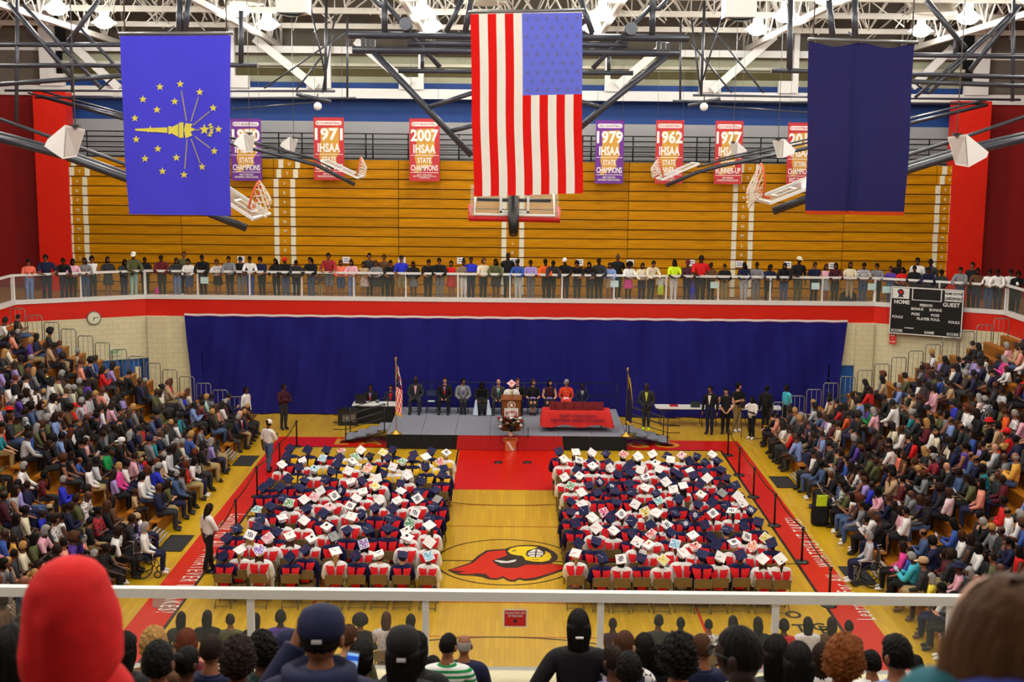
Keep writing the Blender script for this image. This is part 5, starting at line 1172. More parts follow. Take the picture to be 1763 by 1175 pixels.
# someone sitting on the upper concourse, bags on the balcony floor
p = atZ(34, 476, ZF1); person(SEAT[5], (p[0], p[1], ZF1-.2), facing(.7, -.7), 'brown', 'shirt_long', 'charcoal', 'trousers', 'lavender', 'curly', 'black', name='seated_person', face=True, shoes='black', label='lone person in charcoal top sitting on the upper concourse beside the red pier', cat='person')
def bag(p, w, d, h, c, lab, nm='backpack'):
    t = MB(); t.lathe([(.30, 0), (.42, .05), (.45, .3), (.40, .7), (.25, .95), (.0, 1.0)], (0, 0, 0), 12); V = t.v[0]*[w, d, h]; t.v[0] = V
    o = t.build(nm, CLOTH, None, p); setcol(o, CC.get(c, c)); tag(o, lab, 'bag')
    q = MB().tube([(-.08*w, -.3*d, h*.5), (-.1*w, -.52*d, h*.35), (-.08*w, -.4*d, h*.1)], .015, 5).build('strap', CLOTH, o); setcol(q, CC['black'])
    q = MB().box((0, -.40*d, h*.3), (w*.5, .08*d, h*.3)).build('pocket', CLOTH, o); setcol(q, CC.get(c, c)); return o
bag(atY(1460, 515, FARY+.5)*[1, 1, 0]+[0, 0, ZF1], .8, .5, .55, 'black', 'big black backpack on the balcony floor behind the glass')
bag(atY(272, 508, FARY+.5)*[1, 1, 0]+[0, 0, ZF1], .35, .3, .4, 'hot pink', 'small pink and blue bag on the balcony floor by the corner post')

# ================================================================== GRADUATES
GP = [pose('gr1', True, 'lap', 'lap', sub=1, hpitch=.05), pose('gr2', True, 'lap', 'lap', hyaw=.4, hpitch=.1), pose('gr3', True, 'clap', 'lap', hyaw=-.4), pose('gr4', True, 'lap', 'phone', hpitch=.3, lean=.06), pose('gr5', True, 'knees', 'knees', lean=.2, hpitch=.05, hyaw=.1)]
def gown_of(B):
    if 'gownmesh' in B: return B['gownmesh']
    a = piece(B, 'gown', SATIN); b_ = skirt_mesh(B, SATIN, .18)
    V = [v.co[:] for v in a.vertices]+[v.co[:] for v in b_.vertices]; n = len(a.vertices)
    F_ = [tuple(p.vertices) for p in a.polygons]+[tuple(i+n for i in p.vertices) for p in b_.polygons]
    B['gownmesh'] = raw_mesh('gown', V, F_, SATIN)
    b = MB(); T = B['T']
    for s in (-1, 1):
        path = [((.085, -.175, .02), .05), ((.085, -.185, .18), .055), ((.095, -.175, .33), .06), ((.115, -.10, .46), .06), ((.125, .0, .515), .065), ((.130, .10, .475), .075), ((.110, .185, .37), .072), ((.080, .20, .22), .062), ((.060, .197, .06), .050)]
        V = []
        for (x, y, z), w in path:
            w *= 1.22 if z > .3 else 1.0
            for dx in (-w, w):
                xx = x+dx; V.append(T((s*xx, y-(.0 if abs(y) < .05 else .10*max(0, xx-.1)*np.sign(y)), z-.25*max(0, xx-.12))))
        F2 = [(2*i, 2*i+1, 2*i+3, 2*i+2) if s > 0 else (2*i+1, 2*i, 2*i+2, 2*i+3) for i in range(len(path)-1)]
        n = len(V); V2 = [v*1.0+np.array([0, 0, -.004]) for v in V]
        b.add(np.array(V), F2, 0, True)
    # back panel where the two bands meet
    b.add([T(q) for q in ((-.12, .203, .10), (.12, .203, .10), (.10, .195, -.02), (-.10, .195, -.02), (-.02, .206, .12), (.02, .206, .12))], [(3, 2, 1, 5, 4, 0)], 0, False)
    B['stole'] = b.mesh('stole', SATIN); return B['gownmesh']
_c = MB(); _c.lathe([(.088, -.02), (.100, .03), (.102, .075), (.095, .105), (.0, .108)], (0, .008, 0), 16, sy=1.15)
_q = .125
_c.box((0, .01, .115), (2*_q, 2*_q, .012), 0, rotz(math.pi/4)); CAPM = _c.mesh('cap', BOARD)
_t = MB(); _t.tube([(0, .01, .124), (.10, -.01, .126), (.165, .0, .11), (.172, .0, .02), (.172, .0, -.03)], [.004, .004, .004, .006, .012], 5); _t.sphere((0, .01, .124), (.012, .012, .006), 8, 4); TASM = _t.mesh('tassel', SATIN)
DECOM = MB().box((0, .01, .1225), (.225, .225, .004), 0, rotz(math.pi/4)).mesh('cap_decoration', PAT['deco']); DECOP = MB().box((0, .01, .1225), (.225, .225, .004), 0, rotz(math.pi/4)).mesh('cap_decoration', BOARD)
_s = MB(); _s.box((0, .01, .1235), (.14, .03, .005), 0, rotz(math.pi/4+.2)); _s.box((-.03, .05, .1235), (.10, .025, .005), 0, rotz(math.pi/4+.2)); _s.box((.03, -.03, .1235), (.10, .025, .005), 0, rotz(math.pi/4+.2)); SCRIB = _s.mesh('cap_decoration', BOARD)
# folding chair, back toward +Y in its own frame (sitter faces -Y)
CHM = mat('chair_brown', (112, 96, 62), 0.5, metal=0.3, noise=0.1); CHS = mat('chair_panel', (124, 104, 66), 0.5, noise=0.12)
_f = MB()
for s in (-1, 1):
    _f.tube([(s*.20, -.26, .0), (s*.20, .12, .46), (s*.20, .20, .82)], .013, 6); _f.tube([(s*.19, .26, .0), (s*.19, -.14, .43)], .013, 6)
_f.tube([(-.20, .20, .82), (0, .205, .835), (.20, .20, .82)], .013, 6); _f.tube([(-.19, .24, .06), (.19, .24, .06)], .010, 6); _f.tube([(-.2, -.22, .05), (.2, -.22, .05)], .010, 6)
CHF = _f.mesh('folding_chair', CHM); CHSEAT = MB().box((0, -.02, .435), (.38, .38, .022)).mesh('seat', CHS)
_b2 = MB()
_b2.add([(-.19, .155, .60), (.19, .155, .60), (.19, .205, .82), (-.19, .205, .82), (-.19, .17, .60), (.19, .17, .60), (.19, .22, .82), (-.19, .22, .82)], [(3, 2, 1, 0), (4, 5, 6, 7), (0, 1, 5, 4), (1, 2, 6, 5), (2, 3, 7, 6), (3, 0, 4, 7)]); CHBACK = _b2.mesh('backrest', CHS)
def chair(x, y, rz, lab, group, z=0.0):
    o = meshobj('folding_chair', CHF); o.location = (x, y, z); o.rotation_euler = (0, 0, rz); tag(o, lab, 'chair', group)
    meshobj('seat', CHSEAT, o); meshobj('backrest', CHBACK, o); return o
CAPS_L = "625 40 N,600 105 W,730 118 L,830 70 R,935 65 G,835 112 N,920 122 W,1015 125 R,1033 68 K,1135 118 Y,1157 68 N,1253 105 G,1355 58 N,1350 100 N,1470 70 N,1500 105 R,1565 65 w,1592 115 N,545 165 N,675 170 L,780 165 N,893 175 W,1020 170 O,1105 170 N,1225 155 W,1445 158 N,1540 175 N,755 215 N,965 235 N,1075 225 W,1300 232 W,1400 232 N,1535 225 N,435 265 N,585 265 N,535 303 N,665 325 P,720 288 W,790 325 w,875 320 n,940 278 W,1060 278 Y,1015 325 W,1155 340 w,1260 310 W,1375 325 N,1480 285 N,370 380 N,495 390 g,625 380 W,765 430 P,825 450 W,915 415 w,1120 402 W,1240 400 W,1380 388 w,1520 365 S,1515 390 O,320 450 T,455 440 N,545 465 W,600 450 N,720 455 N,970 455 N,1100 455 N,1205 460 N,1345 465 w,1480 445 N,290 500 N,440 530 W,570 520 W,700 515 N,775 540 W,940 515 W,1085 545 w,1190 518 N,1315 530 G,1455 550 W,240 600 w,395 585 N,505 600 W,645 585 W,780 605 S,905 600 N,1050 615 N,1180 605 N,1305 600 W,1470 610 W,160 680 W,345 660 P,585 690 N,740 660 W,885 690 N,1020 685 V,1305 690 W,1460 680 W,85 745 N,265 755 V,410 780 W,660 780 w,810 775 W,965 748 N,1110 775 W,1280 745 N,1480 750 L,540 750 N"
CAPS_R = "215 85 w,300 75 W,405 72 N,528 80 R,617 90 W,720 78 W,812 75 N,915 95 P,1012 100 N,1112 85 W,200 125 W,297 125 N,410 115 N,605 130 N,540 155 N,740 120 W,830 128 W,1055 160 N,1150 130 N,200 175 N,310 175 W,410 185 W,490 180 N,630 178 W,580 205 N,757 182 W,850 185 N,975 190 W,1170 190 N,1215 225 N,680 240 w,800 250 W,980 240 N,1075 235 W,195 275 G,320 278 N,350 245 n,420 280 n,540 265 N,645 300 W,755 305 N,870 287 W,1020 330 W,1165 340 S,1210 295 K,1300 355 W,225 368 W,335 368 N,440 330 N,555 330 N,680 340 S,785 350 T,920 370 N,585 390 W,1040 390 N,1140 390 N,1305 420 W,230 418 W,470 405 N,810 412 W,235 470 N,365 470 H,492 480 w,620 495 W,740 470 W,690 450 Y,865 455 N,990 465 n,1120 455 w,1255 455 w,1360 455 n,210 550 N,355 550 W,462 555 W,590 540 N,722 550 N,825 525 w,970 530 n,1085 552 N,1210 560 N,1350 550 N,1435 545 N,230 615 N,735 615 R,625 650 W,665 695 W,895 680 L,1030 630 W,1030 695 R,1115 610 N,1155 685 N,1355 620 w,1490 620 Y,1290 705 w,1415 700 O,395 770 N,530 775 w,660 755 N,820 780 Y,955 785 W,1070 790 N,1185 800 W,1315 755 N,1480 765 W,1600 790 W"
DECO = {'L': ('light blue', (120, 190, 226), 'W'), 'R': ('red', (214, 70, 70), 'W'), 'G': ('green, white and red', (60, 150, 90), 'W'), 'Y': ('yellow', (226, 208, 60), 'W'), 'w': ('scribbled', (60, 60, 90), 'W'), 'n': ('white lettered', (230, 230, 235), 'N'), 'K': ('black', (18, 18, 20), 'N'), 'O': ('orange', (222, 120, 70), 'W'), 'P': ('pink', (232, 150, 170), 'W'), 'H': ('hot pink', (236, 80, 150), 'W'), 'g': ('green trimmed', (60, 150, 70), 'W'), 'S': ('silver grey', (150, 152, 150), 'N'), 'T': ('teal', (80, 170, 170), 'W'), 'V': ('purple', (140, 110, 200), 'W')}
NAVYG, WHITEG, REDS, GOLDS = (20, 26, 72), (242, 242, 242), (206, 20, 28), (226, 178, 30)
ROWS = 12; Y0R, DYR = -3.15, 0.905
seats = []
for blk, xs in (('L', np.linspace(-6.75, -1.95, 10)), ('R', np.linspace(1.66, 6.44, 11))):
    for r in range(ROWS):
        for c, x in enumerate(xs): seats.append([blk, r, c, x+R.uniform(-.05, .05)+(0 if blk == 'R' else .0), Y0R+DYR*r+R.uniform(-.06, .06)])
caps = [(370+float(a.split()[0])/3.916, 760+float(a.split()[1])/3.916, a.split()[2]) for a in CAPS_L.split(',')]+[(940+float(a.split()[0])/3.916, 760+float(a.split()[1])/3.916, a.split()[2]) for a in CAPS_R.split(',')]
SP = np.array([proj((s[3], s[4]+.02, 1.33))[:2] for s in seats]); CP = np.array([c[:2] for c in caps])
D2 = np.hypot(SP[:, None, 0]-CP[None, :, 0], (SP[:, None, 1]-CP[None, :, 1])*1.2)
asg = {}; takenc = set()
for k in np.argsort(D2, axis=None):
    i, j = divmod(int(k), len(caps))
    if D2[i, j] > 26: break
    if i in asg or j in takenc: continue
    asg[i] = j; takenc.add(j)
BLKN = {'L': 'clock side block', 'R': 'scoreboard side block'}
for i, (blk, r, c, x, y) in enumerate(seats):
    rowt = ordinal(ROWS-r)+' row'; aisle = ordinal((10-c) if blk == 'L' else c+1)+' from aisle'
    if i in asg:   # sit where the photograph shows this cap
        q = atZ(caps[asg[i]][0], caps[asg[i]][1]+3, 1.33); x = x*.45+q[0]*.55; y = y*.45+max(y-.3, min(y+.3, q[1]))*.55
    chair(x, y-.10, math.pi+R.uniform(-.05, .05), f'brown folding chair, {rowt} from stage, {aisle}, {BLKN[blk][:-6]}', 'folding chairs of the graduates')
    code = caps[asg[i]][2] if i in asg else None
    if code is None:
        if R.random() < .35: continue
        code = R.choice('NNW')
    base = code if code in 'NW' else DECO[code][2]
    gc = WHITEG if base == 'W' else NAVYG
    B = R.choice(GP[:1]*3+GP); gown_of(B)
    o = bpy.data.objects.new('gowned_person', piece(B, 'body', SKIN)); COL.objects.link(o); setcol(o, SKINS[R.choice(['deep', 'brown', 'brown', 'tan', 'tan', 'light'])])
    sc = R.uniform(.94, 1.05); o.location = (x, y, 0); o.rotation_euler = (0, 0, math.pi+R.uniform(-.12, .12)); o.scale = (sc, sc, sc)
    gold = (blk == 'L' and r >= 9 and R.random() < .75)
    capw = 'plain white cap' if code == 'W' else 'plain navy cap' if code == 'N' else f"{DECO[code][0]} decorated cap"
    tag(o, uniq(f"person in {'white' if base == 'W' else 'navy'} gown and {capw}, {rowt}", f"{aisle}, {BLKN[blk].replace(' block', '')}"), 'person', 'graduates in '+BLKN[blk])
    def ch(nm, me, col, par=o):
        q = bpy.data.objects.new(nm, me); COL.objects.link(q); q.parent = par; setcol(q, col); return q
    ch('gown', B['gownmesh'], gc); ch('stole', B['stole'], GOLDS if gold else REDS)
    hk = R.choice(['long', 'long', 'ponytail', 'bob', 'braids', 'curly']) if base == 'W' else R.choice(['buzz', 'buzz', 'short'])
    if hk == 'curly': hk = 'bob'
    q = ch('hair', hair(hk), HCOL[R.choice(['black', 'black', 'black', 'dark brown', 'brown', 'brown', 'blonde'] if base == 'W' else ['black', 'black', 'dark brown'])]); H = m4(B['Rh'], B['hc']); q.matrix_local = H
    cp = ch('cap', CAPM, gc); cp.matrix_local = H @ Matrix.Translation((0, .02, -.01)) @ Matrix.Rotation(-R.uniform(.45, 1.0), 4, 'X') @ Matrix.Rotation(R.uniform(-.25, .25), 4, 'Y') @ Matrix.Rotation(R.uniform(-.5, .5), 4, 'Z') @ Matrix.Translation((0, 0, .004))
    ch('tassel', TASM, R.choice([REDS, (20, 24, 60), (225, 225, 225)]), cp)
    if code not in 'NW':
        nm, dc, _ = DECO[code]
        ch('cap_decoration', SCRIB if code in 'wn' else (DECOP if code in 'KS' else DECOM), dc, cp)
# ================================================================== SIDE BLEACHERS
NR, DX, DZ, X0B = 15, 0.62, 0.25, 9.55
YN, YFB = -17.5, 14.9
BENCH = mat('bench_wood', (186, 118, 28), 0.35, noise=0.3, nscale=3, ncol=(140, 80, 14)); TREADM = mat('aluminium_tread', (168, 170, 170), 0.45, metal=0.4); MATB = mat('black_rubber', (30, 30, 32), 0.8); RISER = mat('riser_wood', (150, 92, 22), 0.5, noise=0.2)
AIS = {-1: [(0.6, 1.8), (9.7, 10.9), (-8.6, -7.4)], 1: [(7.6, 8.8), (-1.5, -0.3), (-10.6, -9.4)]}
SIDE = {-1: 'clock side', 1: 'scoreboard side'}
for s in (-1, 1):
    t = empty('bleacher_stand', (s*X0B, 0, 0)); tag(t, f'wooden bleacher stand full of seated people, {SIDE[s]}', 'bleachers')
    for i in range(NR):
        x = DX*i; z = DZ*i; segs = []; y = YN
        for a, b_ in sorted(AIS[s]): segs.append((y, a)); y = b_
        segs.append((y, YFB))
        for a, b_ in segs:
            MB().bbox((s*x, a, z+.375), (s*(x+.27), b_, z+.42)).build('seat_plank', BENCH, t)
            MB().bbox((s*(x+.02), a, z-.0), (s*(x+.05), b_, z+.375)).build('riser', RISER, t)
        if i: MB().bbox((s*(x-.40), YN, z-.04), (s*(x+.04), YFB, z)).build('foot_plank', BENCH, t)
        for a, b_ in AIS[s]:
            MB().bbox((s*(x-.05), a+.05, z+.18), (s*(x+.29), b_-.05, z+.215)).build('aisle_step', RISER, t)
    for a, b_ in AIS[s]:
        b = MB()
        for k in range(4): b.bbox((s*(-.30+.1*k), a+.08, .14+.05*k), (s*(-.24+.1*k), b_-.08, .16+.05*k))
        b.build('tread_grating', TREADM, t, kind='stuff')
        MB().bbox((-s*.95, a-.1, 0.012), (-s*.3, b_+.1, .022)).build('rubber_mat', MATB, t)
    # end guard loops
    for i in range(1, NR):
        x = s*(X0B+DX*i); z = DZ*i; b = MB()
        b.tube([(x-.27, YFB-.05, z-.35), (x-.27, YFB-.05, z+1.0), (x-.22, YFB-.05, z+1.06), (x+.22, YFB-.05, z+1.06), (x+.27, YFB-.05, z+1.0), (x+.27, YFB-.05, z-.35)], .020, 6)
        for dx in (-.09, .09): b.tube([(x+dx, YFB-.05, z-.35), (x+dx, YFB-.05, z+1.06)], .010, 5)
        o = b.build('end_guard', mat('guard_grey', (132, 134, 130), .45, metal=.4)); tag(o, f'grey tubular guard loop at the stage end, {ONES[i-1]} step up, {SIDE[s]}', 'guard rail', 'guard loops on the bleacher ends')

# ---- who sits where: marked sitters take the nearest seat, the rest fill in
MARK = {-1: "8 585 white,27 578 black t,36 563 black,17 605 cream t,34 608 salmon,46 603 purple,60 590 navy,76 612 navy,84 605 tan,104 612 blue,86 640 yellow,130 645 salmon,146 624 tan t,164 622 blue,35 662 white,9 642 lavender,55 670 navy,86 663 white,113 685 grey,133 702 light grey,140 692 pink,65 708 grey,172 668 white,180 663 red,212 648 black,250 668 black,278 668 tan,225 682 lavender,245 693 black,90 728 light blue,133 725 red,165 722 lavender,200 713 grey,270 708 olive,312 681 royal blue,360 708 mint,35 803 white,60 775 blue,110 855 royal blue,68 872 royal blue,98 895 white,165 895 red p,170 835 white,233 833 white,253 808 royal blue,205 833 hot pink,235 880 white,195 922 mint f,283 884 navy,315 868 olive,350 823 white s,363 853 black s,335 833 red,12 922 mustard,35 892 cream,22 857 lavender,15 863 charcoal s,30 957 cream,55 922 pink,205 957 white,255 952 white,140 925 salmon,235 782 purple,160 798 light grey,240 782 red,272 793 white,330 700 cream,345 725 light blue,395 720 white,300 735 white,260 745 maroon,215 755 navy,190 750 charcoal,120 770 black,80 740 olive,45 745 olive,20 720 charcoal,6 760 red,100 800 black,130 820 charcoal,150 850 grey,300 790 black,320 770 blue,345 770 royal blue,180 785 green,215 800 pink,280 815 tan,120 905 navy,80 930 black,150 960 black,175 940 olive,215 905 lavender,60 980 black,120 985 salmon,10 985 tan",
 1: "1592 633 white,1623 633 lavender,1739 600 pink,1683 608 black,1656 613 light grey,1697 620 white,1736 630 white,1731 644 hot pink,1577 682 white,1504 665 grey,1515 677 tan t,1475 682 black,1551 706 white,1596 700 black,1651 668 tan,1620 687 pink,1617 645 navy,1723 677 light grey,1635 718 royal blue,1501 737 green,1420 711 pink,1470 715 orange,1515 715 pink,1527 727 olive f,1432 758 cream,1487 761 burgundy,1563 749 salmon,1584 763 red,1540 768 white,1630 753 light blue,1668 713 white,1723 739 orange,1746 753 red,1708 768 tan,1533 808 coral,1592 808 grey,1627 796 red p,1644 803 purple,1689 803 navy,1740 826 mustard,1377 808 white,1411 823 denim,1493 865 royal blue,1455 877 white,1430 853 denim,1525 851 turquoise,1532 858 pink,1546 863 maroon,1558 882 pink,1577 846 grey,1644 853 pink s,1622 868 charcoal,1640 889 pink,1663 903 black,1690 884 salmon,1480 913 white f,1515 941 brown,1551 970 hot pink,1577 955 denim,1642 951 white,1625 941 blue,1665 979 white,1690 941 grey,1744 932 white,1744 977 red,1565 1001 turquoise,1558 936 white,1618 984 maroon,1639 1005 pink,1606 1048 white,1549 1043 light blue,1398 740 charcoal,1385 760 burgundy,1405 705 grey s,1445 700 black,1460 740 navy,1500 705 purple,1560 690 black,1590 675 charcoal,1640 640 black,1670 650 charcoal,1700 690 charcoal,1740 700 black,1680 740 black,1650 770 navy,1610 775 cream,1590 785 red,1560 780 navy,1510 790 olive,1480 800 charcoal,1450 810 blue,1430 790 charcoal,1440 835 black,1470 850 olive,1500 890 charcoal,1520 900 black,1590 900 black,1610 920 black,1700 920 black,1720 880 red,1710 860 charcoal,1740 860 maroon,1600 1000 charcoal,1700 960 black,1680 1000 charcoal,1590 1020 yellow"}
DARKS = ['black']*7+['charcoal']*5+['navy']*5+['grey']*3+['brown', 'maroon', 'burgundy', 'olive', 'olive', 'white', 'white', 'white', 'cream', 'light grey', 'light blue', 'denim', 'denim', 'blue', 'purple', 'pink', 'salmon', 'tan', 'red', 'teal', 'lavender']
LINE = {-1: ([0, 30, 60, 110, 160, 215, 260, 330, 430], [562, 545, 565, 590, 612, 640, 655, 668, 700]), 1: ([1330, 1395, 1440, 1480, 1500, 1545, 1590, 1640, 1690, 1740, 1770], [706, 695, 680, 662, 648, 655, 618, 600, 592, 575, 560])}
sp = []
for s in (-1, 1):
    for i in range(NR):
        y = YFB-.35
        while y > YN:
            y -= R.uniform(.47, .56)
            if any(a-.1 < y < b_+.1 for a, b_ in AIS[s]): continue
            x = s*(X0B+DX*i+.10); z = DZ*i
            px, py, t_ = proj((x, y, z+.85)); hx, hy, _ = proj((x, y, z+1.2))
            if px < -22 or px > 1785 or py > 1190: continue
            if s > 0 and py > 1080 and px > 1640: continue
            lx, ly = LINE[s]
            if hy < np.interp(hx, lx, ly)-6: continue
            sp.append(dict(s=s, i=i, x=x, y=y, z=z, px=px, py=py, t=t_, col=None, pat=None))
for s in (-1, 1):
    mk = [m.split() for m in MARK[s].split(',')]; mk = [(float(m[0]), float(m[1]), ' '.join(w for w in m[2:] if len(w) > 1), [w for w in m[2:] if len(w) == 1]) for m in mk]
    idx = [k for k, q in enumerate(sp) if q['s'] == s]
    A = np.array([[sp[k]['px'], sp[k]['py']] for k in idx]); Bm = np.array([[m[0], m[1]] for m in mk])
    D = np.hypot(A[:, None, 0]-Bm[None, :, 0], A[:, None, 1]-Bm[None, :, 1]); ta, tb = set(), set()
    for k in np.argsort(D, axis=None):
        a, b_ = divmod(int(k), len(mk))
        if D[a, b_] > 40: break
        if a in ta or b_ in tb: continue
        ta.add(a); tb.add(b_); q = sp[idx[a]]; q['col'] = mk[b_][2]; q['pat'] = {'p': 'plaid', 's': 'stripe', 'f': 'floral'}.get((mk[b_][3] or [''])[0]); q['bare'] = 't' in mk[b_][3]
live = []
for q in sp:
    if q['col'] is None:
        gap = .06+.16*(q['i'] > 9)+(.14 if q['i'] > 6 and R.random() < .4 else 0)
        if q['y'] > 10.8 and q['i'] > 3: gap = .55
        if R.random() < gap: continue
        q['col'] = R.choice(DARKS)
        if R.random() < .12: q['pat'] = R.choice(['plaid', 'stripe', 'floral'])
    live.append(q)
live.sort(key=lambda q: q['t'])
NIND = 300
print('spectators in the stands', len(live))
rank = {}
for k, q in enumerate(live):
    rank.setdefault((q['s'], q['i']), []).append(q)
for v in rank.values():
    v.sort(key=lambda q: -q['y'])
    for n, q in enumerate(v): q['n'] = n+1
BOT = ['trousers']*8+['shorts', 'skirt']
PROG = []
crowdV, crowdF, crowdC = [], [], []; cn_ = 0
LOW = [pose('low1', True, 'lap', 'lap', sub=0, face=False), pose('low2', True, 'phone', 'phone', sub=0, hpitch=.2, face=False), pose('low3', True, 'knees', 'knees', lean=.25, sub=0, face=False), pose('low4', True, 'cross', 'cross', hyaw=.4, sub=0, face=False)]
def bake_low(B, loc, rz, sc, skc, tcc, bcc, hcc, sleeves, hk):
    global cn_
    Rz = rotz(rz)*sc
    tags = 'tnhufals'; colr = {'t': tcc, 'n': skc, 'h': skc, 'u': tcc, 'f': tcc if sleeves else skc, 'a': skc, 'l': bcc, 's': (30, 28, 28)}
    crowdV.append(B['V'] @ Rz.T+np.array(loc))
    for f in B['F']:
        crowdF.append(tuple(int(x)+cn_ for x in f)); crowdC.append(lin(colr[tags[B['tg'][f[0]]]]))
    cn_ += len(B['V'])
    me = hair(hk); hv = np.array([v.co[:] for v in me.vertices]) @ B['Rh'].T+B['hc']
    crowdV.append(hv @ Rz.T+np.array(loc))
    for p_ in me.polygons: crowdF.append(tuple(x+cn_ for x in p_.vertices)); crowdC.append(lin(hcc))
    cn_ += len(hv)
for k, q in enumerate(live):
    s = q['s']; stage = R.uniform(.0, .75); f = facing(-s*1.0, stage)
    fem = R.random() < .55; sk = R.choice(['deep', 'deep', 'deep', 'brown', 'brown', 'brown', 'tan', 'tan', 'tan', 'light'])
    hr = R.choice(['long', 'long', 'long', 'bun', 'ponytail', 'bob', 'curly', 'braids', 'afro'] if fem else ['buzz', 'buzz', 'short', 'short', 'short', 'bald', 'balding'])
    hc = R.choice(['black']*7+['dark brown']*4+['brown', 'brown', 'auburn', 'blonde', 'grey', 'grey'])
    top = R.choice(['shirt', 'shirt', 'shirt', 'shirt_long', 'shirt_long', 'hoodie', 'jacket'] if not fem else ['shirt', 'shirt', 'shirt_long', 'shirt_long', 'top'])
    if q.get('bare'): top = 'top'
    sc = R.uniform(.90, 1.05); bc = R.choice(['black', 'black', 'black', 'navy', 'navy', 'denim', 'charcoal', 'charcoal', 'khaki'])
    if R.random() < .07: sc *= .75
    loc = (q['x']+s*R.uniform(0, .08), q['y'], q['z'])
    if k >= NIND:
        B = R.choice(LOW); bake_low(B, loc, f, sc, SKINS[sk], CC[q['col']], CC[bc], HCOL[hc], top != 'shirt' and top != 'top', hr if hr != 'bald' else 'buzz'); continue
    B = R.choice(SEAT); hat = None; hatc = None
    if R.random() < .06: hat = R.choice(['cap', 'cap', 'beanie', 'hat', 'capback']); hatc = R.choice(['white', 'black', 'red', 'navy', 'tan']); hr = 'buzz' if not fem else hr
    bot = R.choice(BOT) if fem else R.choice(['trousers']*7+['shorts'])
    hp = f"{hatc} {hat.replace('capback', 'backward cap')}" if hat else hairphrase(hr, hc)
    pt = {'plaid': ' plaid', 'stripe': ' striped', 'floral': ' floral', None: ''}[q['pat']]
    lab = uniq(f"person in {q['col']}{pt} {SW[top].replace('long sleeved ', '').replace('sleeveless ', '')}, {hp}, {ONES[q['i']]} row {SIDE[s]}", f"{ordinal(q['n'])} along")
    o = person(B, loc, f, sk, top, q['col'], bot, bc, hr, hc, name='seated_person', scale=sc, wide=R.uniform(.95, 1.15), pat=q['pat'], shoes=R.choice(['black', 'black', 'white', 'brown', 'charcoal']) if q['i'] < 3 else None, hat=hat, hatc=hatc, label=lab, cat='person', group='seated spectators, '+SIDE[s])
    if B['key'] == 'seat_phone' and len(PROG) < 30:
        c = np.array(loc)+rotz(f) @ np.array([0, -.40, .80])*sc; M = frame(c, rotz(f) @ np.array([1, 0, 0]), rotz(f) @ np.array([0, -.5, .7])); PROG.append(1)
        p_ = MB().prism([(-.10, -.13), (.10, -.13), (.10, .13), (-.10, .13)], M, .008).build('program', mat('program_white', (226, 222, 236), .7)); tag(p_, uniq(f"program booklet held by person in {q['col']}{pt}, {hp}, {ONES[q['i']]} row {SIDE[s]}", f"{ordinal(q['n'])} along"), 'program', 'program booklets')
        M[:3, 3] += M[:3, 2]*.001; MB().prism([(-.07, -.09), (.07, -.09), (.07, .06), (-.07, .06)], M, .002).build('cover_print', mat('program_purple', (130, 110, 190), .7), p_)
if crowdV:
    m = bpy.data.materials.new('crowd_cloth'); m.use_nodes = True; nt = m.node_tree; at = nt.nodes.new('ShaderNodeAttribute'); at.attribute_name = 'cloth_colour'
    nt.links.new(at.outputs['Color'], nt.nodes['Principled BSDF'].inputs['Base Color']); nt.nodes['Principled BSDF'].inputs['Roughness'].default_value = .8
    me = raw_mesh('crowd', np.concatenate(crowdV), crowdF, m); ca = me.color_attributes.new('cloth_colour', 'FLOAT_COLOR', 'CORNER')
    arr = np.ones((len(me.loops), 4), np.float32); ls = np.empty(len(me.polygons), int); me.polygons.foreach_get('loop_total', ls); arr[:, :3] = np.repeat(np.array(crowdC, np.float32), ls, axis=0); ca.data.foreach_set('color', arr.ravel())
    tag(meshobj('crowd', me), 'densely seated spectators higher up and farther back on both bleacher stands', 'crowd', kind='stuff')

# wheelchairs at the foot of the stands
def wheelchair(x, y, rz, lab):
    t = empty('wheelchair', (x, y, .01), rz); tag(t, lab, 'wheelchair')
    VIN = mat('navy_vinyl', (22, 26, 46), .5)
    MB().box((0, -.02, .46), (.44, .44, .05)).build('seat', VIN, t); MB().box((0, .22, .70), (.44, .04, .44), 0, rotx(-.12)).build('backrest', VIN, t)
    for s in (-1, 1):
        b = MB(); b.tube([(s*.27, .08+.29*math.cos(a), .30+.29*math.sin(a)) for a in [2*math.pi*i/24 for i in range(24)]], .016, 6, closed=True)
        for i in range(8): a = math.pi*i/4; b.tube([(s*.27, .08, .30), (s*.27, .08+.28*math.cos(a), .30+.28*math.sin(a))], .004, 3)
        b.build('wheel', BLACK, t)
        MB().tube([(s*.22, -.32+.08*math.cos(a), .08+.08*math.sin(a)) for a in [2*math.pi*i/14 for i in range(14)]], .018, 5, closed=True).build('caster', BLACK, t)
        b = MB(); b.tube([(s*.23, .24, .20), (s*.23, .24, .95), (s*.23, .34, .97)], .014, 6); b.tube([(s*.23, .24, .66), (s*.23, -.20, .66), (s*.23, -.22, .46), (s*.22, -.30, .16), (s*.15, -.42, .12)], .013, 6); b.build('frame_tube', CHROME, t)
    return t
for px, py, s, sk_, tc, hc, lab in ((1566, 1008, 1, 'pale', 'light grey', 'grey', 'scoreboard side stand'), (272, 992, -1, 'light', 'white', 'grey', 'clock side stand')):
    p = atZ(px, py, 0); x = s*9.0; f_ = facing(-s, .15); wheelchair(x, p[1], f_, 'wheelchair with navy seat on the floor at the foot of the '+lab)
    person(SEAT[0], (x, p[1], .05), f_, sk_, 'shirt_long', tc, 'trousers', 'navy', 'bob', hc, name='seated_person', shoes='white', label=f'grey-haired person in {tc} top sitting in the wheelchair, '+lab.replace(' stand', ''), cat='person')
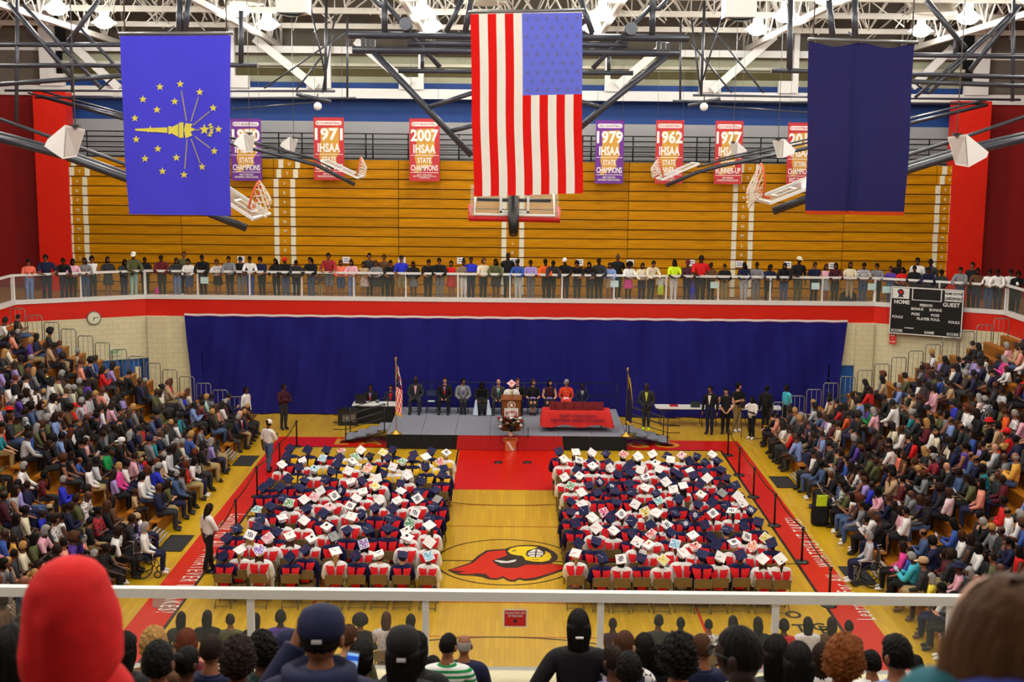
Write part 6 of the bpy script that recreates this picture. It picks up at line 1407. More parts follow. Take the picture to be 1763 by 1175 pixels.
p = atZ(1432, 905, 0); bag((9.0, p[1], .01), .6, .5, .95, 'black', 'tall black bag with neon cloth standing at the foot of the scoreboard side stand', 'trolley_bag')
o = MB().box((0, 0, 0), (.30, .03, .34), 0, rotx(.2)).build('neon_cloth', CLOTH, None, (8.97, p[1]-.26, .80)); setcol(o, CC['neon yellow']); tag(o, 'neon yellow cloth draped over the tall black bag', 'cloth')
# ================================================================== STAGE
SZ = .52; SX0, SX1, SY0, SY1 = -4.33, 4.21, 12.32, 17.1
CARPET = mat('stage_carpet', (132, 136, 150), .9, noise=.12, nscale=30); SKB = mat('skirt_black', (16, 16, 18), .85); SKR = mat('skirt_red', (176, 16, 18), .75, noise=.1)
t = empty('stage', ((SX0+SX1)/2, SY0, 0)); tag(t, 'low grey carpeted stage of seven deck sections with black and red skirt', 'stage')
ox, oy = (SX0+SX1)/2, SY0
w = (SX1-SX0)/7
for i in range(7):
    for j in range(2):
        MB().bbox((SX0-ox+w*i+.006, j*2.39+.006, SZ-.06), (SX0-ox+w*(i+1)-.006, (j+1)*2.39-.006, SZ)).build('deck_panel', CARPET, t)
MB().bbox((SX0-ox+.02, .08, .02), (SX1-ox-.02, 4.78, SZ-.065)).build('frame', SKB, t)
def pleat(x0, x1, m, nm, par, z1=SZ-.005, dy=0.0, flare=0.0):
    n = int((x1-x0)/.035); V = []
    for k in range(n+1):
        x = x0+(x1-x0)*k/n; a = .025*math.sin(k*1.9)+.015*math.sin(k*.6)
        V += [(x+flare*(k/n-.5)*2, -.05+dy+a-flare*.8, .01), (x, -.02+dy+a*.4, z1)]
    MB().add(V, [(2*k, 2*k+2, 2*k+3, 2*k+1) for k in range(n)], 0, True).build(nm, m, par)
rx0, rx1 = atY(788, 755, SY0)[0]-ox, atY(968, 757, SY0)[0]-ox
pleat(SX0-ox, rx0+.02, SKB, 'black_skirt', t); pleat(rx1-.02, SX1-ox, SKB, 'black_skirt', t); pleat(rx0, rx1, SKR, 'red_skirt', t, dy=-.02, flare=.06)
p = atY(879, 768, SY0-.20)-np.array([ox, oy, 0]); M = frame(p, (1, 0, 0), (0, -.1, 1)); EMG = mat('emblem_gold', (200, 120, 60), .6)
e = MB().prism([(-.24, .30), (.24, .30), (.27, .20), (.19, .12), (.19, -.18), (.26, -.28), (-.26, -.28), (-.19, -.18), (-.19, .12), (-.27, .20)][::-1], M, .01).build('skirt_emblem', EMG, t)
M[:3, 3] += [0, -.012, 0]; MB().prism([(-.14, .14), (-.06, .16), (.13, -.16), (.05, -.18)], M, .004).build('white_sash', SBW, e)
M[:3, 3] += M[:3, 1]*.23; meshobj('lettering', text_mesh('CARDINALS', .085, M, mat('emblem_brown', (90, 50, 30), .6), ext=.002), e)
for px in (858, 908): q = atZ(px, 797, 0); o = MB().lathe([(.16, 0), (.15, .02), (.06, .035), (0, .035)], (q[0], q[1], 0.006), 16).build('floor_plate', BLACK); tag(o, 'round black cover plate on the red lane, '+('clock side one' if px < 880 else 'scoreboard side one'), 'floor plate')

# stage steps
BCH = mat('chair_blue', (24, 32, 76), .5, metal=.2)
STCH = [m_.copy() for m_ in (CHF, CHSEAT, CHBACK)]
for m_ in STCH: m_.materials.clear(); m_.materials.append(BCH)
def stage_chair(*a):
    o = chair(*a); o.data = STCH[0]
    for q in o.children: q.data = STCH[1] if q.name.startswith('seat') else STCH[2]
    return o
def steps(s):
    x0 = SX0 if s < 0 else SX1; t = empty('stage_steps', (x0, 13.6, 0)); tag(t, 'grey portable steps with black handrails, '+('clock side of the stage' if s < 0 else 'scoreboard side of the stage'), 'steps')
    for k in range(4):
        z = SZ-.02-.125*k; MB().bbox((s*(.02+.40*k), -.45, z-.05), (s*(.02+.40*(k+1)), .75, z)).build('tread', CARPET, t)
    for y in (-.5, .8):
        b = MB(); b.tube([(s*.1, y, SZ-.1), (s*1.75, y, .02)], .03, 6); b.tube([(s*.2, y, SZ-.3), (s*.9, y, .02)], .02, 5); b.build('stringer', BLACK, t)
        b = MB()
        for x, z in ((.15, SZ), (1.55, .08)): b.tube([(s*x, y, z-.1), (s*x, y, z+.95)], .02, 6)
        for dz in (.95, .68, .42): b.tube([(s*.15, y, SZ+dz), (s*1.55, y, .08+dz), (s*2.0, y, .08+dz)], .016, 6)
        b.build('handrail', BLACK, t)
steps(-1); steps(1)
b = MB()
for k in range(8): b.tube([(SX0+.1+k*1.21, SY1+.05, SZ), (SX0+.1+k*1.21, SY1+.05, SZ+1.0)], .018, 6)
for z in (.5, 1.0): b.tube([(SX0+.1, SY1+.05, SZ+z), (SX1-.1, SY1+.05, SZ+z)], .018, 6)
o = b.build('stage_guard', BLACK); tag(o, 'black guard rail along the back edge of the stage', 'railing')

# ---- suits and stage guests
def suit_front(o, B, shirtc, tiec, open_=True):
    T = B['T']; b = MB(); V = [T(q) for q in ((-.055, -.118, .47), (.055, -.118, .47), (.035, -.142, .34), (.004, -.140, .14), (-.004, -.140, .14), (-.035, -.142, .34))]
    b.add(V, [(0, 5, 4, 3, 2, 1)]); q = b.build('shirt_front', CLOTH, o); setcol(q, CC.get(shirtc, shirtc))
    if tiec:
        V = [T(q) for q in ((-.016, -.128, .465), (.016, -.128, .465), (.014, -.150, .43), (.026, -.152, .22), (0, -.150, .16), (-.026, -.152, .22), (-.014, -.150, .43))]
        q = MB().add(V, [(0, 6, 5, 4, 3, 2, 1)]).build('tie', CLOTH, o); setcol(q, CC.get(tiec, tiec))
SST = pose('stage_lap', True, 'lap', 'lap', legs='wide', sub=2); SST2 = pose('stage_turn', True, 'lap', 'lap', hyaw=.5, sub=2, legs='tuck'); SST3 = pose('stage_down', True, 'knees', 'knees', lean=.35, hpitch=.35, sub=2)
def guest(px, B, sk, top, tc, bot, bc, hr, hc, lab, shirt=None, tie=None, pat=None, bpat=None, sc=1.0, Y=16.15, ch=True, hat=None, hatc=None):
    p = atY(px, 690, Y); x = p[0]
    o = person(B, (x, Y, SZ), R.uniform(-.08, .08), sk, top, tc, bot, bc, hr, hc, name='seated_person', scale=sc, pat=pat, bpat=bpat, shoes='black', face=True, hat=hat, hatc=hatc, label=lab, cat='person', group='guests seated on the stage')
    if shirt: suit_front(o, B, shirt, tie)
    stage_chair(x, Y+.08, 0, lab.split(',')[0].replace('person', 'folding chair under the person') if False else f'dark folding chair on the stage under the guest in {tc if isinstance(tc, str) else gname}, {ordinal(len(GUESTS)+1)} from clock side', 'stage chairs', SZ); GUESTS.append(o); return o
GUESTS = []; gname = 'brownish grey'
guest(716, SST, 'deep', 'jacket', 'charcoal', 'trousers', 'charcoal', 'bald', 'black', 'stage guest in charcoal suit with pale pink shirt, shaved head, nearest the flag', 'pink', None, sc=1.06)
guest(766, SST, 'light', 'jacket', 'black', 'trousers', 'black', 'short', 'dark brown', 'stage guest in black suit with light blue shirt and red tie', 'light blue', 'red', sc=1.04)
guest(797, SST2, 'tan', 'jacket', 'grey', 'trousers', 'charcoal', 'short', 'black', 'stage guest in grey suit with white shirt and purple tie', 'white', 'purple', sc=1.02)
gq = guest(829, SST3, 'deep', 'shirt_long', 'black', 'dress_skirt', 'black', 'braids', 'black', 'stage guest in black dress with pale shawl ends, bowing head down')
b = MB()
for s in (-1, 1): b.add([(s*.20, -.50, .62), (s*.26, -.46, .60), (s*.36, -.56, .03), (s*.16, -.60, .03)], [(0, 1, 2, 3)] if s > 0 else [(3, 2, 1, 0)], 0, True)
q = b.build('shawl', CLOTH, gq); setcol(q, (196, 212, 232))
guest(858, SST, 'light', 'jacket', (62, 60, 54), 'trousers', 'charcoal', 'bald', 'black', 'bald stage guest in brownish grey suit with teal tie', 'white', 'teal')
guest(891, SST, 'light', 'jacket', 'black', 'trousers', 'black', 'short', 'brown', 'stage guest in black suit with white shirt, red tie, partly behind the speaker', 'white', 'red', sc=1.03)
guest(917.5, SST2, 'light', 'shirt', 'black', 'skirt', 'black', 'bob', 'brown', 'stage guest in black short sleeved dress with brown bobbed hair')
g8 = guest(946, SST2, 'light', 'top', 'burgundy', 'skirt', 'black', 'long', 'black', 'stage guest in dark maroon sleeveless top holding a purple program')
guest(974.5, SST2, 'tan', 'shirt', 'orange', 'dress_skirt', 'orange', 'curly', 'grey', 'stage guest in bright orange and red patterned dress', pat='blotch', bpat='blotch')
guest(1002, SST, 'deep', 'jacket', 'navy', 'trousers', 'navy', 'buzz', 'black', 'stage guest in dark navy suit with white shirt at the far end', 'white', 'charcoal', sc=.92)
for px, lab in ((946, 'purple program in the lap of the guest in maroon'), (974.5, 'pale program in the lap of the guest in orange'), (917.5, 'purple program under the hands of the guest in black dress')):
    p = atY(px, 690, 15.8); o = MB().box((p[0], 15.82, SZ+.66), (.20, .15, .012), 0, rotx(.35)).build('program', mat('program_purple', (130, 110, 190) if px != 974.5 else (220, 210, 230), .7) if px != 974.5 else mat('program_pale', (214, 206, 226), .7)); tag(o, lab, 'program')
p = atY(743, 690, 16.15); stage_chair(p[0], 16.2, 0, 'empty dark blue folding chair with a red logo patch, between the first two guests', 'stage chairs', SZ)
o = MB().box((p[0], 16.05, SZ+.46), (.25, .2, .02)).build('papers', PAPB); tag(o, 'pale blue papers lying on the empty stage chair', 'papers')

# lectern, speaker, flowers
p = atZ(880, 748, SZ); LX, LY = p[0], 13.0
t = empty('lectern', (LX, LY, SZ)); tag(t, 'brown wooden lectern with round seal and white rose lettered card', 'lectern')
LW = mat('lectern_wood', (132, 72, 26), .45, noise=.25, nscale=3)
b = MB(); b.add([(-.33, 0, 0), (.33, 0, 0), (.33, .45, 0), (-.33, .45, 0), (-.33, -.04, 1.14), (.33, -.04, 1.14), (.33, .45, 1.22), (-.33, .45, 1.22)], [(3, 2, 1, 0), (4, 5, 6, 7), (0, 1, 5, 4), (1, 2, 6, 5), (2, 3, 7, 6), (3, 0, 4, 7)]); b.build('cabinet', LW, t)
b = MB(); b.box((0, .2, 1.2), (.74, .58, .03), 0, rotx(.13)); b.build('reading_top', LW, t)
o = MB().prism(circ(.145), frame((0, -.055, .97), (1, 0, 0), (0, 0, 1)), .012).build('seal', SBW, t); MB().prism(circ(.12), frame((0, -.062, .97), (1, 0, 0), (0, 0, 1)), .006).build('seal_ring', mat('seal_brown', (150, 96, 60), .5), o); MB().prism([(-.05, -.06), (.06, -.05), (.04, .06), (-.03, .07)], frame((0, -.068, .97), (1, 0, 0), (0, 0, 1)), .006).build('seal_figure', SBW, o)
o = MB().box((0, -.075, .66), (.50, .02, .40)).build('card', SBW, t)
for k, c_ in enumerate('ECHS'): meshobj('lettering', text_mesh(c_, .17, frame((-.17+.115*k, -.088, .68+(.04 if k == 2 else 0)), (1, 0, 0), (0, 0, 1)), mat('rose_red', (176, 20, 34), .6), ext=.004, bold=.03), o)
MB().tube([(.04, .30, 1.22), (.06, .22, 1.40), (.05, .16, 1.48)], .01, 6).build('microphone', BLACK, t)
B = pose('speaker', False, 'clasp', 'clasp', hpitch=.18, sub=2)
gown_stand = piece(B, 'gown', SATIN)
o = person(B, (LX, LY+.62, SZ), 0, 'tan', None, None, 'dress_skirt', WHITEG, 'long', 'brown', name='gowned_person', scale=.98, shoes='black', face=True, label='student speaker in white gown and pink and white cap behind the lectern', cat='person')
q = bpy.data.objects.new('gown', gown_stand); COL.objects.link(q); q.parent = o; setcol(q, WHITEG); q = suit_front(o, B, (190, 180, 120), None)
q = bpy.data.objects.new('cap', CAPM); COL.objects.link(q); q.parent = o; setcol(q, (232, 196, 200)); q.matrix_local = m4(B['Rh'], B['hc']) @ Matrix.Rotation(.55, 4, 'X')
z = bpy.data.objects.new('cap_decoration', DECOM); COL.objects.link(z); z.parent = q; setcol(z, (230, 120, 130))
# flower arrangement
p = atZ(879, 752, SZ); FXp, FYp = p[0], p[1]-.0
t = empty('flower_arrangement', (FXp, FYp+.05, SZ)); tag(t, 'white and red flower arrangement in a white pot in front of the lectern', 'flowers')
MB().lathe([(.07, 0), (.085, .03), (.11, .2), (.10, .21), (.08, .14)], (0, 0, 0), 14).build('pot', SBW, t)
rg = random.Random(5); b = MB()
for k in range(420):
    a = rg.uniform(0, 6.28); r = rg.uniform(.05, .40); z = .20+rg.uniform(.0, .58)*(1-r*.9); c = np.array([r*math.cos(a), r*.55*math.sin(a), z]); d = np.array([math.cos(a)*.5, -.3+math.sin(a)*.3, .5*rg.random()]); d /= np.linalg.norm(d); sd = np.cross(d, [0, 0, 1.0]); sd /= np.linalg.norm(sd)
    b.add([c, c+d*.09+sd*.05, c+d*.2, c+d*.09-sd*.05], [(0, 1, 2, 3)])
b.build('leaves', mat('leaf_green', (44, 84, 36), .6, noise=.3), t, kind='stuff')
for k, (x, z, c_) in enumerate([(-.34, .62, 'w'), (-.18, .72, 'r'), (.0, .70, 'w'), (.16, .76, 'r'), (.32, .70, 'w'), (-.36, .40, 'w'), (-.12, .50, 'w'), (.10, .52, 'w'), (.36, .45, 'w'), (-.25, .34, 'r'), (.22, .36, 'r'), (.02, .36, 'b'), (.06, .28, 'b'), (-.42, .70, 'r'), (.40, .6, 'r'), (.0, .60, 'r'), (-.2, .56, 'r'), (.26, .58, 'w'), (-.02, .80, 'w')]):
    b = MB()
    for j in range(7): a = j*.9; b.sphere((x+.028*math.cos(a), -.20+.01*math.sin(j), z+.022*math.sin(a)), (.03, .022, .026), 8, 5)
    b.sphere((x, -.22, z), .024, 8, 5); b.build('flower', mat({'w': 'petal_white', 'r': 'petal_red', 'b': 'petal_blue'}[c_], {'w': (236, 234, 222), 'r': (150, 18, 32), 'b': (60, 50, 150)}[c_], .7), t)
p = atZ(909, 752, SZ); b = MB(); b.lathe([(.05, 0), (.05, .015), (.012, .02)], (p[0], p[1], SZ), 10); b.tube([(p[0], p[1], SZ), (p[0], p[1], SZ+.32)], .012, 6); b.box((p[0], p[1], SZ+.26), (.035, .035, .14)); tag(b.build('microphone_stand', BLACK), 'short black microphone stand at the stage front edge', 'microphone stand')

# award table with red cloth and diploma covers
p0, p1 = atY(934, 712, 13.0), atY(1051, 714, 13.0); tx, tw = (p0[0]+p1[0])/2, p1[0]-p0[0]
t = empty('award_table', (tx, 13.35, SZ)); tag(t, 'long folding table on the stage under a red cloth', 'table')
MB().box((0, 0, .73), (tw-.06, .72, .03)).build('table_top', CHS, t)
for sx in (-1, 1):
    for sy in (-1, 1): MB().tube([(sx*(tw*.38), sy*.26, 0), (sx*(tw*.38), sy*.26, .72)], .016, 6).build('leg', STEEL, t)
    MB().tube([(sx*(tw*.38), -.26, .1), (sx*(tw*.38), .26, .1)], .012, 6).build('leg_brace', STEEL, t)
TCR = mat('cloth_red', (214, 40, 36), .75, noise=.06); V = []; n = 160
for k in range(n):
    u = 4*k/n; s_ = int(u); f = u-s_; c4 = [(-tw/2, -.38), (tw/2, -.38), (tw/2, .38), (-tw/2, .38), (-tw/2, -.38)]
    x = c4[s_][0]+(c4[s_+1][0]-c4[s_][0])*f; y = c4[s_][1]+(c4[s_+1][1]-c4[s_][1])*f; nr = [(0, -1), (1, 0), (0, 1), (-1, 0)][s_]; wv = .025*math.sin(k*1.3)+.02*math.sin(k*.5)
    cf = abs(f-.5)**6*64*.08
    V += [(x*.98, y*.98, .755), (x, y, .74), (x+nr[0]*(.03+wv)+np.sign(x)*cf, y+nr[1]*(.03+wv)+np.sign(y)*cf*.6, .22-.05*math.sin(k*.35))]
Fq = []
for k in range(n): k2 = (k+1) % n; Fq += [(3*k, 3*k+1, 3*k2+1, 3*k2), (3*k+1, 3*k+2, 3*k2+2, 3*k2+1)]
b = MB(); b.add(V, Fq, 0, True); b.add([V[3*k] for k in range(n)], [list(range(n))]); o = b.build('tablecloth', TCR, None, (tx, 13.35, SZ)); tag(o, 'bright red tablecloth with dark lettering draped over the award table', 'tablecloth')
LT = mat('cloth_print', (84, 36, 70), .8)
for s_, z, h in (('EAST CHICAGO', .60, .15), ('CENTRAL HIGH SCHOOL', .44, .14)): meshobj('lettering', text_mesh(s_, h, frame((.05, -.46, z), (1, 0, 0), (0, 0, 1)), LT, ext=.002, sx=1.25), o)
DIP = mat('diploma_maroon', (116, 16, 26), .5, noise=.15)
for k in range(17):
    x = tx-tw*.36+k*tw*.735/16; me = MB().box((0, 0, .135), (.135, .26, .27), 0, rotx(-.1)); o = me.build('diploma_covers', DIP, None, (x, 13.35+.05*math.sin(k*2), SZ+.755)); tag(o, f'dark red diploma cover bundle standing on the red table, {ordinal(k+1)} from the lectern', 'diploma covers', 'diploma covers on the red table')
    MB().box((0, -.135, .10), (.11, .006, .012)).build('band', mat('diploma_band', (80, 8, 16), .5), o)

# flags on poles
BRASS = mat('brass', (206, 170, 70), .3, metal=.8)
def poleflag(px, py, top, lab, kind):
    p = atZ(px, py, SZ); q = atY(px, top, p[1]); H = q[2]-SZ; t = empty('pole_flag', (p[0], p[1], SZ)); tag(t, lab, 'flag')
    MB().lathe([(.20, 0), (.20, .02), (.10, .06), (.05, .12), (.03, .14)], (0, 0, 0), 18).build('base', BRASS, t); MB().tube([(0, 0, .1), (0, 0, H-.12)], .016, 8).build('pole', BRASS if kind == 'us' else mat('pole_wood', (70, 50, 30), .4), t)
    b = MB(); b.sphere((0, 0, H-.10), .03, 8, 6); b.add([(-.05, 0, H-.05), (0, .01, H+.04), (.05, 0, H-.02), (0, -.01, H-.09)], [(0, 1, 2, 3), (3, 2, 1, 0)]); b.sphere((0, 0, H-.04), (.02, .015, .05), 8, 6); b.build('finial', BRASS, t)
    nz, nu = 22, 14; ln = H-.35 if kind == 'us' else H-.15; V = []; mi = []
    for j in range(nz+1):
        v = j/nz; z = H-.15-ln*v*.78
        sp_ = .05+.20*math.sin(min(1, v*1.25)*math.pi*.6)*(1 if kind == 'us' else .75)
        for i in range(nu+1):
            u = i/nu; V.append((.012+sp_*(u-.12)+.03*math.sin(u*14+v*3), -.03-.05*abs(math.sin(u*9+v*1.5)), z-.18*u*(1-.2*v)))
    Fc = []
    for j in range(nz):
        for i in range(nu):
            a = j*(nu+1)+i; Fc.append((a, a+nu+1, a+nu+2, a+1)); v = j/nz
            if kind == 'us': mi.append(0 if v < .42 and i < 12 else (3 if j >= nz-1 or i == nu-1 and v > .5 else 1+(i+j//2) % 2))
            else: mi.append(1 if j >= nz-1 or i >= nu-2 else 0)
    b = MB(); b.add(V, Fc, 0, True); b.m = mi
    if kind == 'us':
        o = b.build('cloth', [mat('pole_navy', (30, 34, 84), .8), FRED, FWHT, mat('fringe_gold', (214, 176, 50), .7)], t)
        s_ = MB()
        for k in range(14): s_.prism(star((0, 0), .016), frame((-.0+.018*((k*5) % 9), -.10, H-.25-.05*k), (1, 0, 0), (0, 0, 1)), .003)
        s_.build('stars', FWHT, o, kind='stuff')
    else: b.build('cloth', [mat('pole_flag_navy', (18, 18, 62), .8), mat('fringe_gold', (214, 176, 50), .7)], t)
    MB().tube([(.02, -.09, H-.2), (.04, -.10, H-.5), (.03, -.10, H-.75)], .008, 5).build('cord', mat('fringe_gold', (214, 176, 50), .7), t)
poleflag(682, 747, 616, 'small American flag drooping on a brass pole at the clock side stage corner', 'us')
poleflag(1078, 751, 634, 'small navy flag with gold fringe drooping on a pole at the scoreboard side stage corner', 'st')

# side tables
def table(px0, px1, py, Y, lab, h=.74):
    a, b_ = atY(px0, py, Y), atY(px1, py, Y); t = empty('folding_table', ((a[0]+b_[0])/2, Y, 0)); w = b_[0]-a[0]; tag(t, lab, 'table')
    MB().box((0, 0, h-.02), (w, .76, .04)).build('table_top', mat('table_white', (226, 226, 224), .5), t)
    for sx in (-1, 1):
        for sy in (-1, 1): MB().tube([(sx*(w/2-.2), sy*.3, 0), (sx*(w/2-.2), sy*.3, h-.04)], .016, 6).build('leg', BLACK, t)
    return t
table(608, 690, 697, 16.7, 'white table with black skirt beside the clock side steps'); table(1128, 1216, 706, 16.7, 'long white table behind the scoreboard side steps'); table(1222, 1345, 707, 16.7, 'white table behind the standing ushers')
p = atY(648, 700, 16.3); o = MB().bbox((p[0]-.85, 16.31, .01), (p[0]+.85, 16.33, .69)).build('table_skirt', SKB); tag(o, 'black cloth hanging in front of the clock side table', 'cloth')
def thing_box(px, py, Y, w, d, h, z, m, nm, lab, cat):
    p = atY(px, py, Y); o = MB().box((0, 0, h/2), (w, d, h)).build(nm, m, None, (p[0], Y, z)); tag(o, lab, cat); return o
o = thing_box(621, 690, 16.65, .42, .08, .36, .74, BLACK, 'monitor', 'black computer monitor seen from behind on the clock side table', 'monitor'); MB().box((0, 0, .01), (.22, .18, .02)).build('stand', BLACK, o)
o = thing_box(645, 690, 16.5, .40, .28, .02, .74, SBW, 'papers', 'white papers spread on the clock side table', 'papers'); o = thing_box(650, 690, 16.75, .12, .12, .10, .74, mat('device_green', (60, 84, 76), .5), 'desk_device', 'small greenish device on the clock side table', 'device'); MB().sphere((0, 0, .1), .04, 8, 6).build('knob', SBW, o)
o = thing_box(1197, 700, 16.6, .34, .24, .20, .74, mat('case_dark', (40, 52, 50), .5), 'equipment_case', 'dark carrying case on the long white table', 'case'); MB().tube([(-.1, 0, .2), (-.08, 0, .25), (.08, 0, .25), (.1, 0, .2)], .012, 6).build('handle', BLACK, o)
o = thing_box(1160, 700, 16.7, .32, .2, .06, .74, mat('red_pouch', (180, 30, 30), .6), 'red_pouch', 'low red pouch on the long white table', 'pouch'); MB().box((0, 0, .065), (.28, .02, .012)).build('zip', BLACK, o)
o = thing_box(600, 712, 16.2, .75, .5, .62, 0, BLACK, 'equipment_rack', 'black amplifier rack on the floor left of the stage steps'.replace('left of', 'before'), 'rack'); MB().box((.05, -.255, .3), (.5, .01, .3)).build('panel', STEEL, o); MB().sphere((-.05, -.26, .3), .03, 8, 6).build('knob', SBW, o)
p = atY(1275, 740, 14.9); t = empty('camera_tripod', (p[0], 14.85, 0)); tag(t, 'video camera on a black tripod beside the usher in khaki trousers', 'tripod')
for a in (0.4, 2.5, 4.6): MB().tube([(0, 0, 1.05), (.4*math.cos(a), .4*math.sin(a), 0)], .014, 6).build('leg', BLACK, t)
MB().box((0, -.05, 1.2), (.12, .30, .16)).build('camera_body', BLACK, t); MB().tube([(0, -.2, 1.2), (0, -.3, 1.2)], .05, 10).build('lens', BLACK, t)
b = MB(); p = atZ(1290, 756, 0); q = atZ(1385, 752, 0); b.tube([p+[0, 0, .015], (p+q)/2+[.0, -.2, .015], q+[0, 0, .015]], .012, 5); tag(b.build('floor_cable', BLACK), 'black cable lying on the floor beyond the red band', 'cable')

# ---- standing and seated helpers around the stage
ST2 = {k: pose('hi_'+k, False, *a, sub=2, **kw) for k, a, kw in (('clasp', ('clasp', 'clasp'), dict(hpitch=.1, hyaw=-.3)), ('hold', ('phone', 'cross'), dict(hyaw=.4)), ('down', ('down', 'down'), dict(hyaw=-.4)), ('walk', ('phone', 'down'), dict(legs='walk', hpitch=.2)), ('face', ('face', 'cross'), dict(hyaw=.2)))}
def helper(px, py, B, rz, sk, top, tc, bot, bc, hr, hc, lab, z=0.0, sc=1.0, shirt=None, tie=None, **kw):
    p = atZ(px, py, z); o = person(B, (p[0], p[1], z), rz, sk, top, tc, bot, bc, hr, hc, name='standing_person', scale=sc, face=True, shoes=kw.pop('shoes', 'black'), label=lab, cat='person', **kw)
    if shirt: suit_front(o, B, shirt, tie)
    return o
helper(1112, 741, ST2['clasp'], -.2, 'deep', 'jacket', 'charcoal', 'trousers', 'charcoal', 'bald', 'black', 'person in dark suit and lime shirt standing on the scoreboard side steps', z=.376, sc=1.03, shirt=(206, 214, 70), tie=None, shoes='neon yellow')
helper(1221, 748, ST2['down'], -.4, 'tan', 'shirt_long', 'black', 'trousers', 'navy', 'short', 'black', 'usher in black sweater and navy trousers standing before the long white table', sc=1.08, shirt='white')
helper(1248, 747, ST2['clasp'], -.1, 'light', 'top', 'black', 'trousers', 'black', 'bun', 'black', 'person in black off-shoulder top with hands clasped before the white tables', sc=1.02, wide=1.12)
helper(1268, 744, ST2['hold'], .5, 'light', 'shirt', 'black', 'trousers', 'khaki', 'curly', 'black', 'person in black polo and khaki trousers filming with a tripod', sc=1.10, shoes='white')
helper(1293, 757, ST2['face'], -.9, 'deep', 'shirt', 'white', 'trousers', 'black', 'braids', 'black', 'person in white tee and black track trousers by the white table', sc=.95, shoes='white')
helper(1317, 742, ST2['down'], 2.5, 'deep', 'jacket', 'black', 'trousers', 'black', 'short', 'black', 'person in black jacket with white collar turned to the scoreboard side stand', sc=1.02, shirt='white')
helper(1352, 740, ST2['down'], -1.2, 'deep', 'shirt', 'turquoise', 'trousers', 'black', 'buzz', 'black', 'person in turquoise shirt standing at the end of the scoreboard side stand', sc=1.02)
helper(425, 744, ST2['down'], 1.2, 'brown', 'shirt_long', 'white', 'trousers', 'black', 'ponytail', 'black', 'person in long white shirt standing before the curtain by the clock side stand', sc=1.0)
helper(489, 740, ST2['hold'], .7, 'brown', 'shirt_long', 'burgundy', 'trousers', 'charcoal', 'short', 'black', 'person in dark maroon shirt walking before the blue curtain', sc=1.02)
helper(463, 812, ST2['walk'], 2.6, 'brown', 'shirt', 'white', 'trousers', 'denim', 'bun', 'black', 'person in white tee and white visor walking along the red band', sc=1.0, hat='cap', hatc='white')
helper(360, 984, ST2['walk'], 2.3, 'tan', 'shirt', 'white', 'trousers', 'black', 'long', 'dark brown', 'long-haired person in pale tee and black trousers standing on the red band', sc=1.02)
for px, sk, tc, sh, ti, hr, lab in ((638, 'brown', 'black', 'light blue', 'red', 'buzz', 'person in dark suit and red tie seated behind the clock side table'), (673, 'tan', 'navy', 'red', None, 'short', 'person in red top and dark jacket seated behind the table, near the flag')):
    p = atY(px, 690, 17.3); o = person(SST, (p[0], 17.3, 0.05), 0, sk, 'jacket', tc, 'trousers', 'black', hr, 'black', name='seated_person', face=True, shoes='black', label=lab, cat='person'); suit_front(o, SST, sh, ti); chair(p[0], 17.38, 0, 'dark folding chair behind the clock side table under the person in '+('dark suit' if ti else 'red top'), 'chairs behind the side table', .05)
p = atZ(421, 772, 0); o = person(SST2, (p[0]-.2, p[1]+.15, 0), 1.0, 'pale', 'jacket', 'navy', 'trousers', 'khaki', 'balding', 'grey', name='seated_person', face=True, shoes='black', label='old grey-haired person in navy jacket seated at the end of the clock side stand', cat='person'); suit_front(o, SST2, 'white', 'red'); chair(p[0]-.28, p[1]+.2, 1.0, 'folding chair under the old person in navy jacket', 'single side chairs')

# stanchions with belts
def stanch(pts, side):
    P = [atZ(x, y, 0) for x, y in pts]
    for k, p in enumerate(P):
        t = empty('belt_stanchion', (p[0], p[1], .006)); tag(t, f'black belt stanchion on the red band, {ordinal(k+1)} from the stage, {side}', 'stanchion', 'belt stanchions')
        MB().lathe([(.19, 0), (.19, .02), (.15, .035), (.03, .05)], (0, 0, 0), 18).build('base', BLACK, t); MB().lathe([(.03, .03), (.03, .86), (.04, .87), (.04, .96), (.0, .97)], (0, 0, 0), 12).build('post', BLACK, t); MB().lathe([(.033, .84), (.033, .855)], (0, 0, 0), 12).build('ring', STEEL, t)
        if k+1 < len(P):
            q = P[k+1]-p; L = np.linalg.norm(q); b = MB()
            for i in range(6):
                f0, f1_ = i/6, (i+1)/6; z0, z1 = .93-.10*math.sin(f0*math.pi), .93-.10*math.sin(f1_*math.pi)
                b.add([(q[0]*f0, q[1]*f0, z0-.025), (q[0]*f1_, q[1]*f1_, z1-.025), (q[0]*f1_, q[1]*f1_, z1+.025), (q[0]*f0, q[1]*f0, z0+.025), (q[0]*f0+.006, q[1]*f0, z0-.025), (q[0]*f1_+.006, q[1]*f1_, z1-.025), (q[0]*f1_+.006, q[1]*f1_, z1+.025), (q[0]*f0+.006, q[1]*f0, z0+.025)], [(3, 2, 1, 0), (4, 5, 6, 7)])
            b.build('belt', BLACK, t)
stanch([(511, 770), (482, 811), (443, 856), (407, 918), (366, 985)], 'clock side'); stanch([(1253, 785), (1272, 819), (1297, 857), (1333, 906), (1380, 969), (1427, 1044)], 'scoreboard side')
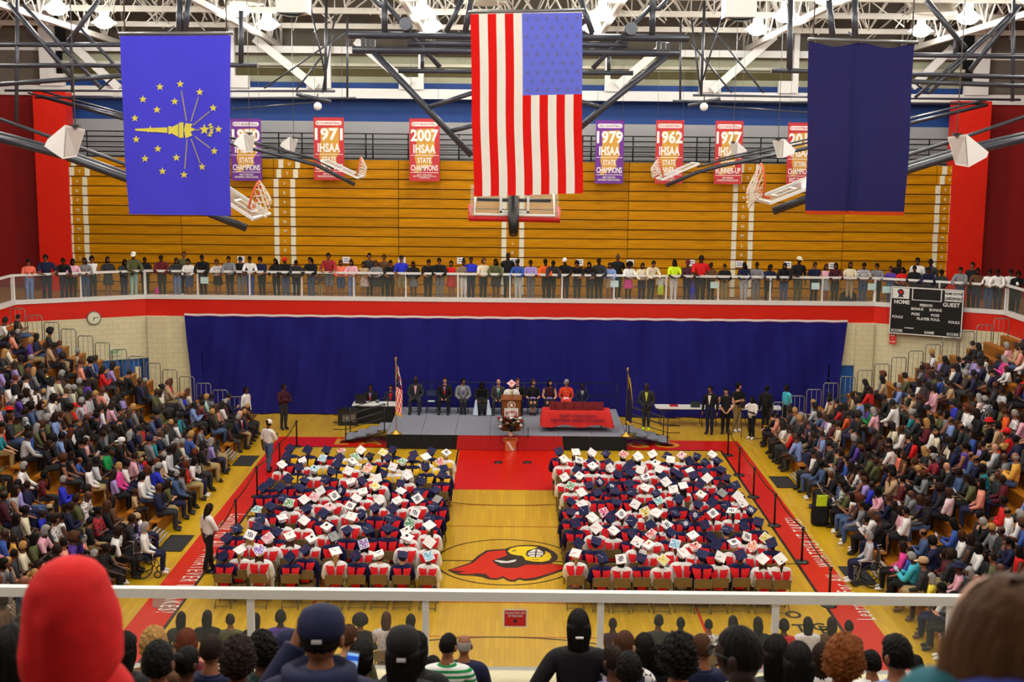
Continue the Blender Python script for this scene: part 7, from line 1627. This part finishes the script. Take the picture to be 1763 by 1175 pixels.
# ================================================================== ROW OF CHAIRS BEHIND THE GRADUATES
BK = [pose('bk1', True, 'lap', 'lap', sub=2), pose('bk2', True, 'lap', 'lap', hyaw=.45, sub=2), pose('bk3', True, 'phone', 'lap', hpitch=.2, hyaw=-.3, sub=2)]
ROWA = [(312, 'long', 'black', 'charcoal', 0), (357, 'long', 'black', 'black', 0), (397, 'short', 'dark brown', 'olive', 1), (440, 'long', 'black', 'black', 0), (483, 'curly', 'black', 'purple', 0), (523, 'short', 'black', 'maroon', 0), (620, 'afro', 'black', 'black', 0), (665, 'long', 'brown', 'light grey', 0), (707, 'bob', 'black', 'black', 0),
        (1055, 'buzz', 'dark brown', 'burgundy', 0), (1133, 'short', 'black', 'charcoal', 2), (1172, 'buzz', 'black', 'charcoal', 0), (1220, 'buzz', 'black', 'grey', 0), (1262, 'long', 'black', 'charcoal', 0), (1305, 'long', 'black', 'black', 0), (1350, 'curly', 'black', 'red', 0), (1391, 'long', 'black', 'white', 0), (1432, 'long', 'dark brown', 'brown', 0), (1462, 'short', 'black', 'charcoal', 0)]
for k, (px, hr, hc, tc, po) in enumerate(ROWA):
    Y = -7.75; p = atY(px, 1085, Y); pt = 'floral' if tc in ('grey', 'light grey') else None
    sd = 'clock side' if px < 884 else 'scoreboard side'; n = ordinal(k+1 if k < 9 else k-8)
    person(BK[po], (p[0], Y, 0), math.pi, R.choice(['brown', 'deep', 'tan']), 'shirt', tc, 'trousers', 'black', hr, hc, name='seated_person', pat=pt, scale=1.10+.03*math.sin(k*2), shoes='black', label=uniq(f'person in {tc} top with {hc} {HW[hr]}, rear chair row', f'{n} from {sd}'), cat='person', group='people on the rear chair row')
    chair(p[0], Y-.12, math.pi, f'brown folding chair of the rear row behind the glass, {n} on {sd}', 'chairs of the rear row')
for k, (px, hr, hc, tc) in enumerate(((338, 'bob', 'blonde', 'salmon'), (465, 'long', 'brown', 'tan'), (560, 'short', 'black', 'navy'), (1090, 'bob', 'black', 'green'), (1330, 'long', 'dark brown', 'pink'), (1420, 'bob', 'black', 'cream'))):
    Y = -9.0; p = atY(px, 1100, Y); person(BK[0], (p[0], Y, 0), math.pi, 'tan', 'shirt', tc, 'trousers', 'black', hr, hc, name='seated_person', shoes='black', label=uniq(f'person in {tc} top with {hc} {HW[hr]}, last chair row beyond near glass'), cat='person', group='people on the last chair row'); chair(p[0], Y-.12, math.pi, f'brown folding chair of the last row, under the person in {tc}', 'chairs of the last row')

# ================================================================== CAMERA STAND: steps and the people sitting in front
STEPM = mat('stand_concrete', (116, 96, 70), .8, noise=.2)
for k in range(17):
    y1 = -19.5-.8*k; MB().bbox((-18.7, y1-.8, ZF1-.02), (18.7, y1, ZF1+.31*k)).build('floor_step', STEPM, kind='structure', label='step of the upper stand below the camera')
FP = {'lap': pose('fp_lap', True, 'lap', 'lap', sub=2), 'turnL': pose('fp_tl', True, 'lap', 'lap', hyaw=.5, sub=2), 'turnR': pose('fp_tr', True, 'lap', 'lap', hyaw=-.45, sub=2), 'phone': pose('fp_ph', True, 'phone', 'face', hpitch=.1, sub=2), 'lean': pose('fp_lean', True, 'knees', 'knees', lean=.3, sub=2), 'stand': pose('fp_st', False, 'hips', 'hips', lean=.05, hpitch=.1, sub=2)}
def fore(px, py, w, hr, hc, top, tc, lab, sk='brown', po='lap', hat=None, hatc=None, pat=None, rz=0.0, face=False, wide=1.0, skw=.17):
    B = FP[po]; t_ = F*skw/w; h = atT(px, py, t_); f = math.pi+rz
    o = person(B, h-rotz(f) @ (B['hc']*np.array([wide, wide, 1])), f, sk, top, tc, 'trousers', 'black', hr, hc, name='seated_person' if B['seated'] else 'standing_person', hat=hat, hatc=hatc, pat=pat, face=face, hi=True, shoes='black', wide=wide, label=uniq(lab), cat='person', group='people on the stand in front of the camera')
    return o
FORE = [
 (18, 1125, 62, 'long', 'black', 'hoodie', 'black', 'dark silhouette of a person in black beside the red hooded person', 'brown', 'lap'),
 (214, 1120, 42, 'long', 'black', 'hoodie', 'black', 'person with long black hair just beyond the red hooded person', 'tan', 'turnR'),
 (265, 1112, 38, 'curly', 'blonde', 'shirt', 'brown', 'person with curly dark blonde hair near the red floor band', 'light', 'lap'),
 (272, 1142, 52, 'short', 'black', 'jacket', 'black', 'person with thick short black hair and black jacket, bottom edge', 'tan', 'lap'),
 (322, 1108, 32, 'bob', 'auburn', 'shirt', 'maroon', 'person with reddish brown bob in maroon shirt', 'light', 'lap'),
 (322, 1142, 40, 'bun', 'black', 'shirt', 'olive', 'person with black hair bun and olive patterned shirt', 'brown', 'turnR'),
 (363, 1120, 39, 'buzz', 'dark brown', 'jacket', 'navy', 'person with cropped hair and bare neck above a navy collar', 'tan', 'lap'),
 (410, 1138, 50, 'curly', 'dark brown', 'shirt', 'black', 'person with rounded dark brown hair in black top', 'brown', 'lap'),
 (452, 1122, 42, 'curly', 'black', 'jacket', (20, 46, 44), 'person with black curly hair in dark green jacket', 'brown', 'turnL'),
 (498, 1116, 38, 'buzz', 'black', 'shirt', 'tan', 'person in navy cap and tan scarf looking aside', 'brown', 'turnR', 'cap', 'navy'),
 (622, 1132, 38, 'bob', 'black', 'shirt', 'black', 'person with black bob next to the lit phone', 'brown', 'lap'),
 (600, 1098, 30, 'short', 'brown', 'shirt', 'olive', 'person with brown hair just beyond the navy hooded person', 'light', 'turnR'),
 (716, 1118, 40, 'long', 'black', 'hoodie', 'black', 'person in black hoodie leaning by the railing post', 'brown', 'turnR'),
 (745, 1152, 30, 'short', 'black', 'shirt', 'black', 'child with short black hair at the bottom edge', 'brown', 'lap'),
 (772, 1112, 31, 'buzz', 'black', 'shirt', 'green', 'person in green, white and navy striped polo with parted braids', 'tan', 'turnR', None, None, 'hoop'),
 (799, 1112, 27, 'balding', 'grey', 'jacket', 'navy', 'balding person in dark navy jacket beside the striped polo', 'tan', 'lap'),
 (1075, 1112, 37, 'buzz', 'brown', 'shirt', 'white', 'person with faded brown haircut in navy and white checked shirt', 'light', 'turnR', None, None, 'plaid'),
 (1056, 1138, 38, 'buzz', 'dark brown', 'shirt', 'lavender', 'person with dark cropped hair in pale lavender shirt', 'brown', 'turnL'),
 (1083, 1155, 44, 'short', 'black', 'shirt', 'charcoal', 'person with round black hair at the bottom edge before the lavender shirt', 'deep', 'lap'),
 (1109, 1116, 34, 'long', 'black', 'shirt', 'black', 'person with long black hair beside the checked shirt', 'brown', 'lap'),
 (1138, 1140, 34, 'curly', 'black', 'shirt', 'green', 'person with curly black hair in green top', 'brown', 'turnR'),
 (1168, 1136, 54, 'curly', 'black', 'top', 'white', 'person with big black hair in striped sleeveless top', 'tan', 'lap', None, None, 'stripe'),
 (1208, 1116, 35, 'buzz', 'brown', 'shirt', 'navy', 'person with faded haircut in navy shirt behind the glasses wearer', 'tan', 'turnL'),
 (1336, 1125, 42, 'long', 'black', 'shirt', 'charcoal', 'person with long black hair beside the glasses wearer', 'deep', 'lap'),
 (1374, 1140, 46, 'long', 'black', 'shirt', 'black', 'person with straight long black hair before the red shirt', 'deep', 'lap'),
 (1414, 1130, 30, 'long', 'dark brown', 'shirt', 'white', 'person with dark wavy hair and white top beside the ginger hair', 'tan', 'turnR'),
 (1453, 1140, 56, 'curly', 'ginger', 'jacket', 'charcoal', 'person with short ginger curls in dark jacket', 'tan', 'turnR'),
 (1500, 1142, 30, 'short', 'black', 'shirt', 'white', 'person with short black hair between ginger curls and tall black hair', 'tan', 'turnL'),
 (1543, 1128, 48, 'short', 'black', 'shirt', 'light blue', 'person with tall black hair in pale blue and pink top', 'tan', 'turnL'),
 (1577, 1146, 26, 'buzz', 'black', 'shirt', 'white', 'small dark head beside the pale blue top', 'brown', 'lap')]
for a in FORE:
    a = list(a)+[None]*(13-len(a)); fore(*a[:8], sk=a[8], po=a[9] or 'lap', hat=a[10], hatc=a[11], pat=a[12])
o = fore(996, 1078, 37, 'long', 'black', 'jacket', 'black', 'person with long straight black hair in black jacket standing at the near railing', 'tan', 'stand')
q = bpy.data.objects.new('hair_tie', MB().box((0, .175, -.05), (.06, .02, .012)).mesh('hair_tie', CLOTH)); COL.objects.link(q); q.parent = o; setcol(q, CC['white']); q.matrix_local = m4(FP['stand']['Rh'], FP['stand']['hc'])
# navy hooded person with cap, phone in hand
o = fore(553, 1098, 66, 'buzz', 'black', 'hoodie', 'navy', 'large person in navy hoodie and navy cap holding up a phone', 'tan', 'phone', hat='cap', hatc='navy', wide=1.1)
B = FP['phone']; H = m4(B['Rh'], B['hc'])
b = MB(); b.lathe([(.12, -.20), (.155, -.15), (.15, -.10), (.11, -.075), (.10, -.10)], (0, .05, -.02), 24, sy=1.0); q = b.build('hood', CLOTH, o); setcol(q, CC['navy']); q.matrix_local = H
b = MB(); b.box((0, .128, .02), (.04, .006, .016)); q = b.build('cap_logo', CLOTH, o); setcol(q, (190, 190, 196)); q.matrix_local = H
# phone with lit screen
t_ = F*.072/22; p = atT(606, 1143, t_); M = frame(p, (1, 0, -.15), (.15, -.15, 1))
o = MB().prism([(-.036, -.075), (.036, -.075), (.036, .075), (-.036, .075)], M, .009).build('mobile_phone', BLACK); tag(o, 'mobile phone with lit blue and white screen held up', 'phone')
M[:3, 3] += M[:3, 2]*.0015; MB().prism([(-.032, -.068), (.032, -.068), (.032, .068), (-.032, .068)], M, .001).build('screen', mat('phone_screen', (150, 196, 240), .2, emit=(150, 196, 240), estr=.9), o)
M[:3, 3] += M[:3, 2]*.0015; MB().prism([(-.032, .02), (.032, .02), (.032, .05), (-.032, .05)], M, .001).build('screen_banner', mat('phone_banner', (40, 90, 200), .2, emit=(40, 90, 200), estr=.9), o)
# black cap with long hair
o = fore(694, 1122, 52, 'long', 'black', 'jacket', 'black', 'person in black cap with white logo and long black hair', 'tan', 'lap', hat='cap', hatc='black')
B = FP['lap']; q = MB().box((0, .130, .0), (.05, .006, .02)).build('cap_logo', CLOTH, o); setcol(q, (210, 210, 214)); q.matrix_local = m4(B['Rh'], B['hc'])
# glasses wearer in three quarter view
o = fore(1272, 1128, 72, 'buzz', 'black', 'shirt', 'charcoal', 'large dark-skinned person with glasses and receding hair in three quarter view', 'deep', 'lap', rz=.95, face=True)
b = MB()
for s in (-1, 1): b.tube([(s*.034+.026*math.cos(a), -.112, .006+.02*math.sin(a)) for a in [2*math.pi*i/14 for i in range(14)]], .004, 5, closed=True); b.tube([(s*.06, -.108, .01), (s*.082, -.04, .012), (s*.084, .03, .0)], .004, 5)
b.tube([(-.01, -.114, .008), (.01, -.114, .008)], .004, 5); q = b.build('glasses', BLACK, o); q.matrix_local = m4(FP['lap']['Rh'], FP['lap']['hc'])
b = MB(); b.lathe([(.085, -.17), (.095, -.155), (.09, -.145)], (0, .02, 0), 20); q = b.build('collar', CLOTH, o); setcol(q, CC['white']); q.matrix_local = m4(FP['lap']['Rh'], FP['lap']['hc'])

# red hooded person, close to the camera
def folds(p, k=1.0):
    return k*(.0025*math.sin(p[0]*22+p[2]*9)+.002*math.sin(p[2]*31-p[0]*14)+.0015*math.sin(p[0]*47+p[2]*40))
t_ = 3.45; hcw = atT(126, 1064, t_)
B = FP['lap']; base = hcw-rotz(math.pi+.8) @ B['hc']+np.array([-.015, 0, -.05])
o = person(B, base, math.pi+.8, 'brown', 'hoodie', 'red', 'trousers', 'navy', None, 'black', name='seated_person', shoes='white', wide=.9, label='person in bright red hoodie with the hood up, close to the camera', cat='person')
nu, nv = 56, 44; V = []; Fc = []
for i in range(nv+1):
    a = i/nv
    for j in range(nu):
        tt = 2*math.pi*j/nu
        # profile: crown, widest at the cheeks, gathered fold at the nape, collar
        prof = [(0, .172), (.040, .167), (.072, .150), (.096, .120), (.112, .080), (.123, .03), (.130, -.02), (.133, -.07), (.130, -.112), (.116, -.135), (.108, -.138), (.116, -.150), (.130, -.168), (.15, -.20)]
        f = a*(len(prof)-1); k = min(int(f), len(prof)-2); u = f-k; r = prof[k][0]*(1-u)+prof[k+1][0]*u; z = prof[k][1]*(1-u)+prof[k+1][1]*u
        x = r*math.cos(tt); y = r*1.14*math.sin(tt); n_ = folds((x, y, z), 1.0 if z < .12 else .5)
        crease = -.012*math.exp(-((x-.045)/.02)**2-((z-.075)/.022)**2)*(math.sin(tt) > 0)-.010*math.exp(-((x-.05)/.018)**2-((z+.02)/.06)**2)*(math.sin(tt) > 0)
        V.append((x*(1+n_/max(r, .05)), y*(1+n_/max(r, .05))+crease+.015, z-.035*max(0, math.sin(tt))*(z < -.1)))
for i in range(nv):
    for j in range(nu): j2 = (j+1) % nu; Fc.append((i*nu+j, (i+1)*nu+j, (i+1)*nu+j2, i*nu+j2))
q = MB().add(V, Fc, 0, True).build('hood', CLOTH, o); setcol(q, CC['red']); bpy.context.view_layer.update(); q.matrix_world = m4(rotz(math.pi), hcw)
# brown haired person at the other edge, and a teal shoulder
t_ = 2.05; hcw = atT(1727, 1114, t_); B = FP['turnL']
o = person(B, hcw-rotz(math.pi) @ B['hc'], math.pi, 'light', 'shirt_long', 'teal', 'trousers', 'navy', None, 'brown', name='seated_person', shoes='white', label='person with smooth light brown hair, teal top and blue jacket, close to the camera', cat='person')
nu, nv = 64, 40; V = []; Fc = []
for i in range(nv+1):
    a = i/nv
    for j in range(nu):
        tt = 2*math.pi*j/nu
        prof = [(0, .135), (.04, .132), (.075, .115), (.10, .085), (.118, .04), (.128, -.01), (.135, -.06), (.142, -.11), (.148, -.16), (.150, -.21), (.145, -.25), (.13, -.28), (.09, -.29)]
        f = a*(len(prof)-1); k = min(int(f), len(prof)-2); u = f-k; r = prof[k][0]*(1-u)+prof[k+1][0]*u; z = prof[k][1]*(1-u)+prof[k+1][1]*u
        st = 1+.016*math.sin(tt*17+z*6)+.010*math.sin(tt*41+z*11)
        part = -.010*math.exp(-((math.cos(tt)*r)/.012)**2)*(z > .05)
        V.append((r*math.cos(tt)*st, r*1.1*math.sin(tt)*st+.02-(0 if math.sin(tt) > -.3 else -.05), z+part))
for i in range(nv):
    for j in range(nu): j2 = (j+1) % nu; Fc.append((i*nu+j, (i+1)*nu+j, (i+1)*nu+j2, i*nu+j2))
HS = tinted('hair_strands', .5, .12, .35, 6)
nt = HS.node_tree; tc = nt.nodes.new('ShaderNodeTexCoord'); mp = nt.nodes.new('ShaderNodeMapping'); mp.inputs['Scale'].default_value = (90, 90, 3); nz_ = nt.nodes.new('ShaderNodeTexNoise'); nz_.inputs['Scale'].default_value = 1.0; bp = nt.nodes.new('ShaderNodeBump'); bp.inputs['Strength'].default_value = .5; bp.inputs['Distance'].default_value = .01
nt.links.new(tc.outputs['Object'], mp.inputs[0]); nt.links.new(mp.outputs[0], nz_.inputs['Vector']); nt.links.new(nz_.outputs['Fac'], bp.inputs['Height']); nt.links.new(bp.outputs[0], nt.nodes['Principled BSDF'].inputs['Normal'])
q = MB().add(V, Fc, 0, True).build('hair', HS, o); setcol(q, (78, 52, 30)); q.matrix_local = m4(B['Rh'], B['hc'])
for nm, px, py, tt_, rr_, c_ in (('teal_sleeve', 1628, 1222, 2.0, (.075, .10, .06), (16, 92, 106)), ('draped_jacket', 1772, 1232, 1.95, (.13, .12, .075), (48, 60, 140))):
    p = atT(px, py, tt_); q = MB().sphere((0, 0, 0), rr_, 28, 16).build(nm, CLOTH, o); setcol(q, c_); q.matrix_parent_inverse = Matrix.Identity(4)
    bpy.context.view_layer.update(); q.matrix_world = Matrix.Translation(Vector(p.tolist()))
